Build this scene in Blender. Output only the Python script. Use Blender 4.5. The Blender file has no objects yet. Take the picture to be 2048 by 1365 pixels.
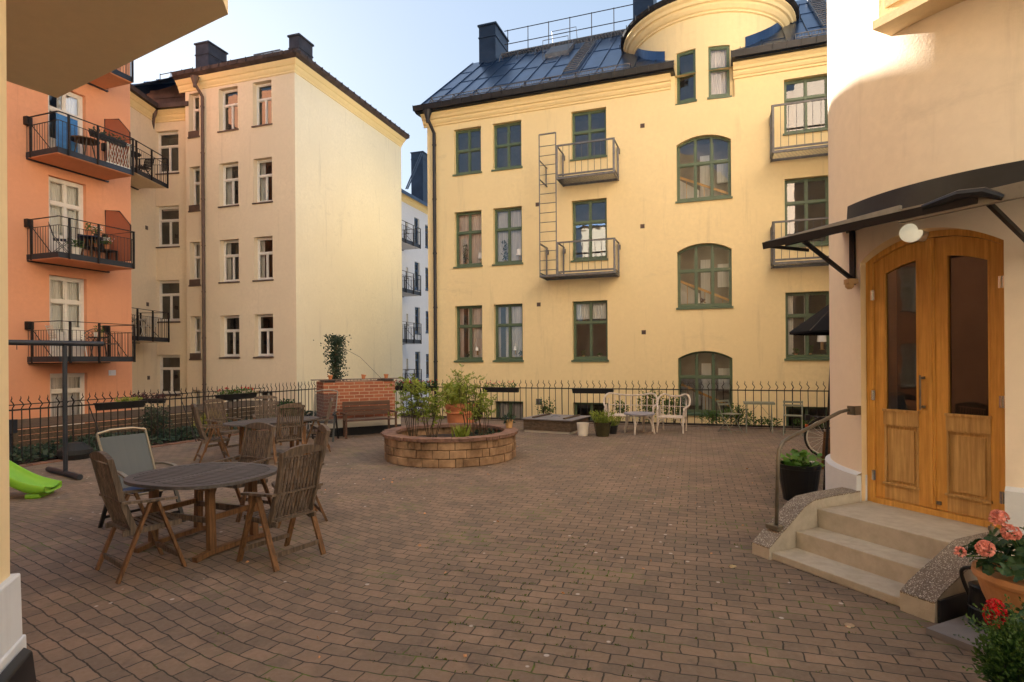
import bpy, math, random
from mathutils import Vector, Matrix
R = math.radians
random.seed(7)
S = bpy.context.scene
COL = S.collection

# ---------------------------------------------------------------- camera, sky, sun, exposure
FPX, HY, ROLL, EYE = 1180.0, 720.0, R(0.4), 1.85
cam = bpy.data.cameras.new('Camera'); camo = bpy.data.objects.new('Camera', cam); COL.objects.link(camo)
cam.sensor_width = 36; cam.lens = 36 * FPX / 2048
cam.shift_y = (HY - 682.5) / 2048
cam.clip_start = 0.05; cam.clip_end = 800
cr, sr = math.cos(ROLL), math.sin(ROLL)
camo.matrix_world = Matrix(((cr, sr, 0, 0), (0, 0, -1, 0), (-sr, cr, 0, EYE), (0, 0, 0, 1)))
S.camera = camo
SUN_AZ, SUN_EL = R(-29.9), R(22.6)          # azimuth clockwise from +Y
world = bpy.data.worlds.new("World"); S.world = world; world.use_nodes = True
wn = world.node_tree; wn.nodes.clear()
sky = wn.nodes.new('ShaderNodeTexSky'); sky.sky_type = 'NISHITA'; sky.sun_disc = False
sky.sun_elevation = SUN_EL; sky.sun_rotation = SUN_AZ; sky.air_density = 1.0; sky.dust_density = 0.6; sky.ozone_density = 1.2
bg = wn.nodes.new('ShaderNodeBackground'); bg.inputs[1].default_value = 0.085
wo = wn.nodes.new('ShaderNodeOutputWorld')
hs = wn.nodes.new('ShaderNodeHueSaturation'); hs.inputs['Saturation'].default_value = 1.1
gm = wn.nodes.new('ShaderNodeGamma'); gm.inputs[1].default_value = .3      # pale, even morning sky
wn.links.new(sky.outputs[0], gm.inputs[0]); wn.links.new(gm.outputs[0], hs.inputs['Color']); mu = wn.nodes.new('ShaderNodeMix'); mu.data_type = 'RGBA'; mu.blend_type = 'MULTIPLY'; mu.inputs[0].default_value = 1; mu.inputs[7].default_value = (.84, .97, 1.14, 1)
wn.links.new(hs.outputs[0], mu.inputs[6]); wn.links.new(mu.outputs[2], bg.inputs[0]); wn.links.new(bg.outputs[0], wo.inputs[0])
sun = bpy.data.lights.new('Sun', 'SUN'); sun.energy = 5.0; sun.angle = R(0.5); sun.color = (1.0, 0.94, 0.86)
suno = bpy.data.objects.new('Sun', sun); COL.objects.link(suno)
sd = Vector((math.sin(SUN_AZ) * math.cos(SUN_EL), math.cos(SUN_AZ) * math.cos(SUN_EL), math.sin(SUN_EL)))
suno.rotation_euler = sd.to_track_quat('Z', 'Y').to_euler(); suno.location = (0, 0, 30)
S.view_settings.view_transform = 'Standard'; S.view_settings.look = 'None'
S.view_settings.exposure = 2.62; S.view_settings.gamma = 1
S.render.engine = 'CYCLES'
S.cycles.max_bounces = 8; S.cycles.diffuse_bounces = 5; S.cycles.glossy_bounces = 3
S.cycles.transparent_max_bounces = 8; S.cycles.sample_clamp_indirect = 6
S.cycles.use_denoising = True

# ---------------------------------------------------------------- pixel helpers (real depth for everything)
def ray(px, py):
    cx, cy = (px - 1024) / FPX, (HY - py) / FPX
    return Vector((cx * cr + cy * sr, 1.0, -cx * sr + cy * cr))
def G(px, py, z=0.0):
    r = ray(px, py); t = (z - EYE) / r.z
    return Vector((r.x * t, r.y * t, z))
def AT(px, py, D):
    r = ray(px, py); return Vector((r.x * D, D, EYE + r.z * D))
class Plane:
    def __init__(s, o, d):
        s.o = Vector(o[:2]); s.d = Vector(d[:2]).normalized(); s.n = Vector((s.d.y, -s.d.x))
        if s.n.dot(s.o) > 0: s.n = -s.n
    def P(s, u, z, d=0.0):
        p = s.o + s.d * u + s.n * d; return Vector((p.x, p.y, z))
    def hit(s, px, py, d=0.0):
        r = ray(px, py); o = s.o + s.n * d
        t = o.dot(s.n) / (r.x * s.n.x + r.y * s.n.y)
        q = Vector((r.x * t, r.y * t)); return (q - o).dot(s.d), EYE + r.z * t
    def U(s, px, py, d=0.0): return s.hit(px, py, d)[0]
    def Z(s, px, py, d=0.0): return s.hit(px, py, d)[1]

# ---------------------------------------------------------------- materials
def _nt(name):
    m = bpy.data.materials.new(name); m.use_nodes = True
    nt = m.node_tree; b = nt.nodes['Principled BSDF']; return m, nt, b
def N(nt, t, **k):
    n = nt.nodes.new(t)
    for a, v in k.items():
        if a.startswith('i_'):
            key = a[2:]; key = int(key) if key.isdigit() else key.replace('_', ' ')
            n.inputs[key].default_value = v
        else: setattr(n, a, v)
    return n
def mixc(nt, fac, a, b, bt='MIX'):
    n = nt.nodes.new('ShaderNodeMix'); n.data_type = 'RGBA'; n.blend_type = bt
    for i, v in ((0, fac), (6, a), (7, b)):
        if hasattr(v, 'is_output') or hasattr(v, 'links'): nt.links.new(v, n.inputs[i])
        else: n.inputs[i].default_value = v if i == 0 else (*v, 1)
    return n.outputs[2]
def ramp(nt, src, a, b):
    n = nt.nodes.new('ShaderNodeMapRange'); n.inputs[1].default_value = a; n.inputs[2].default_value = b
    nt.links.new(src, n.inputs[0]); return n.outputs[0]
def coords(nt, scale=(1, 1, 1), kind='Object', rot=0):
    c = nt.nodes.new('ShaderNodeTexCoord'); mp = nt.nodes.new('ShaderNodeMapping')
    mp.inputs['Scale'].default_value = scale; mp.inputs['Rotation'].default_value = (0, 0, rot)
    nt.links.new(c.outputs[kind], mp.inputs[0]); return mp.outputs[0]
def noise(nt, vec, scale, detail=4, rough=.6):
    n = N(nt, 'ShaderNodeTexNoise'); n.inputs['Scale'].default_value = scale
    n.inputs['Detail'].default_value = detail; n.inputs['Roughness'].default_value = rough
    nt.links.new(vec, n.inputs['Vector']); return n.outputs[0]
def bump(nt, b, h, s, d=0.01):
    n = N(nt, 'ShaderNodeBump'); n.inputs['Strength'].default_value = s; n.inputs['Distance'].default_value = d
    nt.links.new(h, n.inputs['Height']); nt.links.new(n.outputs[0], b.inputs['Normal'])
def mul(c, k): return tuple(min(1, x * k) for x in c)
def M(name, col, rough=.6, metal=0, var=.12, vs=3.0, bmp=0.0, bs=60, stretch=(1, 1, 1), spec=.4, col2=None, kind='Object'):
    m, nt, b = _nt(name)
    v = coords(nt, stretch, kind)
    f = ramp(nt, noise(nt, v, vs, 5), .35, .68)
    nt.links.new(mixc(nt, f, mul(col, 1 - var), col2 or mul(col, 1 + var)), b.inputs['Base Color'])
    b.inputs['Roughness'].default_value = rough; b.inputs['Metallic'].default_value = metal
    b.inputs['Specular IOR Level'].default_value = spec
    if bmp: bump(nt, b, noise(nt, v, bs, 3), bmp)
    return m
def stucco(name, col, dirt=(.3, .24, .16), amt=.35):
    m, nt, b = _nt(name)
    v = coords(nt)
    big = ramp(nt, noise(nt, v, .35, 4), .3, .7)
    c = mixc(nt, big, mul(col, .93), mul(col, 1.05))
    fine = ramp(nt, noise(nt, v, 9, 5), .3, .7)
    c = mixc(nt, fine, mul(col, .93), c)
    n2 = nt.nodes.new('ShaderNodeMath'); n2.operation = 'MULTIPLY'
    st = noise(nt, coords(nt, (2.2, 2.2, .18)), 1.3, 6, .7)
    nt.links.new(ramp(nt, st, .58, .85), n2.inputs[0]); n2.inputs[1].default_value = amt
    c = mixc(nt, n2.outputs[0], c, dirt)
    n3 = nt.nodes.new('ShaderNodeMath'); n3.operation = 'MULTIPLY'
    st3 = noise(nt, coords(nt, (.5, .5, 1.6)), .9, 8, .75)
    nt.links.new(ramp(nt, st3, .60, .72), n3.inputs[0]); n3.inputs[1].default_value = amt * .45
    c = mixc(nt, n3.outputs[0], c, dirt)
    nt.links.new(c, b.inputs['Base Color']); b.inputs['Roughness'].default_value = .9
    b.inputs['Specular IOR Level'].default_value = .02
    bump(nt, b, noise(nt, v, 45, 5), .35, .006)
    return m
def wood(name, dark, light, sc=(18, 18, 1.2), rough=.65):
    m, nt, b = _nt(name)
    v = coords(nt, sc)
    f = ramp(nt, noise(nt, v, 2.2, 7, .65), .33, .68)
    c = mixc(nt, f, dark, light)
    g = ramp(nt, noise(nt, coords(nt), 5, 3), .35, .7)
    c = mixc(nt, g, c, mul(dark, .9), 'MIX') if False else c
    gn = nt.nodes.new('ShaderNodeMath'); gn.operation = 'MULTIPLY'; nt.links.new(g, gn.inputs[0]); gn.inputs[1].default_value = .45
    c = mixc(nt, gn.outputs[0], c, mul(dark, 1.1))
    nt.links.new(c, b.inputs['Base Color']); b.inputs['Roughness'].default_value = rough
    b.inputs['Specular IOR Level'].default_value = .35
    bump(nt, b, noise(nt, v, 4, 4), .3, .003)
    return m
def leafmat(name, c1, c2, var=6):
    m, nt, b = _nt(name)
    v = coords(nt)
    f = ramp(nt, noise(nt, v, var, 3), .35, .65)
    c = mixc(nt, f, c1, c2)
    f2 = ramp(nt, noise(nt, v, 60, 1), .3, .7)
    c = mixc(nt, f2, c, mul(c2, .8))
    nt.links.new(c, b.inputs['Base Color']); b.inputs['Roughness'].default_value = .5
    tr = nt.nodes.new('ShaderNodeBsdfTranslucent'); nt.links.new(c, tr.inputs[0])
    mx = nt.nodes.new('ShaderNodeMixShader'); mx.inputs[0].default_value = .35
    out = nt.nodes['Material Output']
    nt.links.new(b.outputs[0], mx.inputs[1]); nt.links.new(tr.outputs[0], mx.inputs[2]); nt.links.new(mx.outputs[0], out.inputs[0])
    return m
def glassmat(name, base=.22, tint=(.93, .95, .94)):
    m = bpy.data.materials.new(name); m.use_nodes = True; nt = m.node_tree; nt.nodes.clear()
    out = nt.nodes.new('ShaderNodeOutputMaterial'); mx = nt.nodes.new('ShaderNodeMixShader')
    t = nt.nodes.new('ShaderNodeBsdfTransparent'); t.inputs[0].default_value = (*tint, 1)
    g = nt.nodes.new('ShaderNodeBsdfGlossy'); g.inputs['Roughness'].default_value = .015
    fr = nt.nodes.new('ShaderNodeFresnel'); fr.inputs[0].default_value = 1.5
    ad = nt.nodes.new('ShaderNodeMath'); ad.operation = 'ADD'; ad.inputs[1].default_value = base
    bp = nt.nodes.new('ShaderNodeBump'); bp.inputs['Strength'].default_value = .12; bp.inputs['Distance'].default_value = .02
    nt.links.new(noise(nt, coords(nt), 1.6, 2), bp.inputs['Height'])
    nt.links.new(bp.outputs[0], g.inputs['Normal'])
    nt.links.new(fr.outputs[0], ad.inputs[0]); nt.links.new(ad.outputs[0], mx.inputs[0])
    nt.links.new(t.outputs[0], mx.inputs[1]); nt.links.new(g.outputs[0], mx.inputs[2]); nt.links.new(mx.outputs[0], out.inputs[0])
    return m
def meshcloth(name, col, holes=.35):
    m, nt, b = _nt(name)
    b.inputs['Base Color'].default_value = (*col, 1); b.inputs['Roughness'].default_value = .8
    t = nt.nodes.new('ShaderNodeBsdfTransparent'); mx = nt.nodes.new('ShaderNodeMixShader'); mx.inputs[0].default_value = holes
    out = nt.nodes['Material Output']
    nt.links.new(b.outputs[0], mx.inputs[1]); nt.links.new(t.outputs[0], mx.inputs[2]); nt.links.new(mx.outputs[0], out.inputs[0])
    return m

MT = {}
MT['ywall'] = stucco('yellow_stucco', (.83, .67, .375), amt=.42)
MT['ytrim'] = stucco('yellow_trim', (.84, .67, .36), amt=.2)
MT['lwall'] = stucco('cream_stucco', (.79, .66, .48), amt=.4)
MT['lgable'] = stucco('cream_gable_stucco', (.86, .78, .60), (.35, .32, .27), amt=.6)
MT['owall'] = stucco('orange_stucco', (.76, .355, .205), (.42, .18, .12), amt=.5)
MT['wwall'] = stucco('white_stucco', (.72, .72, .76), amt=.15)
MT['rwall'] = stucco('peach_stucco', (.92, .78, .63), amt=.3)
MT['rtrim'] = stucco('ochre_stucco', (.84, .64, .38), amt=.2)
MT['nwall'] = stucco('amber_stucco', (.92, .74, .46), amt=.2)
MT['rearw'] = stucco('pale_cream_stucco', (.82, .76, .62), amt=.1)
MT['plinth'] = stucco('white_plinth', (.72, .74, .78), (.4, .38, .36), amt=.4)
MT['gplinth'] = stucco('grey_plinth', (.50, .46, .38), amt=.3)
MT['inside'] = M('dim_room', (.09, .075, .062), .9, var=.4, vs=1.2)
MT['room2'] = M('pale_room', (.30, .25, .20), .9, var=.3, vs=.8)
MT['green'] = M('green_paint', (.085, .125, .068), .45, var=.1, vs=8, spec=.5)
MT['white'] = M('white_paint', (.72, .68, .62), .5, var=.05, vs=8)
MT['bluep'] = M('blue_paint', (.03, .07, .14), .5)
MT['sillb'] = M('brown_sheet', (.115, .075, .06), .5, metal=.2, var=.15, vs=5)
MT['rust'] = M('old_brown_sheet', (.062, .043, .040), .7, var=.35, vs=2.5, bmp=.2, bs=14)
MT['chimb'] = M('dark_chimney_sheet', (.040, .038, .050), .7, metal=.1, var=.3, vs=3)
MT['roof'] = M('dark_roof_sheet', (.035, .072, .14), .28, metal=.7, var=.3, vs=1.0, bmp=.12, bs=2.5, spec=.6)
MT['roofb'] = M('chimney_sheet', (.02, .032, .055), .4, metal=.4, var=.25, vs=1.5)
MT['steel'] = M('galvanised_steel', (.15, .145, .145), .6, metal=.35, var=.2, vs=10)
MT['iron'] = M('black_iron', (.022, .018, .018), .5, metal=.3, var=.3, vs=20)
MT['rough_iron'] = M('rough_iron', (.03, .028, .028), .95, var=.2, spec=.05)
MT['balc'] = M('dark_blue_steel', (.030, .034, .045), .5, metal=.3, var=.2, vs=6)
MT['glass'] = glassmat('window_glass', .09)
MT['glassd'] = glassmat('door_glass', .05, (.55, .5, .45))
MT['curt'] = M('grey_curtain', (.74, .67, .64), .9, var=.22, vs=3, stretch=(9, 9, .3))
MT['curtw'] = M('white_curtain', (.85, .82, .78), .9, var=.12, vs=3, stretch=(9, 9, .3))
MT['teak'] = wood('weathered_teak', (.040, .029, .022), (.22, .155, .108))
MT['teakl'] = wood('oiled_teak', (.075, .036, .016), (.24, .115, .045))
MT['teakt'] = wood('grey_teak_top', (.055, .047, .045), (.13, .115, .112), (1.2, 18, 18))
MT['benchw'] = wood('brown_bench_wood', (.05, .025, .016), (.13, .065, .04), (1.2, 14, 14))
MT['oak'] = wood('varnished_oak', (.52, .25, .055), (.80, .43, .11), (16, 16, .9), .42)
MT['oakworn'] = wood('worn_oak', (.36, .20, .07), (.70, .44, .17), (16, 16, .8), .6)
MT['boxw'] = wood('old_box_wood', (.05, .034, .022), (.16, .11, .07), (1.5, 10, 10), .8)
MT['lid'] = M('grey_lid', (.20, .19, .20), .6, var=.2, vs=2)
MT['slingg'] = meshcloth('grey_sling', (.10, .115, .125), .06)
MT['slingb'] = meshcloth('black_sling', (.02, .02, .022), .35)
MT['alu'] = M('champagne_aluminium', (.26, .22, .16), .4, metal=.6, var=.05)
MT['clothb'] = M('black_cloth', (.012, .012, .014), .95, spec=.1)
MT['blackp'] = M('black_plastic', (.012, .012, .013), .4, var=.2)
MT['navy'] = M('navy_cloth', (.02, .035, .09), .8, var=.3, vs=6)
MT['blue'] = M('blue_cloth', (.05, .18, .42), .8, var=.2, vs=6)
MT['terra'] = M('terracotta', (.46, .17, .07), .75, var=.18, vs=4, bmp=.1)
MT['terral'] = M('pale_terracotta', (.62, .30, .13), .75, var=.25, vs=2.5, bmp=.1)
MT['tanpot'] = M('tan_ceramic', (.50, .30, .13), .6)
MT['whitep'] = M('white_ceramic', (.72, .66, .56), .35, var=.05)
MT['greenpot'] = M('dark_olive_glaze', (.045, .04, .018), .25, var=.3, vs=3)
MT['slide'] = M('lime_plastic', (.21, .46, .03), .38, var=.05)
MT['soil'] = M('soil', (.035, .022, .015), .95, var=.5, vs=12, bmp=.8, bs=20)
MT['wick'] = M('white_rattan', (.58, .50, .42), .6, var=.2, vs=14)
MT['wickt'] = M('grey_table_top', (.27, .26, .29), .55, var=.15, vs=6)
MT['bistro'] = M('sage_paint', (.20, .21, .155), .5, var=.12, vs=10)
MT['ivy'] = leafmat('ivy_leaf', (.012, .035, .018), (.05, .085, .05), 4)
MT['shrub'] = leafmat('shrub_leaf', (.13, .19, .025), (.30, .36, .05), 3)
MT['shrubd'] = leafmat('green_leaf', (.04, .10, .018), (.09, .17, .03), 5)
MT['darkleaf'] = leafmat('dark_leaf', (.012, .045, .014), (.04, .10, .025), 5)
MT['yellowleaf'] = leafmat('yellow_leaf', (.22, .24, .03), (.32, .32, .05), 5)
MT['nast'] = leafmat('nasturtium_leaf', (.08, .22, .02), (.16, .34, .04), 5)
MT['heath'] = M('heather', (.10, .03, .035), .8, var=.5, vs=30)
MT['red'] = M('red_petal', (.55, .008, .012), .5, var=.25, vs=30)
MT['pink'] = M('salmon_petal', (.85, .32, .25), .5, var=.2, vs=40)
MT['pale'] = M('white_petal', (.75, .72, .7), .5)
MT['stem'] = M('brown_stem', (.07, .045, .025), .8)
MT['step'] = M('worn_concrete', (.46, .40, .32), .8, var=.08, vs=9, bmp=.3, bs=90, col2=(.52, .46, .375))
MT['moss'] = leafmat('moss', (.07, .11, .012), (.13, .18, .02), 5)
MT['chrome'] = M('chrome', (.6, .6, .6), .2, metal=1)
MT['rimm'] = M('bright_rim', (.62, .60, .54), .35)
MT['rubber'] = M('rubber', (.015, .015, .015), .7)
MT['rail'] = M('bronzed_steel', (.20, .17, .13), .45, metal=.6, var=.15, vs=12)
MT['lampg'] = M('opal_glass', (.9, .85, .72), .15, var=.02); _b = MT['lampg'].node_tree.nodes['Principled BSDF']; _b.inputs['Emission Color'].default_value = (1, .88, .62, 1); _b.inputs['Emission Strength'].default_value = .07
MT['shade'] = M('white_lampshade', (.8, .78, .74), .8, var=.02)
MT['black'] = M('matt_black_sheet', (.014, .014, .018), .45, var=.3, vs=4)
MT['gutter'] = M('grey_gutter', (.22, .20, .17), .55, metal=.3, var=.2, vs=6)
MT['lower'] = M('grey_gravel', (.14, .12, .10), .9, var=.3, vs=6, bmp=.4, bs=30)
MT['ipanel'] = stucco('brick_red_panel', (.42, .14, .08), amt=.1)

def terrazzo():
    m, nt, b = _nt('speckled_terrazzo')
    v = coords(nt)
    vo = N(nt, 'ShaderNodeTexVoronoi'); vo.inputs['Scale'].default_value = 95; nt.links.new(v, vo.inputs['Vector'])
    sp = ramp(nt, vo.outputs['Distance'], .46, .34)
    w = N(nt, 'ShaderNodeTexWhiteNoise'); nt.links.new(vo.outputs['Position'], w.inputs['Vector'])
    mm = nt.nodes.new('ShaderNodeMath'); mm.operation = 'MULTIPLY'; nt.links.new(sp, mm.inputs[0]); nt.links.new(w.outputs[0], mm.inputs[1])
    c = mixc(nt, ramp(nt, noise(nt, v, 4), .35, .7), (.14, .105, .08), (.22, .17, .125))
    c = mixc(nt, mm.outputs[0], c, (.64, .58, .49))
    nt.links.new(c, b.inputs['Base Color']); b.inputs['Roughness'].default_value = .7
    bump(nt, b, vo.outputs['Distance'], .2, .003)
    return m
MT['terr'] = terrazzo()

def bricks(name, c1, c2, mortar, bw, bh, ms, offset=.5, mossy=0, rnd=.03, kind='UV', bumpd=.008, rough=.85, spots=0, bstr=.7):
    m, nt, b = _nt(name)
    tc = nt.nodes.new('ShaderNodeTexCoord'); src = tc.outputs[kind]; ob = tc.outputs['Object']
    nz = N(nt, 'ShaderNodeTexNoise'); nz.inputs['Scale'].default_value = 7; nz.inputs['Detail'].default_value = 3; nt.links.new(ob, nz.inputs['Vector'])
    sb = nt.nodes.new('ShaderNodeVectorMath'); sb.operation = 'SUBTRACT'; nt.links.new(nz.outputs[1], sb.inputs[0]); sb.inputs[1].default_value = (.5, .5, .5)
    scv = nt.nodes.new('ShaderNodeVectorMath'); scv.operation = 'SCALE'; nt.links.new(sb.outputs[0], scv.inputs[0]); scv.inputs[3].default_value = rnd
    ad = nt.nodes.new('ShaderNodeVectorMath'); nt.links.new(src, ad.inputs[0]); nt.links.new(scv.outputs[0], ad.inputs[1])
    br = N(nt, 'ShaderNodeTexBrick'); nt.links.new(ad.outputs[0], br.inputs['Vector'])
    br.offset = offset; br.inputs['Scale'].default_value = 1; br.inputs['Brick Width'].default_value = bw
    br.inputs['Row Height'].default_value = bh; br.inputs['Mortar Size'].default_value = ms; br.inputs['Mortar Smooth'].default_value = .35
    br.inputs['Color1'].default_value = (*c1, 1); br.inputs['Color2'].default_value = (*c2, 1); br.inputs['Mortar'].default_value = (.5, .5, .5, 1)
    c = br.outputs[0]
    big = ramp(nt, noise(nt, ob, .45, 5), .35, .68)
    c = mixc(nt, big, c, mixc(nt, .5, c, mul(c1, .72)))
    if spots:
        c = mixc(nt, ramp(nt, noise(nt, ob, 1.7, 7, .7), .50, .72), c, mul(c1, 1.18)); c = mixc(nt, ramp(nt, noise(nt, ob, 2.6, 7, .7), .58, .76), c, (.095, .070, .060))
    fine = noise(nt, ob, 26, 5, .7)
    bm = nt.nodes.new('ShaderNodeBrightContrast'); nt.links.new(c, bm.inputs[0])
    cm = nt.nodes.new('ShaderNodeMath'); cm.operation = 'MULTIPLY_ADD'; nt.links.new(fine, cm.inputs[0]); cm.inputs[1].default_value = .09; cm.inputs[2].default_value = -.045
    nt.links.new(cm.outputs[0], bm.inputs[1]); c = bm.outputs[0]
    mo = mortar
    if mossy:
        mf = ramp(nt, noise(nt, ob, 1.1, 6, .65), .535, .63)
        mo = mixc(nt, mf, mortar, (.11, .16, .015))
    c = mixc(nt, br.outputs[1], c, mo)
    if spots:
        vo = N(nt, 'ShaderNodeTexVoronoi'); vo.inputs['Scale'].default_value = 4.2; vo.inputs['Randomness'].default_value = 1; nt.links.new(ob, vo.inputs['Vector'])
        sp = ramp(nt, vo.outputs['Distance'], .085, .06)
        w = N(nt, 'ShaderNodeTexWhiteNoise'); nt.links.new(vo.outputs['Position'], w.inputs['Vector'])
        gt = nt.nodes.new('ShaderNodeMath'); gt.operation = 'GREATER_THAN'; nt.links.new(w.outputs[0], gt.inputs[0]); gt.inputs[1].default_value = .35
        mm = nt.nodes.new('ShaderNodeMath'); mm.operation = 'MULTIPLY'; nt.links.new(sp, mm.inputs[0]); nt.links.new(gt.outputs[0], mm.inputs[1])
        mm2 = nt.nodes.new('ShaderNodeMath'); mm2.operation = 'MULTIPLY'; nt.links.new(mm.outputs[0], mm2.inputs[0]); mm2.inputs[1].default_value = .75
        c = mixc(nt, mm2.outputs[0], c, (.55, .50, .46))
    nt.links.new(c, b.inputs['Base Color']); b.inputs['Roughness'].default_value = rough
    b.inputs['Specular IOR Level'].default_value = .3
    iv = nt.nodes.new('ShaderNodeMath'); iv.operation = 'MULTIPLY_ADD'; nt.links.new(br.outputs[1], iv.inputs[0]); iv.inputs[1].default_value = -1.0
    sc2 = nt.nodes.new('ShaderNodeMath'); sc2.operation = 'MULTIPLY'; nt.links.new(fine, sc2.inputs[0]); sc2.inputs[1].default_value = .35
    nt.links.new(sc2.outputs[0], iv.inputs[2])
    bump(nt, b, iv.outputs[0], bstr, bumpd)
    return m
MT['pave'] = bricks('block_paving', (.245, .172, .122), (.158, .120, .092), (.058, .046, .034), .21, .120, .0062, mossy=1, rnd=.042, spots=1)
MT['brick'] = bricks('red_brick', (.36, .12, .06), (.25, .075, .04), (.42, .31, .21), .25, .083, .009, rnd=.012, mossy=0)

# ---------------------------------------------------------------- mesh builder
class MB:
    def __init__(s): s.v = []; s.f = []; s.m = []; s.uv = None; s.smooth = False
    def face(s, pts, mi=0):
        i = len(s.v); s.v += [Vector(p) for p in pts]; s.f.append(list(range(i, i + len(pts)))); s.m.append(mi); return s
    def add(s, vs, fs, mi=0):
        i = len(s.v); s.v += [Vector(p) for p in vs]; s.f += [[a + i for a in f] for f in fs]; s.m += [mi] * len(fs); return s
    def hexa(s, b, t, mi=0):
        return s.add(list(b) + list(t), [(3, 2, 1, 0), (4, 5, 6, 7), (0, 1, 5, 4), (1, 2, 6, 5), (2, 3, 7, 6), (3, 0, 4, 7)], mi)
    def box(s, x0, x1, y0, y1, z0, z1, mi=0):
        return s.hexa([(x0, y0, z0), (x1, y0, z0), (x1, y1, z0), (x0, y1, z0)], [(x0, y0, z1), (x1, y0, z1), (x1, y1, z1), (x0, y1, z1)], mi)
    def pbox(s, pl, u0, u1, z0, z1, d0, d1, mi=0):
        P = pl.P
        return s.hexa([P(u0, z0, d1), P(u1, z0, d1), P(u1, z0, d0), P(u0, z0, d0)], [P(u0, z1, d1), P(u1, z1, d1), P(u1, z1, d0), P(u0, z1, d0)], mi)
    def bar(s, a, b, w, h, up=(0, 0, 1), mi=0):
        a = Vector(a); b = Vector(b); d = (b - a).normalized(); up = Vector(up)
        if abs(d.dot(up)) > .98: up = Vector((0, 1, 0)) if abs(d.y) < .9 else Vector((1, 0, 0))
        x = d.cross(up).normalized(); y = x.cross(d).normalized()
        q = [(-w / 2, -h / 2), (w / 2, -h / 2), (w / 2, h / 2), (-w / 2, h / 2)]
        return s.hexa([a + x * i + y * j for i, j in q], [b + x * i + y * j for i, j in q], mi)
    def tube(s, pts, r, n=6, mi=0, caps=True, closed=False):
        pts = [Vector(p) for p in pts]; rs = r if isinstance(r, (list, tuple)) else [r] * len(pts)
        ring = []; base = len(s.v); ref = None; L = len(pts)
        for k, p in enumerate(pts):
            if closed: d = pts[(k + 1) % L] - pts[k - 1]
            else: d = pts[min(k + 1, L - 1)] - pts[max(k - 1, 0)]
            d.normalize()
            if ref is None: ref = Vector((0, 0, 1)) if abs(d.z) < .9 else Vector((1, 0, 0))
            x = d.cross(ref).normalized(); y = d.cross(x).normalized(); ref = -y if False else x.cross(d).normalized() if False else ref
            if abs(d.dot(ref)) > .95: ref = y
            for j in range(n):
                a = 2 * math.pi * j / n; s.v.append(p + (x * math.cos(a) + y * math.sin(a)) * rs[k])
        K = L if closed else L - 1
        for k in range(K):
            k2 = (k + 1) % L
            for j in range(n):
                s.f.append([base + k * n + j, base + k * n + (j + 1) % n, base + k2 * n + (j + 1) % n, base + k2 * n + j]); s.m.append(mi)
        if caps and not closed:
            s.f.append([base + j for j in range(n)][::-1]); s.m.append(mi)
            s.f.append([base + (L - 1) * n + j for j in range(n)]); s.m.append(mi)
        return s
    def lathe(s, c, prof, n=24, mi=0, sx=1, sy=1, cap=True):
        c = Vector(c); base = len(s.v)
        for r, z in prof:
            for j in range(n):
                a = 2 * math.pi * j / n; s.v.append(c + Vector((r * math.cos(a) * sx, r * math.sin(a) * sy, z)))
        for k in range(len(prof) - 1):
            for j in range(n):
                s.f.append([base + k * n + j, base + k * n + (j + 1) % n, base + (k + 1) * n + (j + 1) % n, base + (k + 1) * n + j]); s.m.append(mi)
        if cap:
            s.f.append([base + j for j in range(n)][::-1]); s.m.append(mi)
            k = len(prof) - 1; s.f.append([base + k * n + j for j in range(n)]); s.m.append(mi)
        return s
    def prism(s, poly, z0, z1, mi=0):
        n = len(poly)
        v = [(p[0], p[1], z0) for p in poly] + [(p[0], p[1], z1) for p in poly]
        return s.add(v, [list(range(n))[::-1], list(range(n, 2 * n))] + [(i, (i + 1) % n, n + (i + 1) % n, n + i) for i in range(n)], mi)
    def leaf(s, p, d, size, w=.5, mi=0, rng=random):
        d = Vector(d).normalized(); a = Vector((rng.uniform(-1, 1), rng.uniform(-1, 1), rng.uniform(-.3, 1)))
        x = d.cross(a)
        if x.length < 1e-3: x = Vector((1, 0, 0))
        x.normalize(); nrm = x.cross(d)
        p = Vector(p); q = p + d * size
        m = p + d * size * .5
        s.add([p, m + x * size * w * .5 - nrm * size * .08, q, m - x * size * w * .5 - nrm * size * .08], [(0, 1, 2), (0, 2, 3)], mi); return s
    def build(s, name, mat, parent=None, smooth=False, bevel=0):
        me = bpy.data.meshes.new(name)
        off = WL.get(parent, Vector((0, 0, 0))) if parent is not None else Vector((0, 0, 0))
        me.from_pydata([tuple(p - off) for p in s.v], [], s.f)
        mats = mat if isinstance(mat, (list, tuple)) else [mat]
        for m_ in mats: me.materials.append(MT[m_] if isinstance(m_, str) else m_)
        if len(mats) > 1: me.polygons.foreach_set('material_index', s.m)
        if s.uv:
            ul = me.uv_layers.new(name='UVMap')
            for l in me.loops: ul.data[l.index].uv = s.uv[l.vertex_index]
        if smooth:
            me.polygons.foreach_set('use_smooth', [True] * len(me.polygons))
        me.update()
        o = bpy.data.objects.new(name, me); COL.objects.link(o)
        if parent is not None:
            o.parent = parent; WL[o] = off
        if bevel:
            b = o.modifiers.new('Bevel', 'BEVEL'); b.width = bevel; b.segments = 2; b.limit_method = 'ANGLE'
        return o
def weld(o):
    import bmesh
    b = bmesh.new(); b.from_mesh(o.data); bmesh.ops.remove_doubles(b, verts=b.verts, dist=1e-4)
    for f in b.faces: f.smooth = True
    b.to_mesh(o.data); b.free()
WL = {}
def tag(o, label=None, cat=None, group=None, kind=None):
    if label: o['label'] = label
    if cat: o['category'] = cat
    if group: o['group'] = group
    if kind: o['kind'] = kind
    return o
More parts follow.
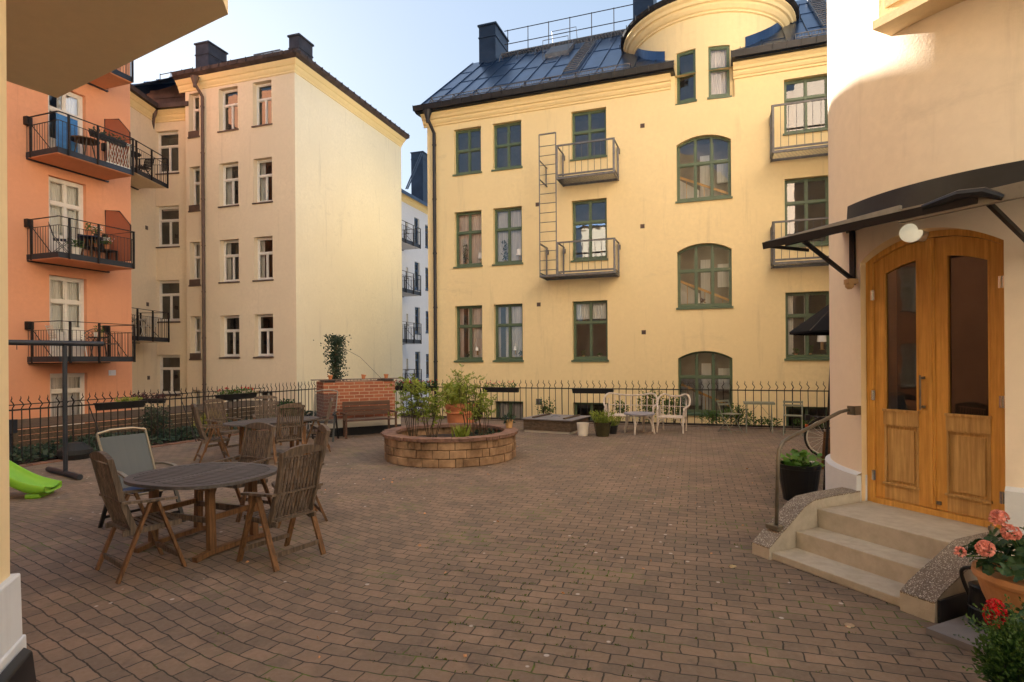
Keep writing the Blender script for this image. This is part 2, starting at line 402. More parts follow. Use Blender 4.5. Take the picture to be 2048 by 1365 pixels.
def thing(name, label, cat, loc=(0, 0, 0), group=None):
    o = bpy.data.objects.new(name, None); o.empty_display_size = .2; COL.objects.link(o); o.location = loc
    WL[o] = Vector(loc); return tag(o, label, cat, group)
KIDS = {}
def kids(o): return [c for c in bpy.data.objects if c.parent == o]
def copy_tree(src, loc, rz, label, group=None, sc=None):
    r = src.copy(); COL.objects.link(r); r.location = loc; r.rotation_euler = (0, 0, rz); r['label'] = label
    if sc: r.scale = (sc, sc, sc)
    if group: r['group'] = group
    for ch in kids(src):
        c = ch.copy(); COL.objects.link(c); c.parent = r
        for g in kids(ch):
            d = g.copy(); COL.objects.link(d); d.parent = c
    return r
def struct(o): o['kind'] = 'structure'; return o
def face_dir(f): return math.atan2(-f[0], f[1])       # local +y looks along f

# ---------------------------------------------------------------- walls and windows
def wall(mb, pl, u0, u1, z0, z1, holes, rev=.16, room=.9, mi=0, ri=1):
    us = sorted({u0, u1, *[h[0] for h in holes], *[h[1] for h in holes]})
    zs = sorted({z0, z1, *[h[2] for h in holes], *[h[3] for h in holes]})
    us = [u for u in us if u0 - 1e-6 <= u <= u1 + 1e-6]; zs = [z for z in zs if z0 - 1e-6 <= z <= z1 + 1e-6]
    for i in range(len(us) - 1):
        for j in range(len(zs) - 1):
            cu, cz = (us[i] + us[i + 1]) / 2, (zs[j] + zs[j + 1]) / 2
            if any(h[0] < cu < h[1] and h[2] < cz < h[3] for h in holes): continue
            mb.face([pl.P(us[i], zs[j]), pl.P(us[i + 1], zs[j]), pl.P(us[i + 1], zs[j + 1]), pl.P(us[i], zs[j + 1])], mi)
    for h in holes:
        a, b, c, d = h[:4]
        for (p, q, r_, s_) in (((a, c), (a, d), 0, 0), ((b, c), (b, d), 0, 0), ((a, c), (b, c), 0, 0), ((a, d), (b, d), 0, 0)):
            mb.face([pl.P(*p, 0), pl.P(*q, 0), pl.P(*q, -rev), pl.P(*p, -rev)], mi)
        e = .25
        if len(h) > 4 and h[4] == 'noroom': continue
        rr = h[5] if len(h) > 5 else ri
        A, B, C_, D_ = a - e, b + e, c - .02, d + .1
        r0, r1 = -rev - .09, -rev - room
        for q in ([(A, C_, r0), (A, D_, r0), (A, D_, r1), (A, C_, r1)], [(B, C_, r0), (B, D_, r0), (B, D_, r1), (B, C_, r1)],
                  [(A, C_, r0), (B, C_, r0), (B, C_, r1), (A, C_, r1)], [(A, D_, r0), (B, D_, r0), (B, D_, r1), (A, D_, r1)],
                  [(A, C_, r1), (B, C_, r1), (B, D_, r1), (A, D_, r1)],
                  [(A, C_, r0), (a, C_, r0), (a, D_, r0), (A, D_, r0)], [(B, C_, r0), (b, C_, r0), (b, D_, r0), (B, D_, r0)]):
            mb.face([pl.P(*t) for t in q], rr)

def window(bld, pl, h, paint, rev=.16, fw=.06, trans=.36, upc=2, loc_=2, panel=0.0, arch=0, sill='green', curtain=None, cols=None, sillbox=0, glass='glass', proud=0, mid=.05, cfrac=(0, 1), czf=(0, 1)):
    """one window: frame part with pane, sill and curtain sub-parts. h=(u0,u1,z0,z1)"""
    u0, u1, z0, z1 = h[:4]; W = u1 - u0; H = z1 - z0; d0, d1 = -rev - .07 + proud, -rev + .0 + proud
    f = MB()
    def vb(u, w, a, b, dd0=d0, dd1=d1): f.pbox(pl, u - w / 2, u + w / 2, a, b, dd0, dd1)
    def hb(z, w, a, b, dd0=d0, dd1=d1): f.pbox(pl, a, b, z - w / 2, z + w / 2, dd0, dd1)
    top = lambda u: z1
    if arch:
        zs_ = z1 - arch; Rr = (W * W / 4 + arch * arch) / (2 * arch); cu = (u0 + u1) / 2
        top = lambda u: zs_ - (Rr - arch) + math.sqrt(max(0, Rr * Rr - (u - cu) ** 2))
    zb = z0 + (.03 if panel == 0 else 0); fb = fw * 1.15
    f.pbox(pl, u0, u0 + fw, zb, top(u0) - .001 if arch else z1, d0, d1)
    f.pbox(pl, u1 - fw, u1, zb, top(u1) - .001 if arch else z1, d0, d1)
    if not arch: f.pbox(pl, u0 + fw, u1 - fw, z1 - fw, z1, d0, d1)
    else:
        n = 12
        for i in range(n):
            a, b = u0 + W * i / n, u0 + W * (i + 1) / n
            f.hexa([pl.P(a, top(a) - fw, d1), pl.P(b, top(b) - fw, d1), pl.P(b, top(b) - fw, d0), pl.P(a, top(a) - fw, d0)],
                   [pl.P(a, top(a), d1), pl.P(b, top(b), d1), pl.P(b, top(b), d0), pl.P(a, top(a), d0)])
    f.pbox(pl, u0 + fw, u1 - fw, zb, zb + fb, d0, d1)
    zp = zb + fb
    zt = z1 - (arch if arch else 0) - (H - (arch or 0)) * trans if trans else None
    if zt: f.pbox(pl, u0 + fw, u1 - fw, zt - mid * .7, zt + mid * .7, d0, d1 + .015)
    zpan = z0 + H * panel
    if panel: f.pbox(pl, u0 + fw, u1 - fw, zp, zpan, d0 + .02, d1 - .02); f.pbox(pl, u0 + fw, u1 - fw, zpan, zpan + mid, d0, d1)
    ztop = lambda u: top(u) - fw
    for c_, a, b in ((upc, zt, None), (loc_, zpan if panel else zp, zt)):
        if zt is None and c_ is upc and a is None: continue
        for k in range(1, c_):
            u = u0 + fw + (W - 2 * fw) * k / c_
            bb = b - mid * .7 if b else ztop(u)
            f.pbox(pl, u - mid / 2, u + mid / 2, a + (mid * .7 if a == zt else 0), bb, d0 + .005, d1 + .01)
        # thin sash edges
        for k in range(c_):
            a_, b_ = u0 + fw + (W - 2 * fw) * k / c_, u0 + fw + (W - 2 * fw) * (k + 1) / c_
            e = mid / 2 if True else 0
            aa = a_ + (e if k else 0); b2 = b_ - (e if k < c_ - 1 else 0)
            bb = (b - mid * .7) if b else min(ztop(aa), ztop(b2)); a2 = a + (mid * .7 if a == zt else 0); t_ = .022
            f.pbox(pl, aa, aa + t_, a2, bb, d0 + .01, d1 - .015); f.pbox(pl, b2 - t_, b2, a2, bb, d0 + .01, d1 - .015)
            f.pbox(pl, aa + t_, b2 - t_, a2, a2 + t_, d0 + .01, d1 - .015)
            if not (arch and b is None): f.pbox(pl, aa + t_, b2 - t_, bb - t_, bb, d0 + .01, d1 - .015)
    w = f.build('window', paint, bld)
    g = MB(); dg = d0 + .03
    if arch:
        n = 12; pts = [pl.P(u0 + .01, zb + .01, dg), pl.P(u1 - .01, zb + .01, dg)] + [pl.P(u1 - .01 - (W - .02) * i / n, top(u1 - .01 - (W - .02) * i / n) - .01, dg) for i in range(n + 1)]
        g.face(pts)
    else: g.face([pl.P(u0 + .01, (zpan if panel else zb) + .01, dg), pl.P(u1 - .01, (zpan if panel else zb) + .01, dg), pl.P(u1 - .01, z1 - .01, dg), pl.P(u0 + .01, z1 - .01, dg)])
    g.build('pane', glass, w)
    if sill:
        s = MB(); e = .04
        if sillbox: s.pbox(pl, u0 - .02, u1 + .0, z0 - sillbox, z0 + .035, -rev + .0, .03)
        zz = z0 - sillbox
        s.hexa([pl.P(u0 - e, zz - .05, .05), pl.P(u1 + e, zz - .05, .05), pl.P(u1 + e, zz - .05, .003), pl.P(u0 - e, zz - .05, .003)],
               [pl.P(u0 - e, zz - .0, .05), pl.P(u1 + e, zz - .0, .05), pl.P(u1 + e, zz + .012, .003), pl.P(u0 - e, zz + .012, .003)])
        s.hexa([pl.P(u0 + .002, z0 - .01, .003), pl.P(u1 - .002, z0 - .01, .003), pl.P(u1 - .002, z0 - .01, -rev), pl.P(u0 + .002, z0 - .01, -rev)],
               [pl.P(u0 + .002, z0 + .008, .003), pl.P(u1 - .002, z0 + .008, .003), pl.P(u1 - .002, z0 + .035, -rev), pl.P(u0 + .002, z0 + .035, -rev)])
        s.build('sill', sill, w)
    if curtain:
        c = MB()
        segs = cfrac if isinstance(cfrac[0], tuple) else (cfrac,)
        za, zb_ = z0 + .05 + H * czf[0], z0 + H * czf[1]
        for (fa, fb_) in segs:
            n = max(8, int((fb_ - fa) * W / .035)); 
            for k in range(n):
                a = u0 + W * (fa + (fb_ - fa) * k / n); b = u0 + W * (fa + (fb_ - fa) * (k + 1) / n)
                da = -rev - .18 - .018 * (k % 2); db = -rev - .18 - .018 * ((k + 1) % 2)
                c.face([pl.P(a, za, da), pl.P(b, za, db), pl.P(b, zb_, db), pl.P(a, zb_, da)])
        c.build('curtain', curtain, w)
    return w

def spandrel(mb, pl, h, arch, rev, mi=0):
    """fills the two corners above a segmental arch"""
    u0, u1, z0, z1 = h[:4]; W = u1 - u0; Rr = (W * W / 4 + arch * arch) / (2 * arch); cu = (u0 + u1) / 2; n = 12
    top = lambda u: z1 - Rr + math.sqrt(max(0, Rr * Rr - (u - cu) ** 2))
    for i in range(n):
        a, b = u0 + W * i / n, u0 + W * (i + 1) / n
        mb.face([pl.P(a, top(a)), pl.P(b, top(b)), pl.P(b, z1), pl.P(a, z1)], mi)
        mb.face([pl.P(a, top(a)), pl.P(b, top(b)), pl.P(b, top(b), -rev), pl.P(a, top(a), -rev)], mi)

def cornice(mb, pl, u0, u1, zt, prof, mi=0):
    """prof: list of (d, z below zt) from wall bottom to top"""
    for i in range(len(prof) - 1):
        (d0, a), (d1, b) = prof[i], prof[i + 1]
        mb.face([pl.P(u0, zt - a, d0), pl.P(u1, zt - a, d0), pl.P(u1, zt - b, d1), pl.P(u0, zt - b, d1)], mi)
    for u in (u0, u1): mb.face([pl.P(u, zt - a, d) for d, a in prof] + [pl.P(u, zt - prof[-1][1], 0)], mi)
CORN = [(0, .40), (.04, .385), (.04, .33), (.07, .315), (.11, .25), (.12, .20), (.17, .18), (.20, .11), (.26, .05), (.26, 0)]

# ================================================================ PLANES
EA = Vector((.9403, -.3403)); EN = Vector((.3403, .9403))
F0 = Vector((2.9, 16.8))
YP = Plane(F0 + EN * 1.9, EA)
L0 = Vector((-8.40, 23.0)); LP = Plane(L0, (.953, -.304)); GP = Plane(L0, (.304, .953))
OP = Plane((-13.8, 18.9), (.3403, .9403))
M1 = Plane((-15.4, 25.3), (1.8, -.3)); M2 = Plane((-15.2, 24.0), (0, 1))
WP = Plane((AT(827, 700, 39).x, 39), (.304, .953))

# ================================================================ GROUND
# corner of the courtyard where the two fences meet
LF0 = Vector((-7.44, 14.6)); LFD = Vector((.376, .927)).normalized()
def isect(p, d, q, e):
    t = ((q.x - p.x) * e.y - (q.y - p.y) * e.x) / (d.x * e.y - d.y * e.x); return p + d * t
CORNER = isect(F0, EA, LF0, LFD)
EB = -LFD
def smooth(x): x = max(0, min(1, x)); return x * x * (3 - 2 * x)
def pave_uv(x, y):
    a = (x * .955 - y * .297, x * .297 + y * .955)
    x2, y2 = x + 1.5, y - 3.8
    b0 = ((-1.5) * .955 - 3.8 * .297, -1.5 * .297 + 3.8 * .955)
    b = (b0[0] + x2 * .82 - y2 * .57, b0[1] + x2 * .57 + y2 * .82)
    w = smooth((-x - .2) / 2.6) * (1 - smooth((y - 6.5) / 4))
    return (a[0] * (1 - w) + b[0] * w, a[1] * (1 - w) + b[1] * w)
pm = MB(); pm.uv = []
na, nb, la, lb = 60, 84, 21.0, 29.4
for j in range(nb + 1):
    for i in range(na + 1):
        p = CORNER + EA * (la * i / na) + EB * (lb * j / nb)
        pm.v.append(Vector((p.x, p.y, 0))); pm.uv.append(pave_uv(p.x, p.y))
for j in range(nb):
    for i in range(na):
        k = j * (na + 1) + i; pm.f.append([k, k + na + 1, k + na + 2, k + 1]); pm.m.append(0)
struct(pm.build('courtyard_paving', 'pave'))
em = MB()
q = [CORNER, CORNER + EA * la, CORNER + EA * la + EB * lb, CORNER + EB * lb]
for i in range(4):
    a, b = q[i], q[(i + 1) % 4]; em.face([(a.x, a.y, -.004), (b.x, b.y, -.004), (b.x, b.y, -2), (a.x, a.y, -2)])
struct(em.build('courtyard_edge', 'gplinth'))
lg = MB(); lg.box(-250, 250, -250, 400, -1.9, -1.5); struct(lg.build('lower_ground', 'lower'))
# moss tufts in the paving joints
ms = MB(); rg = random.Random(3)
for k in range(420):
    x = rg.gauss(.2, 2.0); y = rg.uniform(2.7, 9.5)
    if abs(x) > 4.2: continue
    if rg.random() < .5: x = rg.uniform(-.9, .9); y = rg.uniform(3.2, 6.2)
    uv = pave_uv(x, y); dv = (uv[1] / .120) % 1
    y -= (dv if dv < .5 else dv - 1) * .120
    for i in range(rg.randint(2, 7)):
        a = rg.uniform(0, 6.28); ms.leaf((x + rg.gauss(0, .018), y + rg.gauss(0, .006), .001), (math.cos(a), math.sin(a), .9), rg.uniform(.008, .02), .5, rng=rg)
tag(ms.build('moss', 'moss'), 'green moss and tiny weeds in the joints of the block paving', 'moss', kind='stuff')
dl = MB()
for k in range(60):
    x = rg.uniform(-3, 4); y = rg.uniform(3.5, 13)
    a = rg.uniform(0, 6.28); dl.leaf((x, y, .004), (math.cos(a), math.sin(a), .12), rg.uniform(.02, .045), .6, rng=rg)
tag(dl.build('fallen_leaves', 'terral'), 'small dry fallen leaves scattered over the block paving', 'leaves', kind='stuff')

# ================================================================ YELLOW BUILDING (right, behind fence)
Y = YP
yb = thing('yellow_building', 'yellow apartment building with green windows, black standing seam roof and round dormer', 'building', Y.P(0, -1.5))
uL = Y.U(856, 500); uR = Y.U(1665, 500) + 7
zE = Y.Z(1108, 192)          # wall top under the gutter
print('Y', uL, uR, 'zE', zE)
def YU(px, y): return Y.U(px, y)
c1 = (YU(909, 480), YU(963.2, 480)); c2 = (YU(986.6, 480), YU(1044, 480)); c3 = (YU(1143.7, 460), YU(1213.8, 460))
c4 = (YU(1354.6, 550), YU(1463.6, 550)); c5 = (YU(1568, 200), YU(1658, 200))
rowsC = [(Y.Z(936, 256), Y.Z(936, 347)), (Y.Z(936, 422.8), Y.Z(936, 533)), (Y.Z(936, 611.8), Y.Z(936, 722))]
rows3 = [(Y.Z(1178, 219), Y.Z(1178, 316)), (Y.Z(1178, 399.3), Y.Z(1178, 520)), (Y.Z(1178, 602), Y.Z(1178, 721))]
rows4 = [(Y.Z(1409, 270), Y.Z(1409, 399)), (Y.Z(1409, 486.5), Y.Z(1409, 615)), (Y.Z(1409, 702.3), Y.Z(1409, 829))]
rows5 = [(Y.Z(1613, 153), Y.Z(1613, 263)), (Y.Z(1613, 354.5), Y.Z(1613, 491)), (Y.Z(1613, 584), Y.Z(1613, 718))]
for k, c in enumerate((c1, c2, c3, c4, c5)): print('col', k, c, c[1] - c[0])
print(rowsC, rows3, rows4, rows5)
holes = []; wl = []
def H(c, r, **k):
    h = (c[0], c[1], r[1], r[0], 'room', k.pop('ri', 1)); holes.append(h); wl.append((h, k)); return h
for i, r in enumerate(rowsC):
    H(c1, r, trans=.37 if i else .46, curtain='curt' if i else None, cfrac=(.0, 1) if i == 1 else ((.0, .18), (.34, 1)))
    H(c2, r, trans=.37 if i else .46, curtain='curt' if i else None, cfrac=(.0, 1) if i == 1 else ((.0, .12), (.3, 1)))
for i, r in enumerate(rows3): H(c3, r, trans=.36 if i else .42, curtain='curtw' if i == 2 else None, czf=(.68, 1), cfrac=(.02, .98))
for i, r in enumerate(rows4): H(c4, r, trans=.34, upc=3, loc_=3, arch=.22, ri=2)
for i, r in enumerate(rows5): H(c5, r, trans=.35, curtain='curtw' if i == 2 else None, cfrac=((.03, .2), (.45, .52)))
zb1 = Y.Z(1180, 806); base = -1.2
for c in (c1, c2, c3, (YU(1572, 830), YU(1660, 830))): H(c, (zb1, base + .35), trans=0, upc=1, sill=None, curtain='curt' if c is c2 else None, czf=(0, 1))
# notch for the turret windows
uT = Y.U(1408, 120); RT = 2.42
zTs = min(Y.Z(1371, 205), Y.Z(1440, 196)) - .03
NH = (Y.U(1462, 150) - Y.U(1350, 150)) / 2 + .05
notch = (uT - NH, uT + NH, zTs, zE)
print('uT', uT, 'zTs', zTs, 'zE', zE)
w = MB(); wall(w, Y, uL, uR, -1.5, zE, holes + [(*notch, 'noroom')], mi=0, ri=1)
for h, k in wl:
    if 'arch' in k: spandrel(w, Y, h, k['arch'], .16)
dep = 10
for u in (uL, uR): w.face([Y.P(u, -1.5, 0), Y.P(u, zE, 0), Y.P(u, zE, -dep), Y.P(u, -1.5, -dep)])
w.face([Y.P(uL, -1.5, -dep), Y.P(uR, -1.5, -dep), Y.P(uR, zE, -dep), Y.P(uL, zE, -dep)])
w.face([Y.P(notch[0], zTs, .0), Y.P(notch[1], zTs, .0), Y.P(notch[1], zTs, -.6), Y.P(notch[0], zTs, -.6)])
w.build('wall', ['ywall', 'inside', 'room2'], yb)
for h, k in wl: window(yb, Y, h, 'green', **{'sill': 'green', **k})
# stair flights behind the arched windows
for r in rows4:
    s = MB(); zc = r[1]; s.bar(Y.P(c4[0] - .1, zc + .95, -.5), Y.P(c4[1] + .1, zc + .15, -.5), .03, .07)
    for k in range(7):
        u = c4[0] + (c4[1] - c4[0]) * k / 6; s.bar(Y.P(u, zc - .0, -.5), Y.P(u, zc + .9 - .78 * k / 6, -.5), .015, .015)
    s.build('stair_rail', 'oak', yb)
    s = MB(); wd_ = c4[1] - c4[0]; hh_ = r[0] - r[1]; s.pbox(Y, c4[0] + wd_ * .42, c4[0] + wd_ * .60, zc, zc + hh_ * .8, -.95, -.75); s.pbox(Y, c4[0] + wd_ * .74, c4[1] + .1, zc + hh_ * .35, zc + hh_ * .72, -.9, -.8); s.hexa([Y.P(c4[0], zc + .2, -.8), Y.P(c4[0] + wd_ * .4, zc + .2, -.8), Y.P(c4[0] + wd_ * .4, zc + .2, -.9), Y.P(c4[0], zc + .2, -.9)], [Y.P(c4[0], zc + .9, -.8), Y.P(c4[0] + wd_ * .4, zc + .5, -.8), Y.P(c4[0] + wd_ * .4, zc + .5, -.9), Y.P(c4[0], zc + .9, -.9)]); s.build('stair_wall', 'curtw', yb)
# cornice in two runs
for a, b in ((uL - .12, Y.U(1342, 170) ), (Y.U(1466, 140), uR)):
    c = MB(); cornice(c, Y, a, b, zE, CORN); c.build('cornice', 'ytrim', yb)
# vents
for x, y in ((1285, 252), (1285, 453), (1287.5, 665), (1075, 409.5), (1077.5, 609.5)):
    v = MB(); u, z = Y.hit(x, y); v.pbox(Y, u - .065, u + .065, z - .065, z + .065, -.02, .012)
    for k in range(4): v.pbox(Y, u - .055, u + .055, z - .05 + k * .028, z - .04 + k * .028, .012, .02)
    v.build('vent', 'sillb', yb)
u, z = Y.hit(1078, 804); v = MB(); v.pbox(Y, u - .1, u + .1, z - .1, z + .1, 0, .01)
for k in range(6): v.pbox(Y, u - .09, u + .09, z - .085 + k * .03, z - .072 + k * .03, .01, .018)
v.build('vent', 'steel', yb)
# roof
RS = 4.7; zR = zE + 4.15; ov = .42
def RP(u, t, lift=0):   # t 0 at eave, 1 at ridge
    d = ov + (-RS - ov) * t; return Y.P(u, zE + .1 + (zR - zE - .1) * t + lift, d)
ra, rb = uL - .25, uR
r = MB()
tcut = (ov + 2.0) / (RS + ov); uT = Y.U(1408, 120)
for a_, b_, t_ in ((ra, uT - NH - .02, 0), (uT - NH - .02, uT + NH + .02, tcut), (uT + NH + .02, rb, 0)):
    r.face([RP(a_, t_), RP(b_, t_), RP(b_, 1), RP(a_, 1)])
    r.face([RP(a_, t_, -.1), RP(b_, t_, -.1), RP(b_, 1, -.1), RP(a_, 1, -.1)])
r.face([RP(ra, 0), RP(ra, 1), RP(ra, 1, -.1), RP(ra, 0, -.1)])
q2 = [Y.P(ra, zR, -RS), Y.P(rb, zR, -RS), Y.P(rb, zE, -dep - .3), Y.P(ra, zE, -dep - .3)]
r.face(q2)
r.face([Y.P(uL, zE, 0), Y.P(uL, zR - .1, -RS), Y.P(uL, zE, -dep)], 0)
rng = random.Random(5)
n = int((rb - ra) / .62)
for k in range(n + 1):
    u = ra + (rb - ra) * k / n; mid_ = abs(u - uT) < NH + .06; r.bar(RP(u, tcut if mid_ else 0, .018), RP(u, 1, .018), .022, .045)
    t = rng.uniform(.15, .5) if not (mid_ or abs(u + .62 - uT) < NH + .06) else .7
    while t < 1 and k < n:
        r.bar(RP(u, t, .006), RP(u + .62, t, .006), .03, .012); t += rng.uniform(.25, .4)
roof = r.build('roof', 'roof', yb)
# standing gutter along the eave with brackets
g = MB()
def RV(u, d, z): return Y.P(u, zE + z, d)
for a, b in ((ra - .02, Y.U(1350, 160) ), (Y.U(1462, 135), rb)):
    g.hexa([RV(a, .30, -.0), RV(b, .30, -.0), RV(b, -.1, .02), RV(a, -.1, .02)], [RV(a, .46, .05), RV(b, .46, .05), RV(b, -.1, .08), RV(a, -.1, .08)])
    g.hexa([RV(a, .47, .05), RV(b, .47, .05), RV(b, .455, .05), RV(a, .455, .05)], [RV(a, .52, .22), RV(b, .52, .22), RV(b, .50, .22), RV(a, .50, .22)])
    m_ = int((b - a) / .36)
    for k in range(m_ + 1):
        u = a + (b - a) * k / m_; g.bar(RV(u, .50, .03), RV(u, .545, .22), .02, .02)
g.build('eave_gutter', 'black', roof)
# snow guard
def guard(name, a, b, t0, hh=.17):
    g = MB(); m_ = int((b - a) / .85)
    for k in range(m_ + 1):
        u = a + (b - a) * k / m_; g.bar(RP(u, t0 + .04, .0), RP(u, t0, hh), .03, .03); g.bar(RP(u, t0 - .05, 0), RP(u, t0, hh * .6), .03, .03)
    for z in (hh, hh * .3): g.bar(RP(a, t0, z), RP(b, t0, z), .025, .02)
    m2 = int((b - a) / .085)
    for k in range(m2 + 1):
        u = a + (b - a) * k / m2; g.bar(RP(u, t0, hh * .3), RP(u, t0, hh), .012, .012)
    return g.build(name, 'steel', roof)
guard('snow_guard', ra + .35, Y.U(1262, 140, -.4), .10)
guard('snow_guard', Y.U(1588, 80, -.4), rb, .10)
# ridge walkway and railing
g = MB(); a, b = Y.U(1000, 107, -RS + .5), Y.U(1262, 60, -RS + .5)
for dd in (.0, .08, .16, .24, .32): g.bar(RP(a, .93, .26 + dd * 0) + Vector((0, 0, 0)) + Vector((EN.x, EN.y, 0)) * dd, RP(b, .93, .26) + Vector((EN.x, EN.y, 0)) * dd, .02, .04)
m_ = int((b - a) / .12)
for k in range(m_): 
    u = a + (b - a) * k / m_; g.bar(RP(u, .93, .25), RP(u, .93, .25) + Vector((EN.x, EN.y, 0)) * .34, .02, .02)
for k in range(8):
    u = a + (b - a) * k / 7; g.bar(RP(u, .97, 0), RP(u, .93, .25), .03, .03); g.bar(RP(u, .88, 0), RP(u, .93, .25), .03, .03)
g.build('roof_walkway', 'steel', roof)
g = MB(); hgt = 1.15
for k in range(7):
    u = a + .15 + (b - a) * k / 6; bb = RP(u, .95, .2) + Vector((EN.x, EN.y, 0)) * .3; g.tube([bb, bb + Vector((0, 0, hgt))], .018, 5)
for zz in (.55, 1.12):
    p0 = RP(a, .95, .2) + Vector((EN.x, EN.y, 0)) * .3 + Vector((0, 0, zz)); p1 = RP(b + .2, .95, .2) + Vector((EN.x, EN.y, 0)) * .3 + Vector((0, 0, zz)); g.tube([p0, p1], .018, 5)
g.build('roof_railing', 'rough_iron', roof)
# roof hatch and ladders
def slabbox(mb, u0, u1, t0, t1, h): mb.hexa([RP(u0, t0), RP(u1, t0), RP(u1, t1), RP(u0, t1)], [RP(u0, t0, h), RP(u1, t0, h), RP(u1, t1, h), RP(u0, t1, h)])
def ronroof(px, py):   # (u,t) on the front slope
    A_ = RP(0, 0); B_ = RP(1, 0); C_ = RP(0, 1); nn = (B_ - A_).cross(C_ - A_).normalized(); o = Vector((0, 0, EYE)); rr = ray(px, py)
    tt = nn.dot(A_ - o) / nn.dot(rr); p = o + rr * tt; d = (Vector((p.x, p.y)) - Y.o)
    return d.dot(Y.d), (ov - d.dot(Y.n)) / (RS + ov)
hu, ht = ronroof(1118, 108)
g = MB(); slabbox(g, hu - .42, hu + .42, ht - .06, ht + .10, .16); slabbox(g, hu - .47, hu + .47, ht - .075, ht + .11, .19)
g.tube([RP(hu - .5, ht - .1, 0), RP(hu - .5, ht - .1, .75), RP(hu + .5, ht - .1, .75), RP(hu + .5, ht - .1, 0)], .016, 5)
g.tube([RP(hu - .5, ht + .2, 0), RP(hu - .5, ht + .15, .75), RP(hu + .5, ht + .15, .75), RP(hu + .5, ht + .2, 0)], .016, 5)
g.build('roof_hatch', 'steel', roof)
for (x0, y0, x1, y1) in ((1137, 147, 1183, 88), (1662, 55, 1628, 0)):
    u0_, t0_ = ronroof(x0, y0); u1_, t1_ = ronroof(x1, y1); u0_ = u1_ = (u0_ + u1_) / 2
    g = MB()
    for du in (-.22, .22): g.bar(RP(u0_ + du, t0_, .10), RP(u0_ + du, t1_, .10), .03, .04)
    for k in range(16): g.bar(RP(u0_ - .22, t0_ + (t1_ - t0_) * k / 15, .1), RP(u0_ + .22, t0_ + (t1_ - t0_) * k / 15, .1), .03, .03)
    g.build('roof_ladder', 'steel', roof)
# chimneys
def chimney(parent, pl, u0, u1, d0, d1, z0, z1, mat, cap=.05):
    g = MB(); g.pbox(pl, u0, u1, z0, z1, d0, d1); g.pbox(pl, u0 - cap, u1 + cap, z1, z1 + .07, d0 - cap, d1 + cap)
    g.pbox(pl, u0 - cap * .5, u1 + cap * .5, z1 - .5, z1 - .45, d0 - cap * .5, d1 + cap * .5)
    return g.build('chimney', mat, parent)
dC = -RS + .3
ua, ub = Y.U(958, 90, dC), Y.U(991, 90, dC)
chimney(roof, Y, ua, ub, dC - 1.5, dC, zE + 3.2, Y.Z(975, 51, dC), 'roofb')
ua, ub = Y.U(1266, 30, dC), Y.U(1307, 30, dC)
chimney(roof, Y, ua, ub, dC - 1.2, dC, zE + 2.8, zE + 7.0, 'roofb')
# turret (round dormer) with two windows
TC = Y.P(uT, 0, -RT)
zTop = Y.Z(1424, 20) 
print('turret top', zTop)
t = MB(); nT = 72
angs = [2 * math.pi * k / nT for k in range(nT)]
def TP(a, z, r_=RT): return Vector((TC.x + r_ * math.cos(a), TC.y + r_ * math.sin(a), z))
aF = math.atan2(Y.n.y, Y.n.x)
wins = []
for (x0, x1, yt, yb_) in ((1352, 1391.5, 100, 203), (1417, 1460, 90, 193)):
    uu0, uu1 = Y.U(x0, 150, -.05), Y.U(x1, 150, -.05); z1_ = Y.Z((x0 + x1) / 2, yt); z0_ = Y.Z((x0 + x1) / 2, yb_)
    b0, b1 = aF + math.asin((uu0 - uT) / RT), aF + math.asin((uu1 - uT) / RT); wins.append((b0, b1, z0_, z1_))
hs = [(b0, b1, z0_, z1_) for b0, b1, z0_, z1_ in wins]
al = sorted([aF - math.pi + 2 * math.pi * k / nT for k in range(nT + 1)] + [h[0] for h in hs] + [h[1] for h in hs])
zl = sorted({zTs, zTop, *[h[2] for h in hs], *[h[3] for h in hs]})
for i in range(len(al) - 1):
    for j in range(len(zl) - 1):
        ca, cz = (al[i] + al[i + 1]) / 2, (zl[j] + zl[j + 1]) / 2
        if any(h[0] < ca < h[1] and h[2] < cz < h[3] for h in hs) or al[i + 1] - al[i] < 1e-6: continue
        t.face([TP(al[i], zl[j]), TP(al[i + 1], zl[j]), TP(al[i + 1], zl[j + 1]), TP(al[i], zl[j + 1])])
for h in hs:
    ri_ = RT - .2
    for a in h[:2]: t.face([TP(a, h[2]), TP(a, h[3]), TP(a, h[3], ri_), TP(a, h[2], ri_)])
    for z in h[2:4]: t.face([TP(h[0], z), TP(h[1], z), TP(h[1], z, ri_), TP(h[0], z, ri_)])
t.lathe((TC.x, TC.y, 0), [(RT - .9, zTs), (RT - .9, zTop)], 24, 1)
tur = t.build('turret', ['ywall', 'inside'], yb, smooth=False)
for h in hs:
    p0, p1 = TP(h[0], 0, RT), TP(h[1], 0, RT); pl2 = Plane((p0.x, p0.y), (p1 - p0)); wd = (Vector((p1.x, p1.y)) - Vector((p0.x, p0.y))).length
    window(yb, pl2, (0, wd, h[2], h[3]), 'green', rev=.05, upc=1, loc_=1, trans=.44, curtain='curt' if h is hs[1] else None)
t = MB(); pr = [(0, -.02), (.05, .0), (.05, .05), (.10, .08), (.16, .17), (.18, .23), (.24, .25), (.26, .34), (.34, .40), (.34, .46), (.0, .47)]
t.lathe((TC.x, TC.y, zTop - .1), [(RT + a, b) for a, b in pr], nT, 0, cap=False); t.build('turret_cornice', 'ytrim', yb)
t = MB(); t.lathe((TC.x, TC.y, zTop + .36), [(RT + .36, 0), (RT + .42, .06), (RT + .44, .14), (RT + .30, .16), (0.3, 1.5), (0, 1.6)], nT, 0, cap=False)
for k in range(30):
    a = 2 * math.pi * k / 30; t.bar((TC.x + (RT + .45) * math.cos(a), TC.y + (RT + .45) * math.sin(a), zTop + .38), (TC.x + (RT + .47) * math.cos(a), TC.y + (RT + .47) * math.sin(a), zTop + .54), .02, .02)
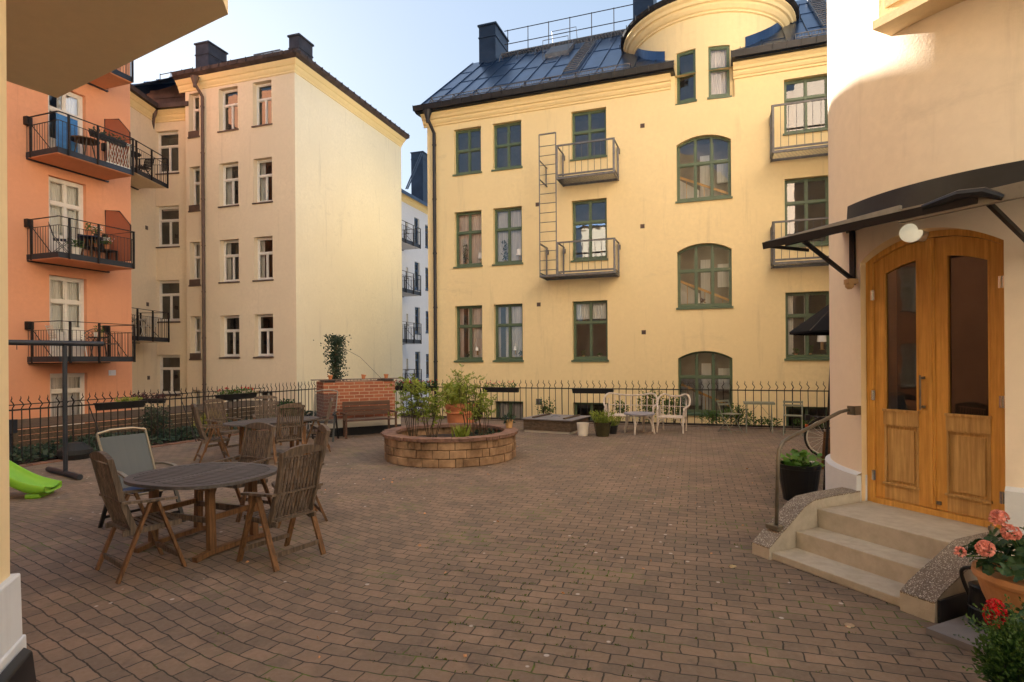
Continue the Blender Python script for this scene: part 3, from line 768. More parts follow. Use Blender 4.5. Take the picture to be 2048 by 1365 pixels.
t.build('turret_roof', 'rough_iron', yb)
t = MB(); t.lathe((TC.x, TC.y, 0), [(RT + .02, zE - .0), (RT + .02, zE + .28)], nT, cap=False)
# upstand where the roof meets the drum
t = MB()
for k in range(nT):
    a, b = aF + .5 + (2 * math.pi - 1.0) * k / nT, aF + .5 + (2 * math.pi - 1.0) * (k + 1) / nT
    def zr(a_):
        p = TP(a_, 0); d = (Vector((p.x, p.y)) - Y.o).dot(Y.n); return zE + .1 + (zR - zE - .1) * min(1, max(0, (ov - d) / (RS + ov)))
    t.face([TP(a, zr(a) - .1, RT + .02), TP(b, zr(b) - .1, RT + .02), TP(b, zr(b) + .28, RT + .02), TP(a, zr(a) + .28, RT + .02)])
    t.face([TP(a, zr(a) + .28, RT + .02), TP(b, zr(b) + .28, RT + .02), TP(b, zr(b) + .28, RT - .05), TP(a, zr(a) + .28, RT - .05)])
t.build('turret_flashing', 'roof', yb)
# downpipe with hopper
def downpipe(parent, pl, px, py, z0, z1, mat, r=.05, top=True, d=.12, fac=1.0):
    u = pl.U(px, py); g = MB()
    pts = [pl.P(u, z1, .40 if top else d), pl.P(u, z1 - .35, .38), pl.P(u + .10, z1 - .75, d), pl.P(u + .10, z0, d)] if top else [pl.P(u, z1, d), pl.P(u, z0, d)]
    g.tube(pts, r, 10)
    if top:
        c = pl.P(u, z1 - .25, .39); g.lathe(c, [(r, -.22), (r * 1.2, -.1), (r * 2.6, .18), (r * 2.8, .2)], 12)
    z = z1 - 1.2
    while z > z0 + .3:
        g.lathe(pl.P(u + (.10 if top else 0), z, d), [(r * 1.25, 0), (r * 1.25, .05)], 10); z -= 1.9
    return g.build('downpipe', mat, parent, smooth=False)
downpipe(yb, Y, 866, 245, -1.2, zE + .08, 'black', .06)

# steel fire escape platforms with ladder
def platform(name, ua_, ub_, zs, dp, open_left=None, hr=.98, parent=yb, lad=None):
    g = MB()
    for k in range(int((ub_ - ua_) / .035) + 1):
        u = ua_ + k * .035
        if u <= ub_: g.pbox(Y, u, u + .008, zs - .03, zs, .08, dp)
    g.pbox(Y, ua_, ub_, zs - .07, zs + .0, dp - .02, dp + .02); g.pbox(Y, ua_, ub_, zs - .07, zs, .05, .08)
    for u in (ua_, ub_): g.pbox(Y, u - .015, u + .015, zs - .07, zs, .0, dp + .02)
    deck = g.build(name, 'steel', parent)
    g = MB(); st = ua_ if open_left is None else open_left
    for z in (zs + .06, zs + hr): g.bar(Y.P(st, z, dp), Y.P(ub_, z, dp), .04, .05)
    n_ = int((ub_ - st) / .19)
    for k in range(n_ + 1):
        u = st + (ub_ - st) * k / n_; g.tube([Y.P(u, zs + .06, dp), Y.P(u, zs + hr, dp)], .008, 4)
    for u in (st, ub_): g.bar(Y.P(u, zs - .06, dp), Y.P(u, zs + hr + .02, dp), .06, .06)
    for u in ({ua_, st, ub_}):
        for z in (zs + .06, zs + hr): g.bar(Y.P(u, z, 0), Y.P(u, z, dp), .035, .035)
        g.bar(Y.P(u, zs, .1), Y.P(u, zs + hr, .1), .05, .035); g.pbox(Y, u - .03, u + .05, zs + hr * .8, zs + hr * .95, .0, .1)
    g.build('railing', 'steel', deck)
    return deck
dP = .85
uu0, uu1, uuL = Y.U(1115, 540, dP), Y.U(1229, 540, dP), Y.U(1080, 540, dP)
z2 = Y.Z(1160, 550, dP) + .06; z3 = Y.Z(1175, 352, dP) + .06
platform('escape_platform', uuL, uu1, z2, dP, open_left=uu0); platform('escape_platform', uu0, uu1, z3, dP)
g = MB(); zt = Y.Z(1095, 268, dP)
for u in (uuL, uu0 - .03): g.bar(Y.P(u, z2, dP), Y.P(u, zt, dP), .035, .05)
g.bar(Y.P(uuL, zt, dP), Y.P(uu0 - .03, zt, dP), .035, .04)
z = z2 + .15
while z < zt - .1: g.tube([Y.P(uuL, z, dP), Y.P(uu0 - .03, z, dP)], .012, 6); z += .3
g.bar(Y.P(uuL, z2 + 1, 0), Y.P(uuL, z2 + 1, dP), .03, .03); g.bar(Y.P(uuL, z3 + .6, 0), Y.P(uuL, z3 + .6, dP), .03, .03); g.bar(Y.P(uuL, z3, 0), Y.P(uuL, z3, dP), .03, .03)
g.bar(Y.P(uuL, z3, .1), Y.P(uuL, z3 + .62, .1), .04, .04)
g.build('escape_ladder', 'steel', yb)
uB = Y.U(1547, 480, .8)
platform('balcony', uB, uB + 3.0, Y.Z(1600, 522, .8), .8, hr=Y.Z(1547, 445, .8) - Y.Z(1547, 525, .8)); platform('balcony', uB, uB + 3.0, Y.Z(1600, 296, .8), .8, hr=Y.Z(1547, 213, .8) - Y.Z(1547, 303, .8))

# ================================================================ CREAM BUILDING (centre left)
lb_ = thing('cream_building', 'cream four storey building with white windows and a blank sunless gable', 'building', LP.P(0, -1.5))
uL0 = LP.U(372, 400); zL = 1.85 + 23 * (722.5 - 122) / 1180
print('L', uL0, zL)
cs = (LP.U(378, 230), LP.U(398.5, 230)); ca = (LP.U(437.5, 230), LP.U(475.6, 230)); cb = (LP.U(505.5, 200), LP.U(543, 200))
print('L cols', cs, ca, cb)
tops = [162.6, 316.4, 473.7, 628.8]; bots = [250.5, 405, 560.5, 714.5]
rowL = [(LP.Z(525, a), LP.Z(525, b)) for a, b in zip(tops, bots)]
print(rowL)
holes = []; wl = []
for i, r in enumerate(rowL):
    for c in (ca, cb):
        h = (c[0], c[1], r[1], r[0]); holes.append(h)
        wl.append((h, dict(trans=.36, upc=1, loc_=2, sill='sillb', fw=.07, curtain='curtw' if i in (1, 2) else None, cfrac=(.02, .3) if i == 1 else (.0, .22))))
    h = (cs[0], cs[1], r[1] + .15, r[0] + .02); holes.append(h); wl.append((h, dict(trans=.38, upc=1, loc_=1, sill='sillb', fw=.06, sillbox=.2, curtain='curt' if i > 1 else None)))
zbT, zbB = LP.Z(525, 782), -1.3
for c in (cs, ca, cb):
    h = (c[0] + .05, c[1] - .05, zbB + .1, zbT); holes.append(h); wl.append((h, dict(trans=0, upc=1, sill=None, fw=.06)))
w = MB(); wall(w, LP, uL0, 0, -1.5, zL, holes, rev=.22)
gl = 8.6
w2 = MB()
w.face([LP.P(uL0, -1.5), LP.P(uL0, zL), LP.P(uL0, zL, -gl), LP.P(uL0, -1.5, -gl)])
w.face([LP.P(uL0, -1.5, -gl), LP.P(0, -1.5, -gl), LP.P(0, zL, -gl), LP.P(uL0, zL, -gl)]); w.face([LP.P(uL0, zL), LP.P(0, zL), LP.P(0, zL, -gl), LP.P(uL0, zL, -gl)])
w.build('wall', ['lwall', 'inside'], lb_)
w2.face([GP.P(0, -1.5), GP.P(gl, -1.5), GP.P(gl, zL), GP.P(0, zL)])
w2.build('gable_wall', 'lgable', lb_)
for h, k in wl: window(lb_, LP, h, 'white', rev=.22, **k)
CL = [(0, .44), (.03, .43), (.03, .36), (.06, .32), (.09, .26), (.11, .19), (.15, .16), (.20, .07), (.24, .0)]
c = MB()
PA, PB, PC = (lambda d, z: LP.P(uL0 - .3, zL - z, d)), (lambda d, z: Vector((L0.x + LP.n.x * d + GP.n.x * d, L0.y + LP.n.y * d + GP.n.y * d, zL - z))), (lambda d, z: GP.P(gl + d * .6, zL - z, d))
for i in range(len(CL) - 1):
    (d0, a), (d1, b) = CL[i], CL[i + 1]
    for X, Z_ in ((PA, PB), (PB, PC)): c.face([X(d0, a), Z_(d0, a), Z_(d1, b), X(d1, b)])
c.face([PC(d, z) for d, z in CL] + [GP.P(gl, zL, 0)]); c.face([PA(d, z) for d, z in CL] + [LP.P(uL0 - .3, zL, 0)])
c.build('cornice', 'ytrim', lb_)
# gutter/fascia and low roof
r = MB()
for (X, Z_) in ((PA, PB), (PB, PC)):
    r.hexa([X(.24, -.0), Z_(.24, 0), Z_(.0, 0), X(.0, 0)], [X(.40, -.1), Z_(.40, -.1), Z_(0, -.1), X(0, -.1)])
    r.hexa([X(.37, -.1), Z_(.37, -.1), Z_(.35, -.1), X(.35, -.1)], [X(.40, -.24), Z_(.40, -.24), Z_(.37, -.24), X(.37, -.24)])
for k in range(14):
    p = PA(.42, -.12).lerp(PB(.42, -.12), (k + .5) / 14); r.bar(p, p + Vector((0, 0, .13)), .05, .03)
for k in range(20):
    p = PB(.42, -.12).lerp(PC(.42, -.12), (k + .5) / 20); r.bar(p, p + Vector((0, 0, .13)), .05, .03)
r.build('eave_gutter', 'rust', lb_)
r = MB(); e0, e1, e2 = PA(.3, -.12), PB(.3, -.12), PC(.3, -.12)
rdg0 = LP.P(uL0 - 3.3, zL + 2.5, -4.3); rdg1 = LP.P(-6.0, zL + 2.5, -4.3); bk0 = LP.P(uL0 - 3.3, zL + .1, -gl - .3); bk1 = LP.P(.3, zL + .1, -gl - .3)
e0b = LP.P(uL0 - 3.3, zL + .12, .3)
r.face([e0b, e1, rdg1, rdg0]); r.face([e1, bk1, rdg1]); r.face([bk1, bk0, rdg0, rdg1]); r.face([e0b, rdg0, bk0])
for k in range(13):
    f_ = k / 13; a = e0b.lerp(e1, f_); b = rdg0.lerp(rdg1, f_); r.bar(a + Vector((0, 0, .02)), b + Vector((0, 0, .02)), .02, .04)
lroof = r.build('roof', 'roof', lb_)
# chimneys of the cream building
d1 = -1.2
ua, ub = LP.U(578, 95, d1), LP.U(598, 95, d1); chimney(lroof, LP, ua, ub, d1 - .9, d1, zL, LP.Z(588, 73, d1), 'chimb')
d1 = -2.2
ua, ub = LP.U(391, 110, d1), LP.U(417, 110, d1); chimney(lroof, LP, ua, ub, d1 - 1.1, d1, zL, LP.Z(404, 88, d1), 'chimb')
g = MB()
for a_, b_, y_ in ((320, 385, 131), (432, 520, 127)):
    for zz in (.25, .5):
        g.tube([LP.P(LP.U(a_, 120, -3), zL + 1.9 + zz, -3), LP.P(LP.U(b_, 120, -3), zL + 1.9 + zz, -3)], .02, 5)
    for k in range(4):
        u = LP.U(a_ + (b_ - a_) * k / 3, 120, -3); g.tube([LP.P(u, zL + 1.6, -3), LP.P(u, zL + 2.45, -3)], .018, 5)
g.build('roof_railing', 'rough_iron', lroof)
g = MB(); ua, ub = LP.U(520, 100, -2.6), LP.U(572, 100, -2.6)
for k in range(26):
    u = ua + (ub - ua) * k / 25; g.bar(LP.P(u, zL + 1.75, -2.7), LP.P(u, zL + 1.95, -2.2), .02, .03)
g.bar(LP.P(ua, zL + 1.75, -2.7), LP.P(ub, zL + 1.75, -2.7), .03, .04); g.bar(LP.P(ua, zL + 1.95, -2.2), LP.P(ub, zL + 1.95, -2.2), .03, .04)
for k in range(4):
    u = ua + (ub - ua) * k / 3; g.bar(LP.P(u, zL + 1.2, -2.5), LP.P(u, zL + 1.8, -2.5), .03, .03)
g.build('roof_walkway', 'steel', lroof)
downpipe(lb_, LP, 405, 152, -1.3, zL - .05, 'sillb', .065)
for px, py in ((366, 380), (366, 531), (369, 681)):
    pass

# ================================================================ CREAM LINK WING (between orange and cream buildings)
lk = thing('cream_wing', 'lower cream wing with white windows between the orange and cream buildings', 'building', M1.P(0, -1.5))
zM = M1.Z(335, 224)
u1a, u1b = 0.0, 1.83
print('M', zM)
cw = (M1.U(311.5, 320), M1.U(357, 320)); print('M win', cw)
rowM = [(M1.Z(335, 262), M1.Z(335, 347)), (M1.Z(335, 412), M1.Z(335, 494)), (M1.Z(335, 561), M1.Z(335, 644)), (M1.Z(335, 711), M1.Z(335, 790))]
holes = [(cw[0], cw[1], b, a) for a, b in rowM]
w = MB(); wall(w, M1, u1a, u1b + .3, -1.5, zM, holes, rev=.16)
m2a, m2b = -4.5, 1.3
hm2 = [(-1.9, -.95, b, a + .05) for a, b in rowM]
wall(w, M2, m2a, m2b, -1.5, zM, hm2, rev=.16)
w.face([M2.P(m2a, -1.5), M2.P(m2a, zM), M2.P(m2a, zM, -6), M2.P(m2a, -1.5, -6)])
w.build('wall', ['lwall', 'inside'], lk)
for h in holes: window(lk, M1, h, 'white', trans=.34, upc=1, loc_=2, sill='sillb', fw=.08, curtain='curtw' if h is holes[1] else None, cfrac=(.05, .95), czf=(.9, 1))
for h in hm2: window(lk, M2, h, 'white', trans=.34, upc=1, loc_=2, sill='sillb', fw=.07)
c = MB(); cornice(c, M1, u1a, u1b + .2, zM, CL); cornice(c, M2, m2a, m2b + .0, zM, CL); c.build('cornice', 'ytrim', lk)
r = MB()
r.pbox(M1, u1a - .1, u1b + .25, zM, zM + .18, -.2, .42); r.pbox(M2, m2a, m2b + .1, zM, zM + .18, -.2, .42)
r.face([M2.P(m2a, zM + .18, .35), M2.P(m2b, zM + .18, .35), M2.P(m2b, zM + 2.6, -3.5), M2.P(m2a, zM + 2.6, -3.5)])
r.build('eave_gutter', 'rust', lk)
r = MB()   # brown sheet wall of the roof storey
r.face([M1.P(u1a - .3, zM + .15, -.05), M1.P(u1b + .12, zM + .15, -.05), M1.P(u1b + .12, zL + .1, -.3), M1.P(u1a - .3, zL + .1, -.3)])
r.hexa([M1.P(u1a - 1.0, zL + .06, -.9), M1.P(u1b + .25, zL + .06, -.0), M1.P(u1b + .25, zL + .06, -3), M1.P(u1a - 1, zL + .06, -3)],
       [M1.P(u1a - 1.0, zL + .28, -.9), M1.P(u1b + .25, zL + .28, -.0), M1.P(u1b + .25, zL + .28, -3), M1.P(u1a - 1, zL + .28, -3)])
for zz in (.33, .66): r.bar(M1.P(u1a - .3, zM + (zL - zM) * zz, -.15), M1.P(u1b + .12, zM + (zL - zM) * zz, -.15), .02, .02)
r.build('roof_storey', 'rust', lk)
g = MB(); pc = M1.P(u1a, 0, .0); g.tube([(pc.x + .3, pc.y - .3, zM + .15), (pc.x + .28, pc.y - .28, zM - .3), (pc.x + .12, pc.y - .12, zM - .8), (pc.x + .12, pc.y - .12, -1.2)], .065, 10)
g.lathe((pc.x + .3, pc.y - .3, zM), [(.07, -.3), (.17, 0), (.18, .02)], 12); g.build('downpipe', 'sillb', lk)
for px, py in ((293, 456), (295, 609), (297, 756)):
    p = M2.hit(px, py); v = MB(); v.pbox(M2, p[0] - .08, p[0] + .08, p[1] - .08, p[1] + .08, 0, .015); v.build('vent', 'sillb', lk)

def balcony(parent, pl, ua_, ub_, zt_, dp, thick=.18, rail=1.02, low=.77, under='owall', posts=(0, .28, .62, 1.0), left=True, label=None, boxes=True, sp=.115):
    """steel balcony: slab with fascia, railing, posts"""
    g = MB(); g.pbox(pl, ua_, ub_, zt_ - thick, zt_ - .03, .0, dp - .03, 1)
    g.pbox(pl, ua_, ub_, zt_ - thick + .02, zt_, dp - .03, dp + .0, 0)
    for u in (ua_, ub_): g.pbox(pl, u - .015, u + .015, zt_ - thick + .02, zt_, 0, dp, 0)
    g.pbox(pl, ua_ + .02, ub_ - .02, zt_ - .03, zt_ - .005, .01, dp - .04, 0)
    g.pbox(pl, ua_ - .02, ub_ + .12, zt_ - thick - .03, zt_ - thick + .01, .02, .09, 0)
    sl = g.build('balcony', ['balc', under], parent)
    g = MB()
    def run(f, n_):
        for k in range(n_ + 1): g.tube([f(k / n_, zt_), f(k / n_, zt_ + low)], .0085, 4)
        g.bar(f(0, zt_ + low), f(1, zt_ + low), .03, .012); g.bar(f(0, zt_ + rail), f(1, zt_ + rail), .045, .02)
    fr = lambda t_, z: pl.P(ua_ + (ub_ - ua_) * t_, z, dp + .01)
    run(fr, int((ub_ - ua_) / sp))
    for u in (ua_, ub_): run(lambda t_, z, u=u: pl.P(u, z, .03 + (dp - .03) * t_), int(dp / sp))
    g.build('railing', 'iron', sl)
    for t_ in posts:
        g = MB(); g.bar(fr(t_, zt_ - thick - .0) + Vector((pl.n.x, pl.n.y, 0)) * .02, fr(t_, zt_ + rail) + Vector((pl.n.x, pl.n.y, 0)) * .02, .05, .05); g.build('post', 'iron', sl)
    for u in (ua_, ub_):
        g = MB(); g.bar(pl.P(u, zt_ - thick, .2), pl.P(u, zt_ + rail, .2), .05, .05)
        if boxes: g.pbox(pl, u - .08, u + .08, zt_ + rail - .22, zt_ + rail + .02, .0, .16)
        g.tube([pl.P(u, zt_ + rail - .2, .2), pl.P(u, zt_, dp * .75)], .012, 5)
        g.build('stay', 'iron', sl)
    return sl
b2u = (-2.9, -.15)
balcony(lk, M2, b2u[0], b2u[1], M2.Z(345, 374, 1.3), 1.3, under='lwall', sp=.12, boxes=False); balcony(lk, M2, b2u[0], b2u[1], M2.Z(345, 677, 1.3), 1.3, under='lwall', sp=.12, boxes=False)

# ================================================================ ORANGE BUILDING (left)
ob = thing('orange_building', 'salmon orange building with white french doors and black steel balconies', 'building', OP.P(0, -1.5))
oL, oR = -24.0, OP.U(262, 450)
dc = (OP.U(98.5, 555), OP.U(173.5, 555)); print('O', oR, 'door', dc, dc[1] - dc[0])
ZB = [11.10, 8.08, 5.06, 2.04]
tops_o = [None, OP.Z(134, 178 + 0), OP.Z(134, 360), OP.Z(134, 554)]
print('O tops', tops_o)
zo = [(z, z + 2.45) for z in ZB]; 
zo = [(ZB[i], (tops_o[i] if tops_o[i] else ZB[0] + (tops_o[1] - ZB[1]))) for i in range(4)]
g0 = (OP.Z(134, 862), OP.Z(134, 747))
holes = [(dc[0], dc[1], a, b) for a, b in zo] + [(dc[0], dc[1], g0[0], g0[1])]
extra = [(-22 + 3.2 * i, -20.8 + 3.2 * i, .6 + 3.02 * j, 2.4 + 3.02 * j) for i in range(5) for j in range(4)]
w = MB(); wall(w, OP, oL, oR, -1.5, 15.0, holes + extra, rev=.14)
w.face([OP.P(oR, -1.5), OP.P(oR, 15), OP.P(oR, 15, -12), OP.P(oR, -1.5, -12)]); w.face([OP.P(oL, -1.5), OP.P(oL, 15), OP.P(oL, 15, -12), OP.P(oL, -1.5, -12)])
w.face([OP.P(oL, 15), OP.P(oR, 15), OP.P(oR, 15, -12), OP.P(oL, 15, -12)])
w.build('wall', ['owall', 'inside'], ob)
for i, h in enumerate(holes):
    window(ob, OP, h, 'white', rev=.14, fw=.11, mid=.075, trans=.31, panel=.28 if i < 4 else .12, sill=None, curtain='curtw' if i in (1, 2, 3) else 'curt', cfrac=(.02, .98) if i != 1 else (.4, .98))
for h in extra: window(ob, OP, h, 'white', rev=.14, fw=.1, trans=.35, upc=2, loc_=2, sill='sillb', curtain='curtw', cfrac=(.02, .98))
bal = []
bu = (OP.U(54, 510), OP.U(269, 530, 1.39))
for z in ZB: bal.append(balcony(ob, OP, bu[0], bu[1], z, 1.39, posts=(.12, .49, .98)))
for z in ZB[1:3]:
    g = MB(); ub_ = bu[1] - .02
    pts = [OP.P(ub_, z + .1, .10), OP.P(ub_, z + .1, 1.25), OP.P(ub_, z + 1.25, 1.25), OP.P(ub_, z + 1.75, .75), OP.P(ub_, z + 1.85, .10)]
    off = Vector((OP.d.x, OP.d.y, 0)) * .03
    g.face(pts, 0); g.face([p + off for p in pts], 0)
    g.tube(pts, .018, 5, mi=1, closed=True)
    g.build('privacy_panel', ['ipanel', 'iron'], ob)
v = MB(); u, z = OP.hit(224, 746); v.pbox(OP, u - .12, u + .12, z - .09, z + .09, 0, .02); v.pbox(OP, u - .07, u + .06, z - .06, z + .05, .02, .03); v.build('vent', 'wwall', ob)
c = MB(); cornice(c, OP, oL, oR + .2, 15, CL); c.build('cornice', 'ytrim', ob)

# ================================================================ WHITE BUILDING (far, in the gap)
wb = thing('white_building', 'white building with blue windows and black balconies seen in the gap', 'building', WP.P(0, -1.5))
zW = WP.Z(827, 402); cwA = (WP.U(829, 500), WP.U(839, 500)); cwB = (WP.U(850.5, 500), WP.U(860, 500))
print('W', zW, cwA, cwB)
holes = []
for yt, yb_ in ((437, 492), (525, 580), (615, 668), (704, 760)):
    holes += [(cwA[0], cwA[1], WP.Z(834, yb_), WP.Z(834, yt)), (cwB[0], cwB[1], WP.Z(834, yb_ - 4), WP.Z(834, yt + 4))]
nar = [(WP.U(812.5, y), WP.U(816.5, y), WP.Z(814, y + 22), WP.Z(814, y)) for y in (444, 535, 628, 718)]
w = MB(); wall(w, WP, -14, 14, -1.5, zW, holes + nar, rev=.12)
w.face([WP.P(-14, -1.5), WP.P(-14, zW), WP.P(-14, zW, -10), WP.P(-14, -1.5, -10)]); w.face([WP.P(-14, zW), WP.P(14, zW), WP.P(14, zW, -10), WP.P(-14, zW, -10)])
w.build('wall', ['wwall', 'inside'], wb)
for h in holes: window(wb, WP, h, 'bluep', rev=.12, trans=.3, upc=1, loc_=1, sill='bluep', fw=.12)
for h in nar: window(wb, WP, h, 'white', rev=.12, trans=0, upc=1, sill='sillb', fw=.08)
uw0, uw1 = WP.U(790, 480, 1.3), WP.U(840, 480, 1.3)
for yy in (488, 583, 680, 772): balcony(wb, WP, uw0, uw1, WP.Z(835, yy, 1.3), 1.3, under='wwall', sp=.2, posts=(0, .4, .7, 1), boxes=False, thick=.25)
c = MB(); cornice(c, WP, -14, 14, zW, CL); c.build('cornice', 'ytrim', wb)
r = MB(); r.face([WP.P(-14, zW + .05, .5), WP.P(14, zW + .05, .5), WP.P(14, zW + 1.6, -4), WP.P(-14, zW + 1.6, -4)]); r.face([WP.P(-14, zW + .05, .5), WP.P(14, zW + .05, .5), WP.P(14, zW - .15, .45), WP.P(-14, zW - .15, .45)])
wr = r.build('roof', 'roof', wb)
dd = -2.0; chimney(wr, WP, WP.U(846, 350, dd), WP.U(854, 350, dd) + 1.2, dd - 1, dd, zW, WP.Z(848, 306, dd), 'roofb')
g = MB()
for o_ in (0, .7): g.tube([AT(812 + o_ * 5, 378, 40), AT(842 + o_ * 5, 307, 44)], .05, 5)
g.build('roof_ladder', 'roofb', wr)

# ================================================================ ROUND ENTRANCE TOWER (right)
A0 = Vector((2.37, 5.41)); WR = Vector((.42, -.907)).normalized(); IN = Vector((.907, .42)).normalized()
def SP(s, i, z): p = A0 + WR * s + IN * i; return Vector((p.x, p.y, z))
SM = .63; RR = 1.79; CT = A0 + WR * SM + IN * (1.15 + RR)
rt = thing('entrance_tower', 'peach rounded entrance wall with white plinth around the oak double door', 'building', (CT.x, CT.y, 0))
aO = math.atan2(-IN.y, -IN.x)
def ang(s_): return aO + math.asin(max(-1, min(1, (s_ - SM) / RR)))   # s measured along the wall chord
def CPt(a, z, r_=RR): return Vector((CT.x + r_ * math.cos(a), CT.y + r_ * math.sin(a), z))
o0, o1 = SM - .635, SM + .60; ZL = .40; ZS, ZA = 2.80, 3.0
def archz(s_, rise=ZA - ZS, zs_=ZS, a=o0, b=o1):
    W = b - a; Rr = (W * W / 4 + rise * rise) / (2 * rise); cu = (a + b) / 2
    return zs_ - (Rr - rise) + math.sqrt(max(0, Rr * Rr - (s_ - cu) ** 2))
t = MB(); t2 = MB(); ztow = 13.5
a_in0, a_in1 = ang(o0), ang(o1)
sgn = 1 if a_in1 > a_in0 else -1
NO, NRS = 40, 320
lst = [a_in0 + (a_in1 - a_in0) * k / NO for k in range(NO + 1)]
rest = [a_in1 + sgn * (2 * math.pi - abs(a_in1 - a_in0)) * k / NRS for k in range(NRS + 1)]
def s_of(a): return SM + RR * math.sin(a - aO)
for i in range(NO):
    a, b = lst[i], lst[i + 1]; za, zb_ = archz(s_of(a)), archz(s_of(b))
    t.face([CPt(a, za), CPt(b, zb_), CPt(b, ztow), CPt(a, ztow)])
    t2.face([CPt(a, za), CPt(b, zb_), SP(s_of(b), 1.42, zb_), SP(s_of(a), 1.42, za)], 1)
for i in range(NRS):
    a, b = rest[i], rest[i + 1]
    t.face([CPt(a, 0), CPt(b, 0), CPt(b, ztow), CPt(a, ztow)])
for s_, a in ((o0, a_in0), (o1, a_in1)):
    t2.face([CPt(a, ZL), CPt(a, archz(s_)), SP(s_, 1.42, archz(s_)), SP(s_, 1.42, ZL)], 1)
t2.face([SP(o0 - .1, 2.0, 0), SP(o1 + .1, 2.0, 0), SP(o1 + .1, 2.0, 3.2), SP(o0 - .1, 2.0, 3.2)], 2)
ow = t.build('wall', 'rwall', rt); weld(ow); t2.build('door_reveal', ['rwall', 'rtrim', 'inside'], rt)
p = MB()
zpl = .66
PR = .055
def plr(a0, a1, n_, z1_):
    global p
    for i in range(n_):
        a, b = a0 + (a1 - a0) * i / n_, a0 + (a1 - a0) * (i + 1) / n_
        p.face([CPt(a, 0, RR + PR), CPt(b, 0, RR + PR), CPt(b, z1_, RR + PR), CPt(a, z1_, RR + PR)])
        p.face([CPt(a, z1_, RR + PR), CPt(b, z1_, RR + PR), CPt(b, z1_ + .03, RR), CPt(a, z1_ + .03, RR)])
for a, z1_, s_, sg_ in ((a_in0, zpl, o0, -1.9), (a_in1, zpl + .1, o1, 1.5)):
    p = MB(); plr(a, a + sgn * sg_, 50, z1_)
    p.face([CPt(a, 0, RR + PR), CPt(a, z1_, RR + PR), SP(s_ + (.015 if s_ == o0 else -.015), 1.40, z1_), SP(s_ + (.015 if s_ == o0 else -.015), 1.40, 0)])
    p.face([CPt(a, z1_, RR + PR), CPt(a, z1_, RR), SP(s_ + (.015 if s_ == o0 else -.015), 1.40, z1_)])
    p.build('plinth', 'plinth', rt)
bd = MB(); bd.prism([(6.95, .5), (15, .5), (15, 12), (6.95, 12)], 0, 13); bd.build('unseen_shade_wing', 'rwall', rt)  # unseen body of the tower building, added to shade the right side
# oriel above the door
o = MB()
def SB(mb, s0, s1, i0, i1, z0, z1, mi=0): return mb.hexa([SP(s0, i0, z0), SP(s1, i0, z0), SP(s1, i1, z0), SP(s0, i1, z0)], [SP(s0, i0, z1), SP(s1, i0, z1), SP(s1, i1, z1), SP(s0, i1, z1)], mi)
SB(o, .42, 4, .93, 2.4, 4.95, 9); SB(o, .38, 4, .90, 2.0, 4.87, 4.948); SB(o, .48, 4, .915, 1.2, 5.02, 5.07); SB(o, .48, .53, .915, 1.2, 5.07, 6); 
o.build('oriel', 'rtrim', rt)
# double door
DI = 1.375
dr = MB()
d0, d1 = o0 + .07, o1 - .065; dm = (d0 + d1) / 2 - .01
def dz(s_): return archz(s_, ZA - ZS, ZS - .0, o0, o1) - .06
def vstrip(mb, s0, s1, z0, z1f, i0, i1, n_=1, mi=0):
    for k in range(n_):
        a, b = s0 + (s1 - s0) * k / n_, s0 + (s1 - s0) * (k + 1) / n_
        za, zb_ = (z1f(a), z1f(b)) if callable(z1f) else (z1f, z1f)
        zla, zlb = (z0(a), z0(b)) if callable(z0) else (z0, z0)
        mb.hexa([SP(a, i0, zla), SP(b, i0, zlb), SP(b, i1, zlb), SP(a, i1, zla)], [SP(a, i0, za), SP(b, i0, zb_), SP(b, i1, zb_), SP(a, i1, za)], mi)
fr = MB()
vstrip(fr, o0 + .004, d0, ZL, archz, DI - .03, DI + .07); vstrip(fr, d1, o1 - .004, ZL, archz, DI - .03, DI + .07)
vstrip(fr, d0, d1, lambda s_: dz(s_) + .006, archz, DI - .03, DI + .07, 14)
SB(fr, d0, d1, DI - .05, DI + .07, ZL, ZL + .05)
fr.build('door_frame', 'oak', rt)
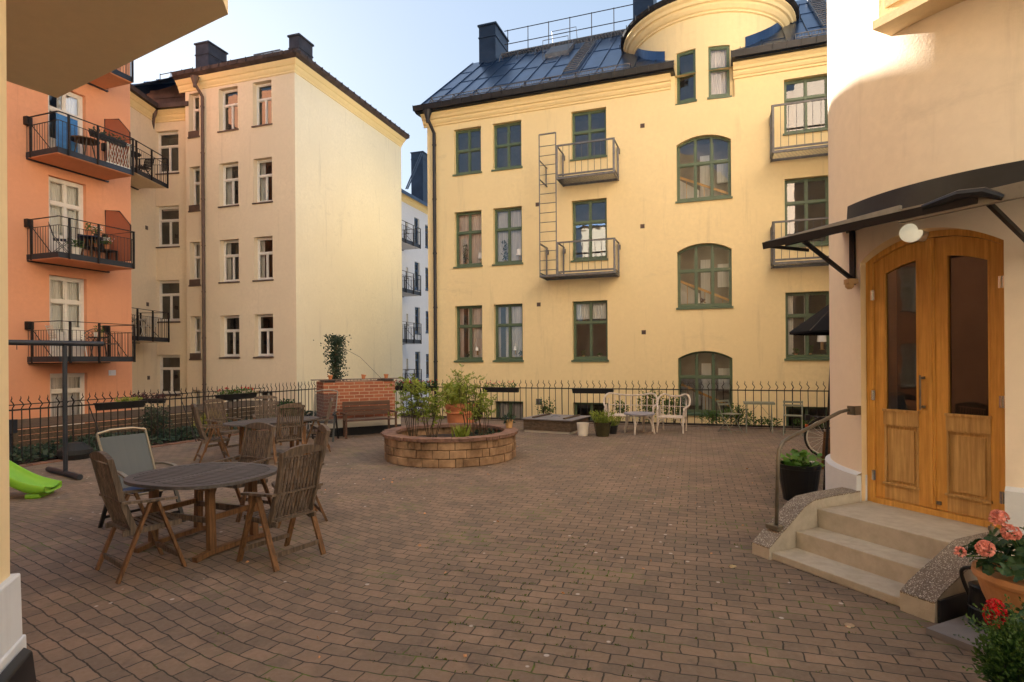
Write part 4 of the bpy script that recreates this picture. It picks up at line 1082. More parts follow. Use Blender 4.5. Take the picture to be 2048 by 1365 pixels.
def leafdoor(a, b, glassy):
    root_ = MB(); zt_ = lambda s_: dz(s_) ; z0_ = ZL + .055; st = .092
    vstrip(root_, a, a + st, z0_, zt_, DI, DI + .05); vstrip(root_, b - st, b, z0_, zt_, DI, DI + .05)
    gt = lambda s_: dz(s_) - .17
    vstrip(root_, a + st, b - st, gt, zt_, DI, DI + .05, 8)
    zk, zm = 1.33, 1.19
    o = root_.build('door', 'oak', rt)
    g_ = MB(); SB(g_, a + st - .004, b - st + .004, DI - .012, DI + .05, zm, zk + .0); SB(g_, a + st, b - st, DI + .001, DI + .05, z0_, .60); SB(g_, a + st - .01, b - st + .01, DI - .022, DI - .0005, zk - .012, zk + .012)
    SB(g_, a + st - .01, b - st + .01, DI - .022, DI - .0005, .60, .62)
    SB(g_, a + st, b - st, DI + .018, DI + .045, .60, zm)
    e = .045; SB(g_, a + st + e, b - st - e, DI + .006, DI + .018, .60 + e, zm - e)
    for q0, q1, z0q, z1q in ((a + st, a + st + .012, .62, zm), (b - st - .012, b - st, .62, zm), (a + st + .012, b - st - .012, zm - .012, zm)): SB(g_, q0, q1, DI - .006, DI + .018, z0q, z1q)
    g_.build('lower_panel', 'oakworn', o)
    g_ = MB(); vstrip(g_, a + st, a + st + .014, zk, lambda s_: gt(s_), DI - .004, DI + .04); vstrip(g_, b - st - .014, b - st, zk, lambda s_: gt(s_), DI - .004, DI + .04)
    g_.build('glazing_bead', 'oak', o)
    g_ = MB(); n_ = 8; pts = [SP(a + st, DI + .025, zk), SP(b - st, DI + .025, zk)] + [SP(b - st - (b - a - 2 * st) * k / n_, DI + .025, gt(b - st - (b - a - 2 * st) * k / n_) + .01) for k in range(n_ + 1)]
    g_.face(pts); g_.build('pane', 'glassd', o)
    return o
dl_ = leafdoor(d0 + .003, dm - .03, 1); dr_ = leafdoor(dm + .03, d1 - .003, 1)
g = MB(); vstrip(g, dm - .03, dm + .03, ZL + .055, dz, DI - .018, DI + .05); SB(g, dm - .012, dm + .012, DI - .03, DI - .018, ZL + .1, dz(dm) - .02); g.build('meeting_stile', 'oak', rt)
g = MB(); hs_ = dm - .075
g.tube([SP(hs_, DI - .055, 1.36), SP(hs_, DI - .055, 1.68)], .0085, 8)
for z in (1.385, 1.655): g.tube([SP(hs_, DI - .055, z), SP(hs_, DI + .002, z)], .006, 6); g.lathe(SP(hs_, DI - .003, z - .012), [(.016, 0), (.016, .024)], 8)
g.build('handle', 'rail', dl_)
g = MB(); SB(g, dm + .035, dm + .075, DI - .012, DI - .001, .50, .53); g.build('bolt', 'rail', dr_)
for ss, d_ in ((d0 + .0, dl_), (d1 - .0, dr_)):
    for z in (.62, 1.42, 2.42):
        g = MB(); c_ = SP(ss, DI - .035, z); g.lathe(c_, [(.009, 0), (.009, .10)], 8); SB(g, ss - .02, ss + .02, DI - .0305, DI - .026, z, z + .1); g.build('hinge', 'chrome', d_)
# canopy
ca_ = MB(); zc0, zc1 = 2.95, 3.17
S0, S1, I0 = -.30, 2.6, .28
def cylI(s_):  # i of wall surface at chord position s
    x = max(-RR + .01, min(RR - .01, s_ - SM)); return 1.15 + RR - math.sqrt(RR * RR - x * x)
n_ = 24
def CZ(i, top): return zc0 + (zc1 - zc0) * (i - I0) / (1.2 - I0)
for k in range(n_):
    a, b = S0 + (S1 - S0) * k / n_, S0 + (S1 - S0) * (k + 1) / n_
    ia, ib = min(cylI(a), 2.0), min(cylI(b), 2.0)
    lo = [SP(a, I0, zc0), SP(b, I0, zc0), SP(b, ib, CZ(ib, 0)), SP(a, ia, CZ(ia, 0))]
    ca_.hexa(lo, [q + Vector((0, 0, .014)) for q in lo])
cano = ca_.build('canopy', 'gutter', rt)
g = MB()
g.hexa([SP(S0, I0 - .03, zc0 - .035), SP(1.55, I0 - .03, zc0 - .035), SP(1.55, I0 + .03, zc0 - .02), SP(S0, I0 + .03, zc0 - .02)],
       [SP(S0, I0 - .045, zc0 + .03), SP(1.55, I0 - .045, zc0 + .03), SP(1.55, I0 + .03, zc0 + .02), SP(S0, I0 + .03, zc0 + .02)])
g.tube([SP(1.2, I0 - .05, zc0 + .02), SP(1.45, I0 - .06, zc0 + .05), SP(1.60, I0 - .05, zc0 + .03), SP(1.70, I0 - .02, zc0 - .03)], [.02, .035, .035, .02], 8)
SB(g, S0 - .02, S0, I0, .9, zc0 - .01, zc0 + .02)
g.bar(SP(S0 - .005, I0, zc0 + .0), SP(S0 - .005, min(cylI(S0), 2), CZ(cylI(S0), 0)), .03, .05)
g.build('canopy_gutter', 'black', cano)
g = MB(); g.bar(SP(1.0, I0 - .0, zc0 + .0), SP(S1, I0 - .0, zc0 + .0), .05, .10); g.hexa([SP(S0, I0 - .01, zc0 + .031), SP(1.0, I0 - .01, zc0 + .031), SP(1.0, I0 + .03, zc0 + .031), SP(S0, I0 + .03, zc0 + .031)], [SP(S0, I0 - .0, zc0 + .045), SP(1.0, I0 - .0, zc0 + .09), SP(1.0, I0 + .03, zc0 + .09), SP(S0, I0 + .03, zc0 + .045)]); g.build('canopy_fascia', 'gutter', cano)
g = MB(); m_ = 80
for k in range(m_):
    a, b = ang(S0 + .12) + (ang(2.35) - ang(S0 + .12)) * k / m_, ang(S0 + .12) + (ang(2.35) - ang(S0 + .12)) * (k + 1) / m_
    g.hexa([CPt(a, zc1 - .03, RR + .03), CPt(b, zc1 - .03, RR + .03), CPt(b, zc1 - .03, RR + .002), CPt(a, zc1 - .03, RR + .002)],
           [CPt(a, zc1 + .25, RR + .012), CPt(b, zc1 + .25, RR + .012), CPt(b, zc1 + .25, RR + .002), CPt(a, zc1 + .25, RR + .002)])
g.build('canopy_flashing', 'black', cano)
for ss in (-.10, 1.45):
    g = MB(); ic = cylI(ss); ib = ic - .02
    g.bar(SP(ss, ib, zc0 - .36), SP(ss, ib, zc1 - .02), .055, .03, up=(IN.x, IN.y, 0))
    g.bar(SP(ss, ib - .01, zc0 - .30), SP(ss, I0 + .22, zc0 + .07), .03, .035)
    g.bar(SP(ss, ib, CZ(ic, 0) - .022), SP(ss, I0 + .05, zc0 - .018), .02, .03)
    g.build('bracket', 'black', cano)
# globe lamp
lp = AT(1822, 466, 5.42); g = MB()
prof = [(.072 * math.sin(math.pi * k / 14) + .001, -.072 * math.cos(math.pi * k / 14)) for k in range(15)]
lr = thing('wall_lamp', 'white opal globe lamp on the wall under the entrance canopy', 'lamp', lp)
lpi = Vector((IN.x, IN.y, 0))
g.lathe(lp, [(max(.002, r_ * 1.25), z * 1.2) for r_, z in prof], 24); g.build('globe', 'lampg', lr, smooth=True)
g = MB(); g.tube([lp + lpi * .05, lp + lpi * .22], .065, 16); g.build('lamp_base', 'whitep', lr)
# sensor on bracket
sp_ = SP(-.05, cylI(-.05) - .09, 2.62); g = MB(); g.box(sp_.x - .05, sp_.x + .04, sp_.y - .05, sp_.y + .05, sp_.z - .03, sp_.z + .02); g.lathe(sp_ - Vector((.02, 0, .08)), [(.02, 0), (.04, .02), (.042, .06)], 12)
tag(g.build('motion_sensor', 'tanpot', None), 'small beige motion sensor beside the left canopy bracket', 'sensor')

# ================================================================ ENTRANCE STEPS
st = thing('entrance_steps', 'worn concrete entrance steps with speckled terrazzo cheek walls', 'steps', SP(.6, .6, 0))
SW = 1.185
for k, (i0, z) in enumerate(((0, .068), (.31, .224), (.605, ZL))):
    m = MB(); SB(m, 0, SW, i0, 1.40 if k == 2 else .75, 0 if k == 0 else (.05, .2)[k - 1], z)
    m.build('step' if k < 2 else 'landing', 'step', st, bevel=.008)
def cheek(s0, s1, prof, name):
    c = MB(); e = .012
    for i in range(len(prof) - 1):
        (a, za), (b, zb_) = prof[i], prof[i + 1]
        c.hexa([SP(s0, a, 0), SP(s1, a, 0), SP(s1, b, 0), SP(s0, b, 0)], [SP(s0, a, za), SP(s1, a, za), SP(s1, b, zb_), SP(s0, b, zb_)])
    o_ = c.build(name, 'step', st)
    c = MB()
    for i in range(len(prof) - 1):
        (a, za), (b, zb_) = prof[i], prof[i + 1]
        c.hexa([SP(s0 - e * 0, a, za + .001), SP(s1, a, za + .001), SP(s1, b, zb_ + .001), SP(s0, b, zb_ + .001)], [SP(s0, a, za + .012), SP(s1, a, za + .012), SP(s1, b, zb_ + .012), SP(s0, b, zb_ + .012)])
    c.build('terrazzo_top', 'terr', o_)
pf = [(-.03, .10), (.04, .15), (.30, .33), (.44, .43), (.56, .475), (.8, .49), (1.24, .495)]
cheek(-.20, -.001, pf, 'cheek_wall')
cheek(SW + .001, SW + .24, [(-.05, .13), (.05, .19), (.58, .40), (.64, .415), (1.25, .415)], 'cheek_wall')
m = MB(); SB(m, SW + .245, SW + .265, -.03, 1.2, .0, .16)
for k in range(0): pass
tag(m.build('black_board', 'black', None), 'black sheet board standing along the outer side of the steps', 'board')
# handrail
hr = thing('handrail', 'bent bronze coloured steel handrail on the left cheek of the steps', 'handrail', SP(-.1, .1, .2))
ft = G(1568, 1046, .26); ft = SP(-.10, .175, .26)
g = MB(); zz = .255
top = SP(-.11, .30, 1.10)
pts = [ft + Vector((0, 0, .0)), ft + Vector((.01, .01, .62))]
b0 = SP(-.10, .20, .86); pts = [ft, b0, SP(-.10, .215, .98), SP(-.10, .27, 1.05), SP(-.10, .36, 1.085), SP(-.09, 1.06, 1.30), SP(-.07, 1.16, 1.32)]
g.tube(pts, .018, 10); g.build('rail', 'rail', hr, smooth=True)
g = MB(); SB(g, -.17, -.03, .11, .24, .235, .275); g.build('foot_plate', 'rail', hr)
g = MB(); SB(g, -.09, o0 - .002, 1.17, 1.185, 1.27, 1.36); SB(g, o0 - .02, o0 - .002, 1.17, 1.36, 1.27, 1.36); g.build('wall_bracket', 'rail', hr)
# door stop on the landing
p_ = SP(SW + .10, .93, .43); g = MB(); g.lathe(p_, [(.035, 0), (.035, .008), (.014, .012), (.014, .05), (.02, .052), (.02, .085), (.006, .09), (.006, .105)], 12); tag(g.build('door_stop', 'rail', None), 'small metal door stop standing on the right cheek wall', 'door stop')

# ================================================================ NEAR CORNER BUILDING (left edge) with overhang
K = Vector((-2.56, 3.0)); ND = Vector((.37, -.93)).normalized(); NP = Plane(K, ND)
nb_ = thing('corner_building', 'amber plastered corner building with white plinth and wide overhang above', 'building', (K.x, K.y, 0))
m = MB(); kk = [K, K + ND * 9, K + ND * 9 + Vector((-9, -3)), K + Vector((-9, -3))]
back = Vector((-.97, -.25)).normalized()
kk = [K, K + ND * 9, K + ND * 9 + back * 9, K + back * 9]
m.prism(kk, 0, 4.5); m.build('wall', 'nwall', nb_)
m = MB(); pj = .055
def NB(mb, u0, u1, z0, z1, d):
    q0 = NP.P(u0, 0, d); q1 = NP.P(u1, 0, d); r0 = K + back * 2 - ND * -u0 * 1
    r0 = NP.P(u0, 0, 0) + Vector((back.x, back.y, 0)) * 2; r1 = NP.P(u1, 0, -.3)
    mb.prism([(q0.x, q0.y), (q1.x, q1.y), (r1.x, r1.y), (r0.x, r0.y)], z0, z1)
m.hexa([NP.P(-.04, .44, .04), NP.P(8, .44, .04), NP.P(8, .44, -.2), NP.P(-.06, .44, -.6)], [NP.P(-.04, .77, .033), NP.P(8, .66, .033), NP.P(8, .66, -.2), NP.P(-.06, .77, -.6)])
m.hexa([NP.P(-.055, 0, .06), NP.P(8, 0, .06), NP.P(8, 0, -.2), NP.P(-.09, 0, -.6)], [NP.P(-.055, .445, .05), NP.P(8, .445, .05), NP.P(8, .445, -.2), NP.P(-.09, .445, -.6)])
m.build('plinth', 'plinth', nb_, bevel=.01)
m = MB(); m.hexa([NP.P(-.0, 0, .13), NP.P(1.5, 0, .13), NP.P(1.5, 0, .062), NP.P(-.0, 0, .062)], [NP.P(.02, .38, .10), NP.P(1.5, .38, .10), NP.P(1.5, .41, .062), NP.P(.02, .41, .062)])
m.build('guard_board', 'black', nb_, bevel=.01)
ZO = 4.5
def gz(px, py): p = G(px, py, ZO); return (p.x, p.y)
p1, p2, p3, p3b = gz(21, 163), gz(110, 193), gz(428, 33), gz(447, 24)
poly = [(p1[0] - 1.9, p1[1] - 4.4), p1, p2, p3, p3b, (p3b[0] + .35, p3b[1] - 1.3), (-1.3, 0.3), (-1.6, -6), (-8, -6)]
print('overhang', poly)
m = MB(); m.prism(poly, ZO + .12, 14); m.build('upper_storeys', 'nwall', nb_)
def inset(poly, e):
    out = []; n = len(poly); cx_ = sum(p[0] for p in poly) / n; cy_ = sum(p[1] for p in poly) / n
    return [(p[0] + (cx_ - p[0]) / math.hypot(cx_ - p[0], cy_ - p[1]) * e, p[1] + (cy_ - p[1]) / math.hypot(cx_ - p[0], cy_ - p[1]) * e) for p in poly]
m = MB(); m.prism(inset(poly, -.04), ZO, ZO + .118); m.prism(inset(poly, .22), ZO - .012, ZO - .001); m.build('overhang', stucco('soffit_plaster', (.92, .76, .50), amt=.1), nb_)
# courtyard building behind the camera (seen only in the window glass)
rb_ = thing('rear_building', 'pale cream courtyard building standing behind the viewpoint', 'building', (0, -9, 0))
RP_ = Plane((0, -9.0), (1, .0)); RP_.n = Vector((0, 1))
m = MB(); holes = []
for i in range(-5, 8):
    for j in range(4): holes.append((i * 2.6, i * 2.6 + 1.2, 1.0 + j * 3.2, 2.9 + j * 3.2, 'noroom'))
wall(m, RP_, -16, 24, 0, 13.5, holes, rev=.15)
for h in holes: m.face([RP_.P(h[0], h[2], -.16), RP_.P(h[1], h[2], -.16), RP_.P(h[1], h[3], -.16), RP_.P(h[0], h[3], -.16)], 1)
m.build('wall', ['rearw', 'inside'], rb_)
m = MB(); m.box(-16, 24, -18, -9.3, 0, 13.4); m.box(-16.5, 24.5, -18, -8.6, 13.5, 13.8); m.build('roof', 'roof', rb_)

# ================================================================ FENCES
def picket_mesh(name, r=.0108, amp=.036):
    m = MB(); pts = [(0, 0, .02), (0, 0, 1.03), (amp * .9, 0, 1.085), (amp * .2, 0, 1.13), (-amp * .7, 0, 1.17), (-amp * .2, 0, 1.21), (-amp * .35, 0, 1.25)]
    m.tube(pts, [r, r, r, r, r, r * .8, r * .3], 5); o = m.build(name, 'iron'); me = o.data; bpy.data.objects.remove(o); return me
PK = picket_mesh('picket'); PT = picket_mesh('post', .015, .026)
def fence(label, p0, dirv, n, sp, posts, skip=(), stays=()):
    ln = sp * n; t = thing('iron_fence', label, 'fence', (p0.x, p0.y, 0))
    t.rotation_euler = (0, 0, math.atan2(dirv.y, dirv.x)); t2 = t
    rg_ = random.Random(int(ln * 100))
    m = MB(); m.box(0, ln, -.008, .008, .985, 1.015); o = m.build('top_rail', 'iron'); o.parent = t
    m = MB(); m.box(0, ln, -.008, .008, .04, .07); o = m.build('bottom_rail', 'iron'); o.parent = t
    for k in range(n + 1):
        if any(a <= k <= b for a, b in skip): continue
        po = k in posts
        o = bpy.data.objects.new('post' if po else 'picket', PT if po else PK); COL.objects.link(o); o.parent = t
        o.location = (k * sp, 0, 0); o.rotation_euler = (rg_.gauss(0, .006), rg_.gauss(0, .008), rg_.gauss(0, .25) + (0 if rg_.random() > .12 else 3.1))
    for k, dy in stays:
        m = MB(); m.tube([(k * sp, 0, .98), (k * sp + .03, dy, 0)], .012, 5); o = m.build('stay', 'iron'); o.parent = t
    return t
nR = 76; rf0 = CORNER + EA * .35
fence('long black wrought iron fence with wavy spikes in front of the yellow building', rf0, EA, nR, .186, {2, 23, 37, 55, 70}, stays=[(23, .55), (55, .5)])
nL = 62; lf0 = CORNER - LFD * (nL * .148 + 1.7)
fence('black wrought iron fence with wavy spikes along the left ivy bed', lf0, LFD, nL, .148, {0, 14, 28, 42, 56}, stays=[(2, -.45), (16, -.5), (30, -.45)])
# edging bricks along the left fence
m = MB(); sd_ = Vector((LFD.y, -LFD.x)); rg = random.Random(11)
for k in range(95):
    a = lf0 - LFD * 1.0 + LFD * (k * .135) + sd_ * .16; b = a + LFD * .125
    h = .012 + rg.uniform(0, .01)
    m.prism([(a.x, a.y), (a.x + sd_.x * .20, a.y + sd_.y * .20), (b.x + sd_.x * .20, b.y + sd_.y * .20), (b.x, b.y)], .002, h)
struct(m.build('brick_edging', M('edging_brick', (.20, .10, .065), .85, var=.25, vs=6)))

# ================================================================ BRICK WALL, BENCH, POTS
bw0 = Vector((-4.62, 14.45)); bwd = Vector((1.57, .87)).normalized(); BP = Plane(bw0, bwd)
bw = thing('brick_wall', 'red brick barbecue block on a pale plinth in the courtyard corner', 'brick wall', (bw0.x, bw0.y, 0))
bl = 1.8; bh0, bh1 = .40, 1.33
m = MB(); m.uv = []
def uvbox(mb, pl, u0, u1, z0, z1, d0, d1):
    for q in ([(u0, z0, d1), (u1, z0, d1), (u1, z1, d1), (u0, z1, d1)], [(u0, z0, d0), (u0, z0, d1), (u0, z1, d1), (u0, z1, d0)], [(u1, z0, d1), (u1, z0, d0), (u1, z1, d0), (u1, z1, d1)], [(u0, z1, d1), (u1, z1, d1), (u1, z1, d0), (u0, z1, d0)], [(u0, z0, d0), (u1, z0, d0), (u1, z1, d0), (u0, z1, d0)]):
        mb.face([pl.P(*t) for t in q]); flat = q[0][1] == q[2][1]
        mb.uv += [((t[0] if q[0][0] != q[1][0] else t[2]), (t[2] if flat else t[1])) for t in q]
uvbox(m, BP, 0, bl, bh0, bh1, -.9, 0); m.build('brickwork', 'brick', bw)
m = MB(); m.pbox(BP, -.1, bl + .12, .20, bh0, -1, .09); m.build('plinth', 'gplinth', bw)
m = MB(); m.pbox(BP, -.12, bl + .13, 0, .20, -1, .10); m.build('footing', 'rubber', bw)
m = MB()
for u in (.12, bl - .2): m.pbox(BP, u - .1, u + .16, bh1, bh1 + .04, -.6, .03)
m.build('iron_support', 'iron', bw)
m = MB(); m.pbox(BP, -.25, bl + .18, bh1 + .045, bh1 + .065, -.3, -.05)
for k in range(22): m.bar(BP.P(-.1 + k * .085, bh1 + .003, -.02), BP.P(-.1 + k * .085, bh1 + .05, -.05), .01, .01)
tag(m.build('shelf_plate', 'sillb'), 'thin grey metal shelf laid across the top of the brick block', 'shelf')
def potmesh(name, c, r0, r1, h, mat, rim=.0, n=20):
    m = MB(); pr = [(r0, 0), (r0 * .5 + r1 * .5, h * .5), (r1, h * (1 - (.18 if rim else 0)))]
    if rim: pr += [(r1 + rim, h * .82), (r1 + rim * 1.1, h)]
    pr += [(pr[-1][0] - .015, h), (pr[-1][0] - .02, h * .86), (.002, h * .86)]
    m.lathe(c, pr, n, cap=True); o = m.build(name, mat, smooth=False)
    for p_ in o.data.polygons: p_.use_smooth = False
    return o
zsh = bh1 + .066
for (u, lab, fl) in ((.2, 'small square terracotta flowerpot at the left end of the brick block shelf', 0), (1.02, 'small tipped round terracotta pot in the middle of the brick block shelf', 1), (1.62, 'small terracotta flowerpot at the right end of the brick block shelf', 0)):
    c = BP.P(u, zsh, -.17); o = potmesh('flowerpot', (0, 0, 0), .042, .058, .10, 'terra', .006, 8 if fl == 0 else 16); o.location = c
    if fl: o.rotation_euler = (0, R(8), 0)
    tag(o, lab, 'flowerpot', 'pots on the brick block shelf')
# bench
def make_bench():
    t = thing('park_bench', 'brown wooden slatted bench in front of the brick block', 'bench')
    L = 1.18
    for k, z in enumerate((.80, .68, .56)):
        m = MB(); m.bar((-L / 2, -.20 + k * .012, z), (L / 2, -.20 + k * .012, z), .022, .10); m.build('back_slat', 'benchw', t)
    m = MB()
    for k in range(4): m.bar((-L / 2, -.13 + k * .11, .40 + .004 * k), (L / 2, -.13 + k * .11, .40 + .004 * k), .085, .022)
    m.build('seat', 'benchw', t)
    for x in (-L / 2 + .03, L / 2 - .03):
        m = MB(); m.bar((x, -.17, 0), (x, -.215, .84), .045, .045); m.build('leg', 'benchw', t)
        m = MB(); m.bar((x + math.copysign(.05, x), .24, 0), (x + math.copysign(.05, x), .24, .56), .045, .045); m.build('leg', 'benchw', t)
        m = MB(); m.bar((x + math.copysign(.05, x), -.24, .58), (x + math.copysign(.05, x), .30, .58), .07, .03); m.build('armrest', 'benchw', t)
    return t
b = make_bench(); bc = BP.P(.98, 0, .48); b.location = bc; b.rotation_euler = (0, 0, face_dir((BP.n.x, BP.n.y)))

# ================================================================ GARDEN CHAIRS AND TABLES
def make_chair():
    t = thing('garden_chair', '', 'chair')
    W = .25; bk0, bk1 = Vector((0, -.12, .40)), Vector((0, -.30, 1.03))
    bd_ = (bk1 - bk0).normalized()
    m = MB()
    for k in range(11):
        x = -.185 + .037 * k; a = bk0 + bd_ * .03; b_ = bk1 - bd_ * .05
        mid = a.lerp(b_, .45) + Vector((0, -.018, 0))
        p = [(x, a.y, a.z), (x, mid.y, mid.z), (x, b_.y, b_.z)]
        for i in range(2): m.bar(p[i], p[i + 1], .021, .012, up=(0, 1, 0))
    for f_ in (.0, .42): 
        c = bk0.lerp(bk1, f_ * .9 + .03) + Vector((0, -.012 if f_ else 0, 0)); m.bar((-.21, c.y, c.z), (.21, c.y, c.z), .04, .018)
    m.build('back_slats', 'teak', t)
    m = MB()
    for s_ in (-1, 1): 
        m.bar((s_ * .22, bk0.y + .01, bk0.z - .04), (s_ * .22, bk0.lerp(bk1, .45).y - .018, bk0.lerp(bk1, .45).z), .026, .05, up=(0, 1, 0)); m.bar((s_ * .22, bk0.lerp(bk1, .45).y - .018, bk0.lerp(bk1, .45).z), (s_ * .22, bk1.y, bk1.z), .026, .045, up=(0, 1, 0))
    n_ = 10
    for k in range(n_):
        x0, x1 = -.24 + .48 * k / n_, -.24 + .48 * (k + 1) / n_; f_ = lambda x: .045 * (1 - (x / .24) ** 2)
        y, z = bk1.y + .005, bk1.z - .025
        m.hexa([(x0, y - .02, z), (x1, y - .02, z), (x1, y + .018, z), (x0, y + .018, z)], [(x0, y - .03, z + .035 + f_(x0)), (x1, y - .03, z + .035 + f_(x1)), (x1, y + .012, z + .035 + f_(x1)), (x0, y + .012, z + .035 + f_(x0))])
    m.build('back_frame', 'teak', t)
    m = MB()
    for k in range(9):
        y = -.185 + .05 * k; z = .405 + .012 * abs(k - 3.5) / 4; m.bar((-.205, y, z), (.205, y, z), .033, .016)
    for s_ in (-1, 1): m.bar((s_ * .215, -.21, .39), (s_ * .215, .245, .405), .024, .045)
    m.bar((-.215, .245, .402), (.215, .245, .402), .03, .04)
    m.build('seat', 'teak', t)
    for s_ in (-1, 1):
        x = s_ * .262
        m = MB(); m.bar((x, .045, .63), (x, .265, 0), .024, .048, up=(1, 0, 0)); m.build('leg', 'teakl', t)
        m = MB(); m.bar((x + s_ * .001, -.015, .63), (x + s_ * .001, -.265, 0), .0238, .048, up=(1, 0, 0)); m.build('leg', 'teakl', t)
        m = MB(); pa = [(x, -.24, .665), (x, -.10, .655), (x, .08, .645), (x, .20, .635)]
        for i in range(3): m.bar(pa[i], pa[i + 1], (.045, .052, .05)[i], .022)
        m.build('armrest', 'teak', t)
    for y in (-.215, .215):
        m = MB(); m.bar((-.25, y, .12), (.25, y, .12), .02, .042); m.build('stretcher', 'teak', t)
    return t
CH = make_chair()
chairs = [((-3.35, 5.31), (.63, .77), 'worn teak folding garden chair at the near left end of the front table'),
          ((-2.18, 5.56), (-.86, .51), 'orange brown teak garden chair at the near right of the front table'),
          ((-3.30, 7.15), (-.42, -.9), 'teak garden chair on the far side of the front table'),
          ((-2.52, 6.92), (-.85, -.5), 'teak garden chair right of the front table, behind the nearest one'),
          ((-5.60, 11.0), (.8, .6), 'teak garden chair at the left end of the back table, nearest the fence'),
          ((-5.95, 12.2), (.9, -.35), 'teak garden chair behind the left end of the back table, partly hidden'),
          ((-5.45, 13.1), (.45, -.9), 'pale weathered teak garden chair on the far side of the back table'),
          ((-4.20, 10.95), (-.62, .78), 'light brown teak garden chair on the near side of the back table'),
          ((-4.05, 12.2), (-.93, -.3), 'strongly reclined teak garden chair at the right end of the back table'),
          ((-4.68, 10.15), (.1, .99), 'teak garden chair with orange legs on the near side of the back table, behind the front group')]
chairs = chairs[:9]
for i, (p_, f_, lab) in enumerate(chairs):
    g_ = 'teak chairs around the garden tables'
    if i == 0: CH.location = (*p_, 0); CH.rotation_euler = (0, 0, face_dir(f_)); CH['label'] = lab; CH['group'] = g_
    else: copy_tree(CH, (*p_, 0), face_dir(f_), lab, g_)
# reclined chair leans further back
def make_table(name, label, c, ax, hx, hy, h):
    t = thing(name, label, 'table')
    ne = 2.5; N_ = 56
    def sup(th, sx, sy): 
        c_, s_ = math.cos(th), math.sin(th); return (math.copysign(abs(c_) ** (2 / ne), c_) * sx, math.copysign(abs(s_) ** (2 / ne), s_) * sy)
    m = MB(); ou = [sup(2 * math.pi * k / N_, hx, hy) for k in range(N_)]; inn = [sup(2 * math.pi * k / N_, hx - .07, hy - .07) for k in range(N_)]
    for k in range(N_):
        a, b_, c_, d_ = ou[k], ou[(k + 1) % N_], inn[(k + 1) % N_], inn[k]
        m.hexa([(*a, h - .03), (*b_, h - .03), (*c_, h - .03), (*d_, h - .03)], [(*a, h), (*b_, h), (*c_, h), (*d_, h)])
    m.build('table_rim', 'teakt', t)
    def xat(y):
        v = abs(y) / (hy - .06); return (hx - .065) * max(0, 1 - v ** ne) ** (1 / ne)
    m = MB(); p_ = .052; n_ = int((hy - .07) / p_)
    for k in range(-n_, n_ + 1):
        y = k * p_; x = xat(y)
        if x > .06:
            m.box(-x, -.045, y - .019, y + .019, h - .022, h - .003); m.box(.045, x, y - .019, y + .019, h - .022, h - .003)
    m.box(-.042, -.003, -hy + .06, hy - .06, h - .026, h - .0015); m.box(.003, .042, -hy + .06, hy - .06, h - .026, h - .0015)
    m.build('table_top', 'teakt', t)
    lx, ly = hx * .58, hy * .42
    for sx in (-1, 1):
        for sy in (-1, 1):
            m = MB(); m.bar((sx * lx, sy * ly, .045), (sx * (lx - .02), sy * ly, h - .03), .055, .07); m.build('leg', 'teakl', t)
        m = MB()
        pts = [(sx * lx, -hy * .72, .022), (sx * lx, -hy * .45, .045), (sx * lx, hy * .45, .045), (sx * lx, hy * .72, .022)]
        for i in range(3): m.bar(pts[i], pts[i + 1], .06, .045)
        m.build('foot_rail', 'teakl', t)
        m = MB(); m.bar((sx * (lx - .01), -hy * .6, h - .055), (sx * (lx - .01), hy * .6, h - .055), .04, .05); m.bar((sx * (lx - .01), -ly, .36), (sx * (lx - .01), ly, .36), .03, .05); m.build('cross_rail', 'teakl', t)
    for sy in (-1, 1):
        m = MB(); m.bar((-lx, sy * ly * .9, .33), (lx, sy * ly * .9, .33), .03, .05); m.build('stretcher', 'teak', t)
    t.location = (*c, 0); t.rotation_euler = (0, 0, math.atan2(ax[1], ax[0])); return t
make_table('garden_table', 'rounded grey teak slatted table in the front group', (-3.14, 6.0), (.93, -.37), .68, .62, .72)
make_table('garden_table', 'long oval grey teak table in the group by the fence', (-4.6, 11.35), (.6, .8), .92, .5, .72)
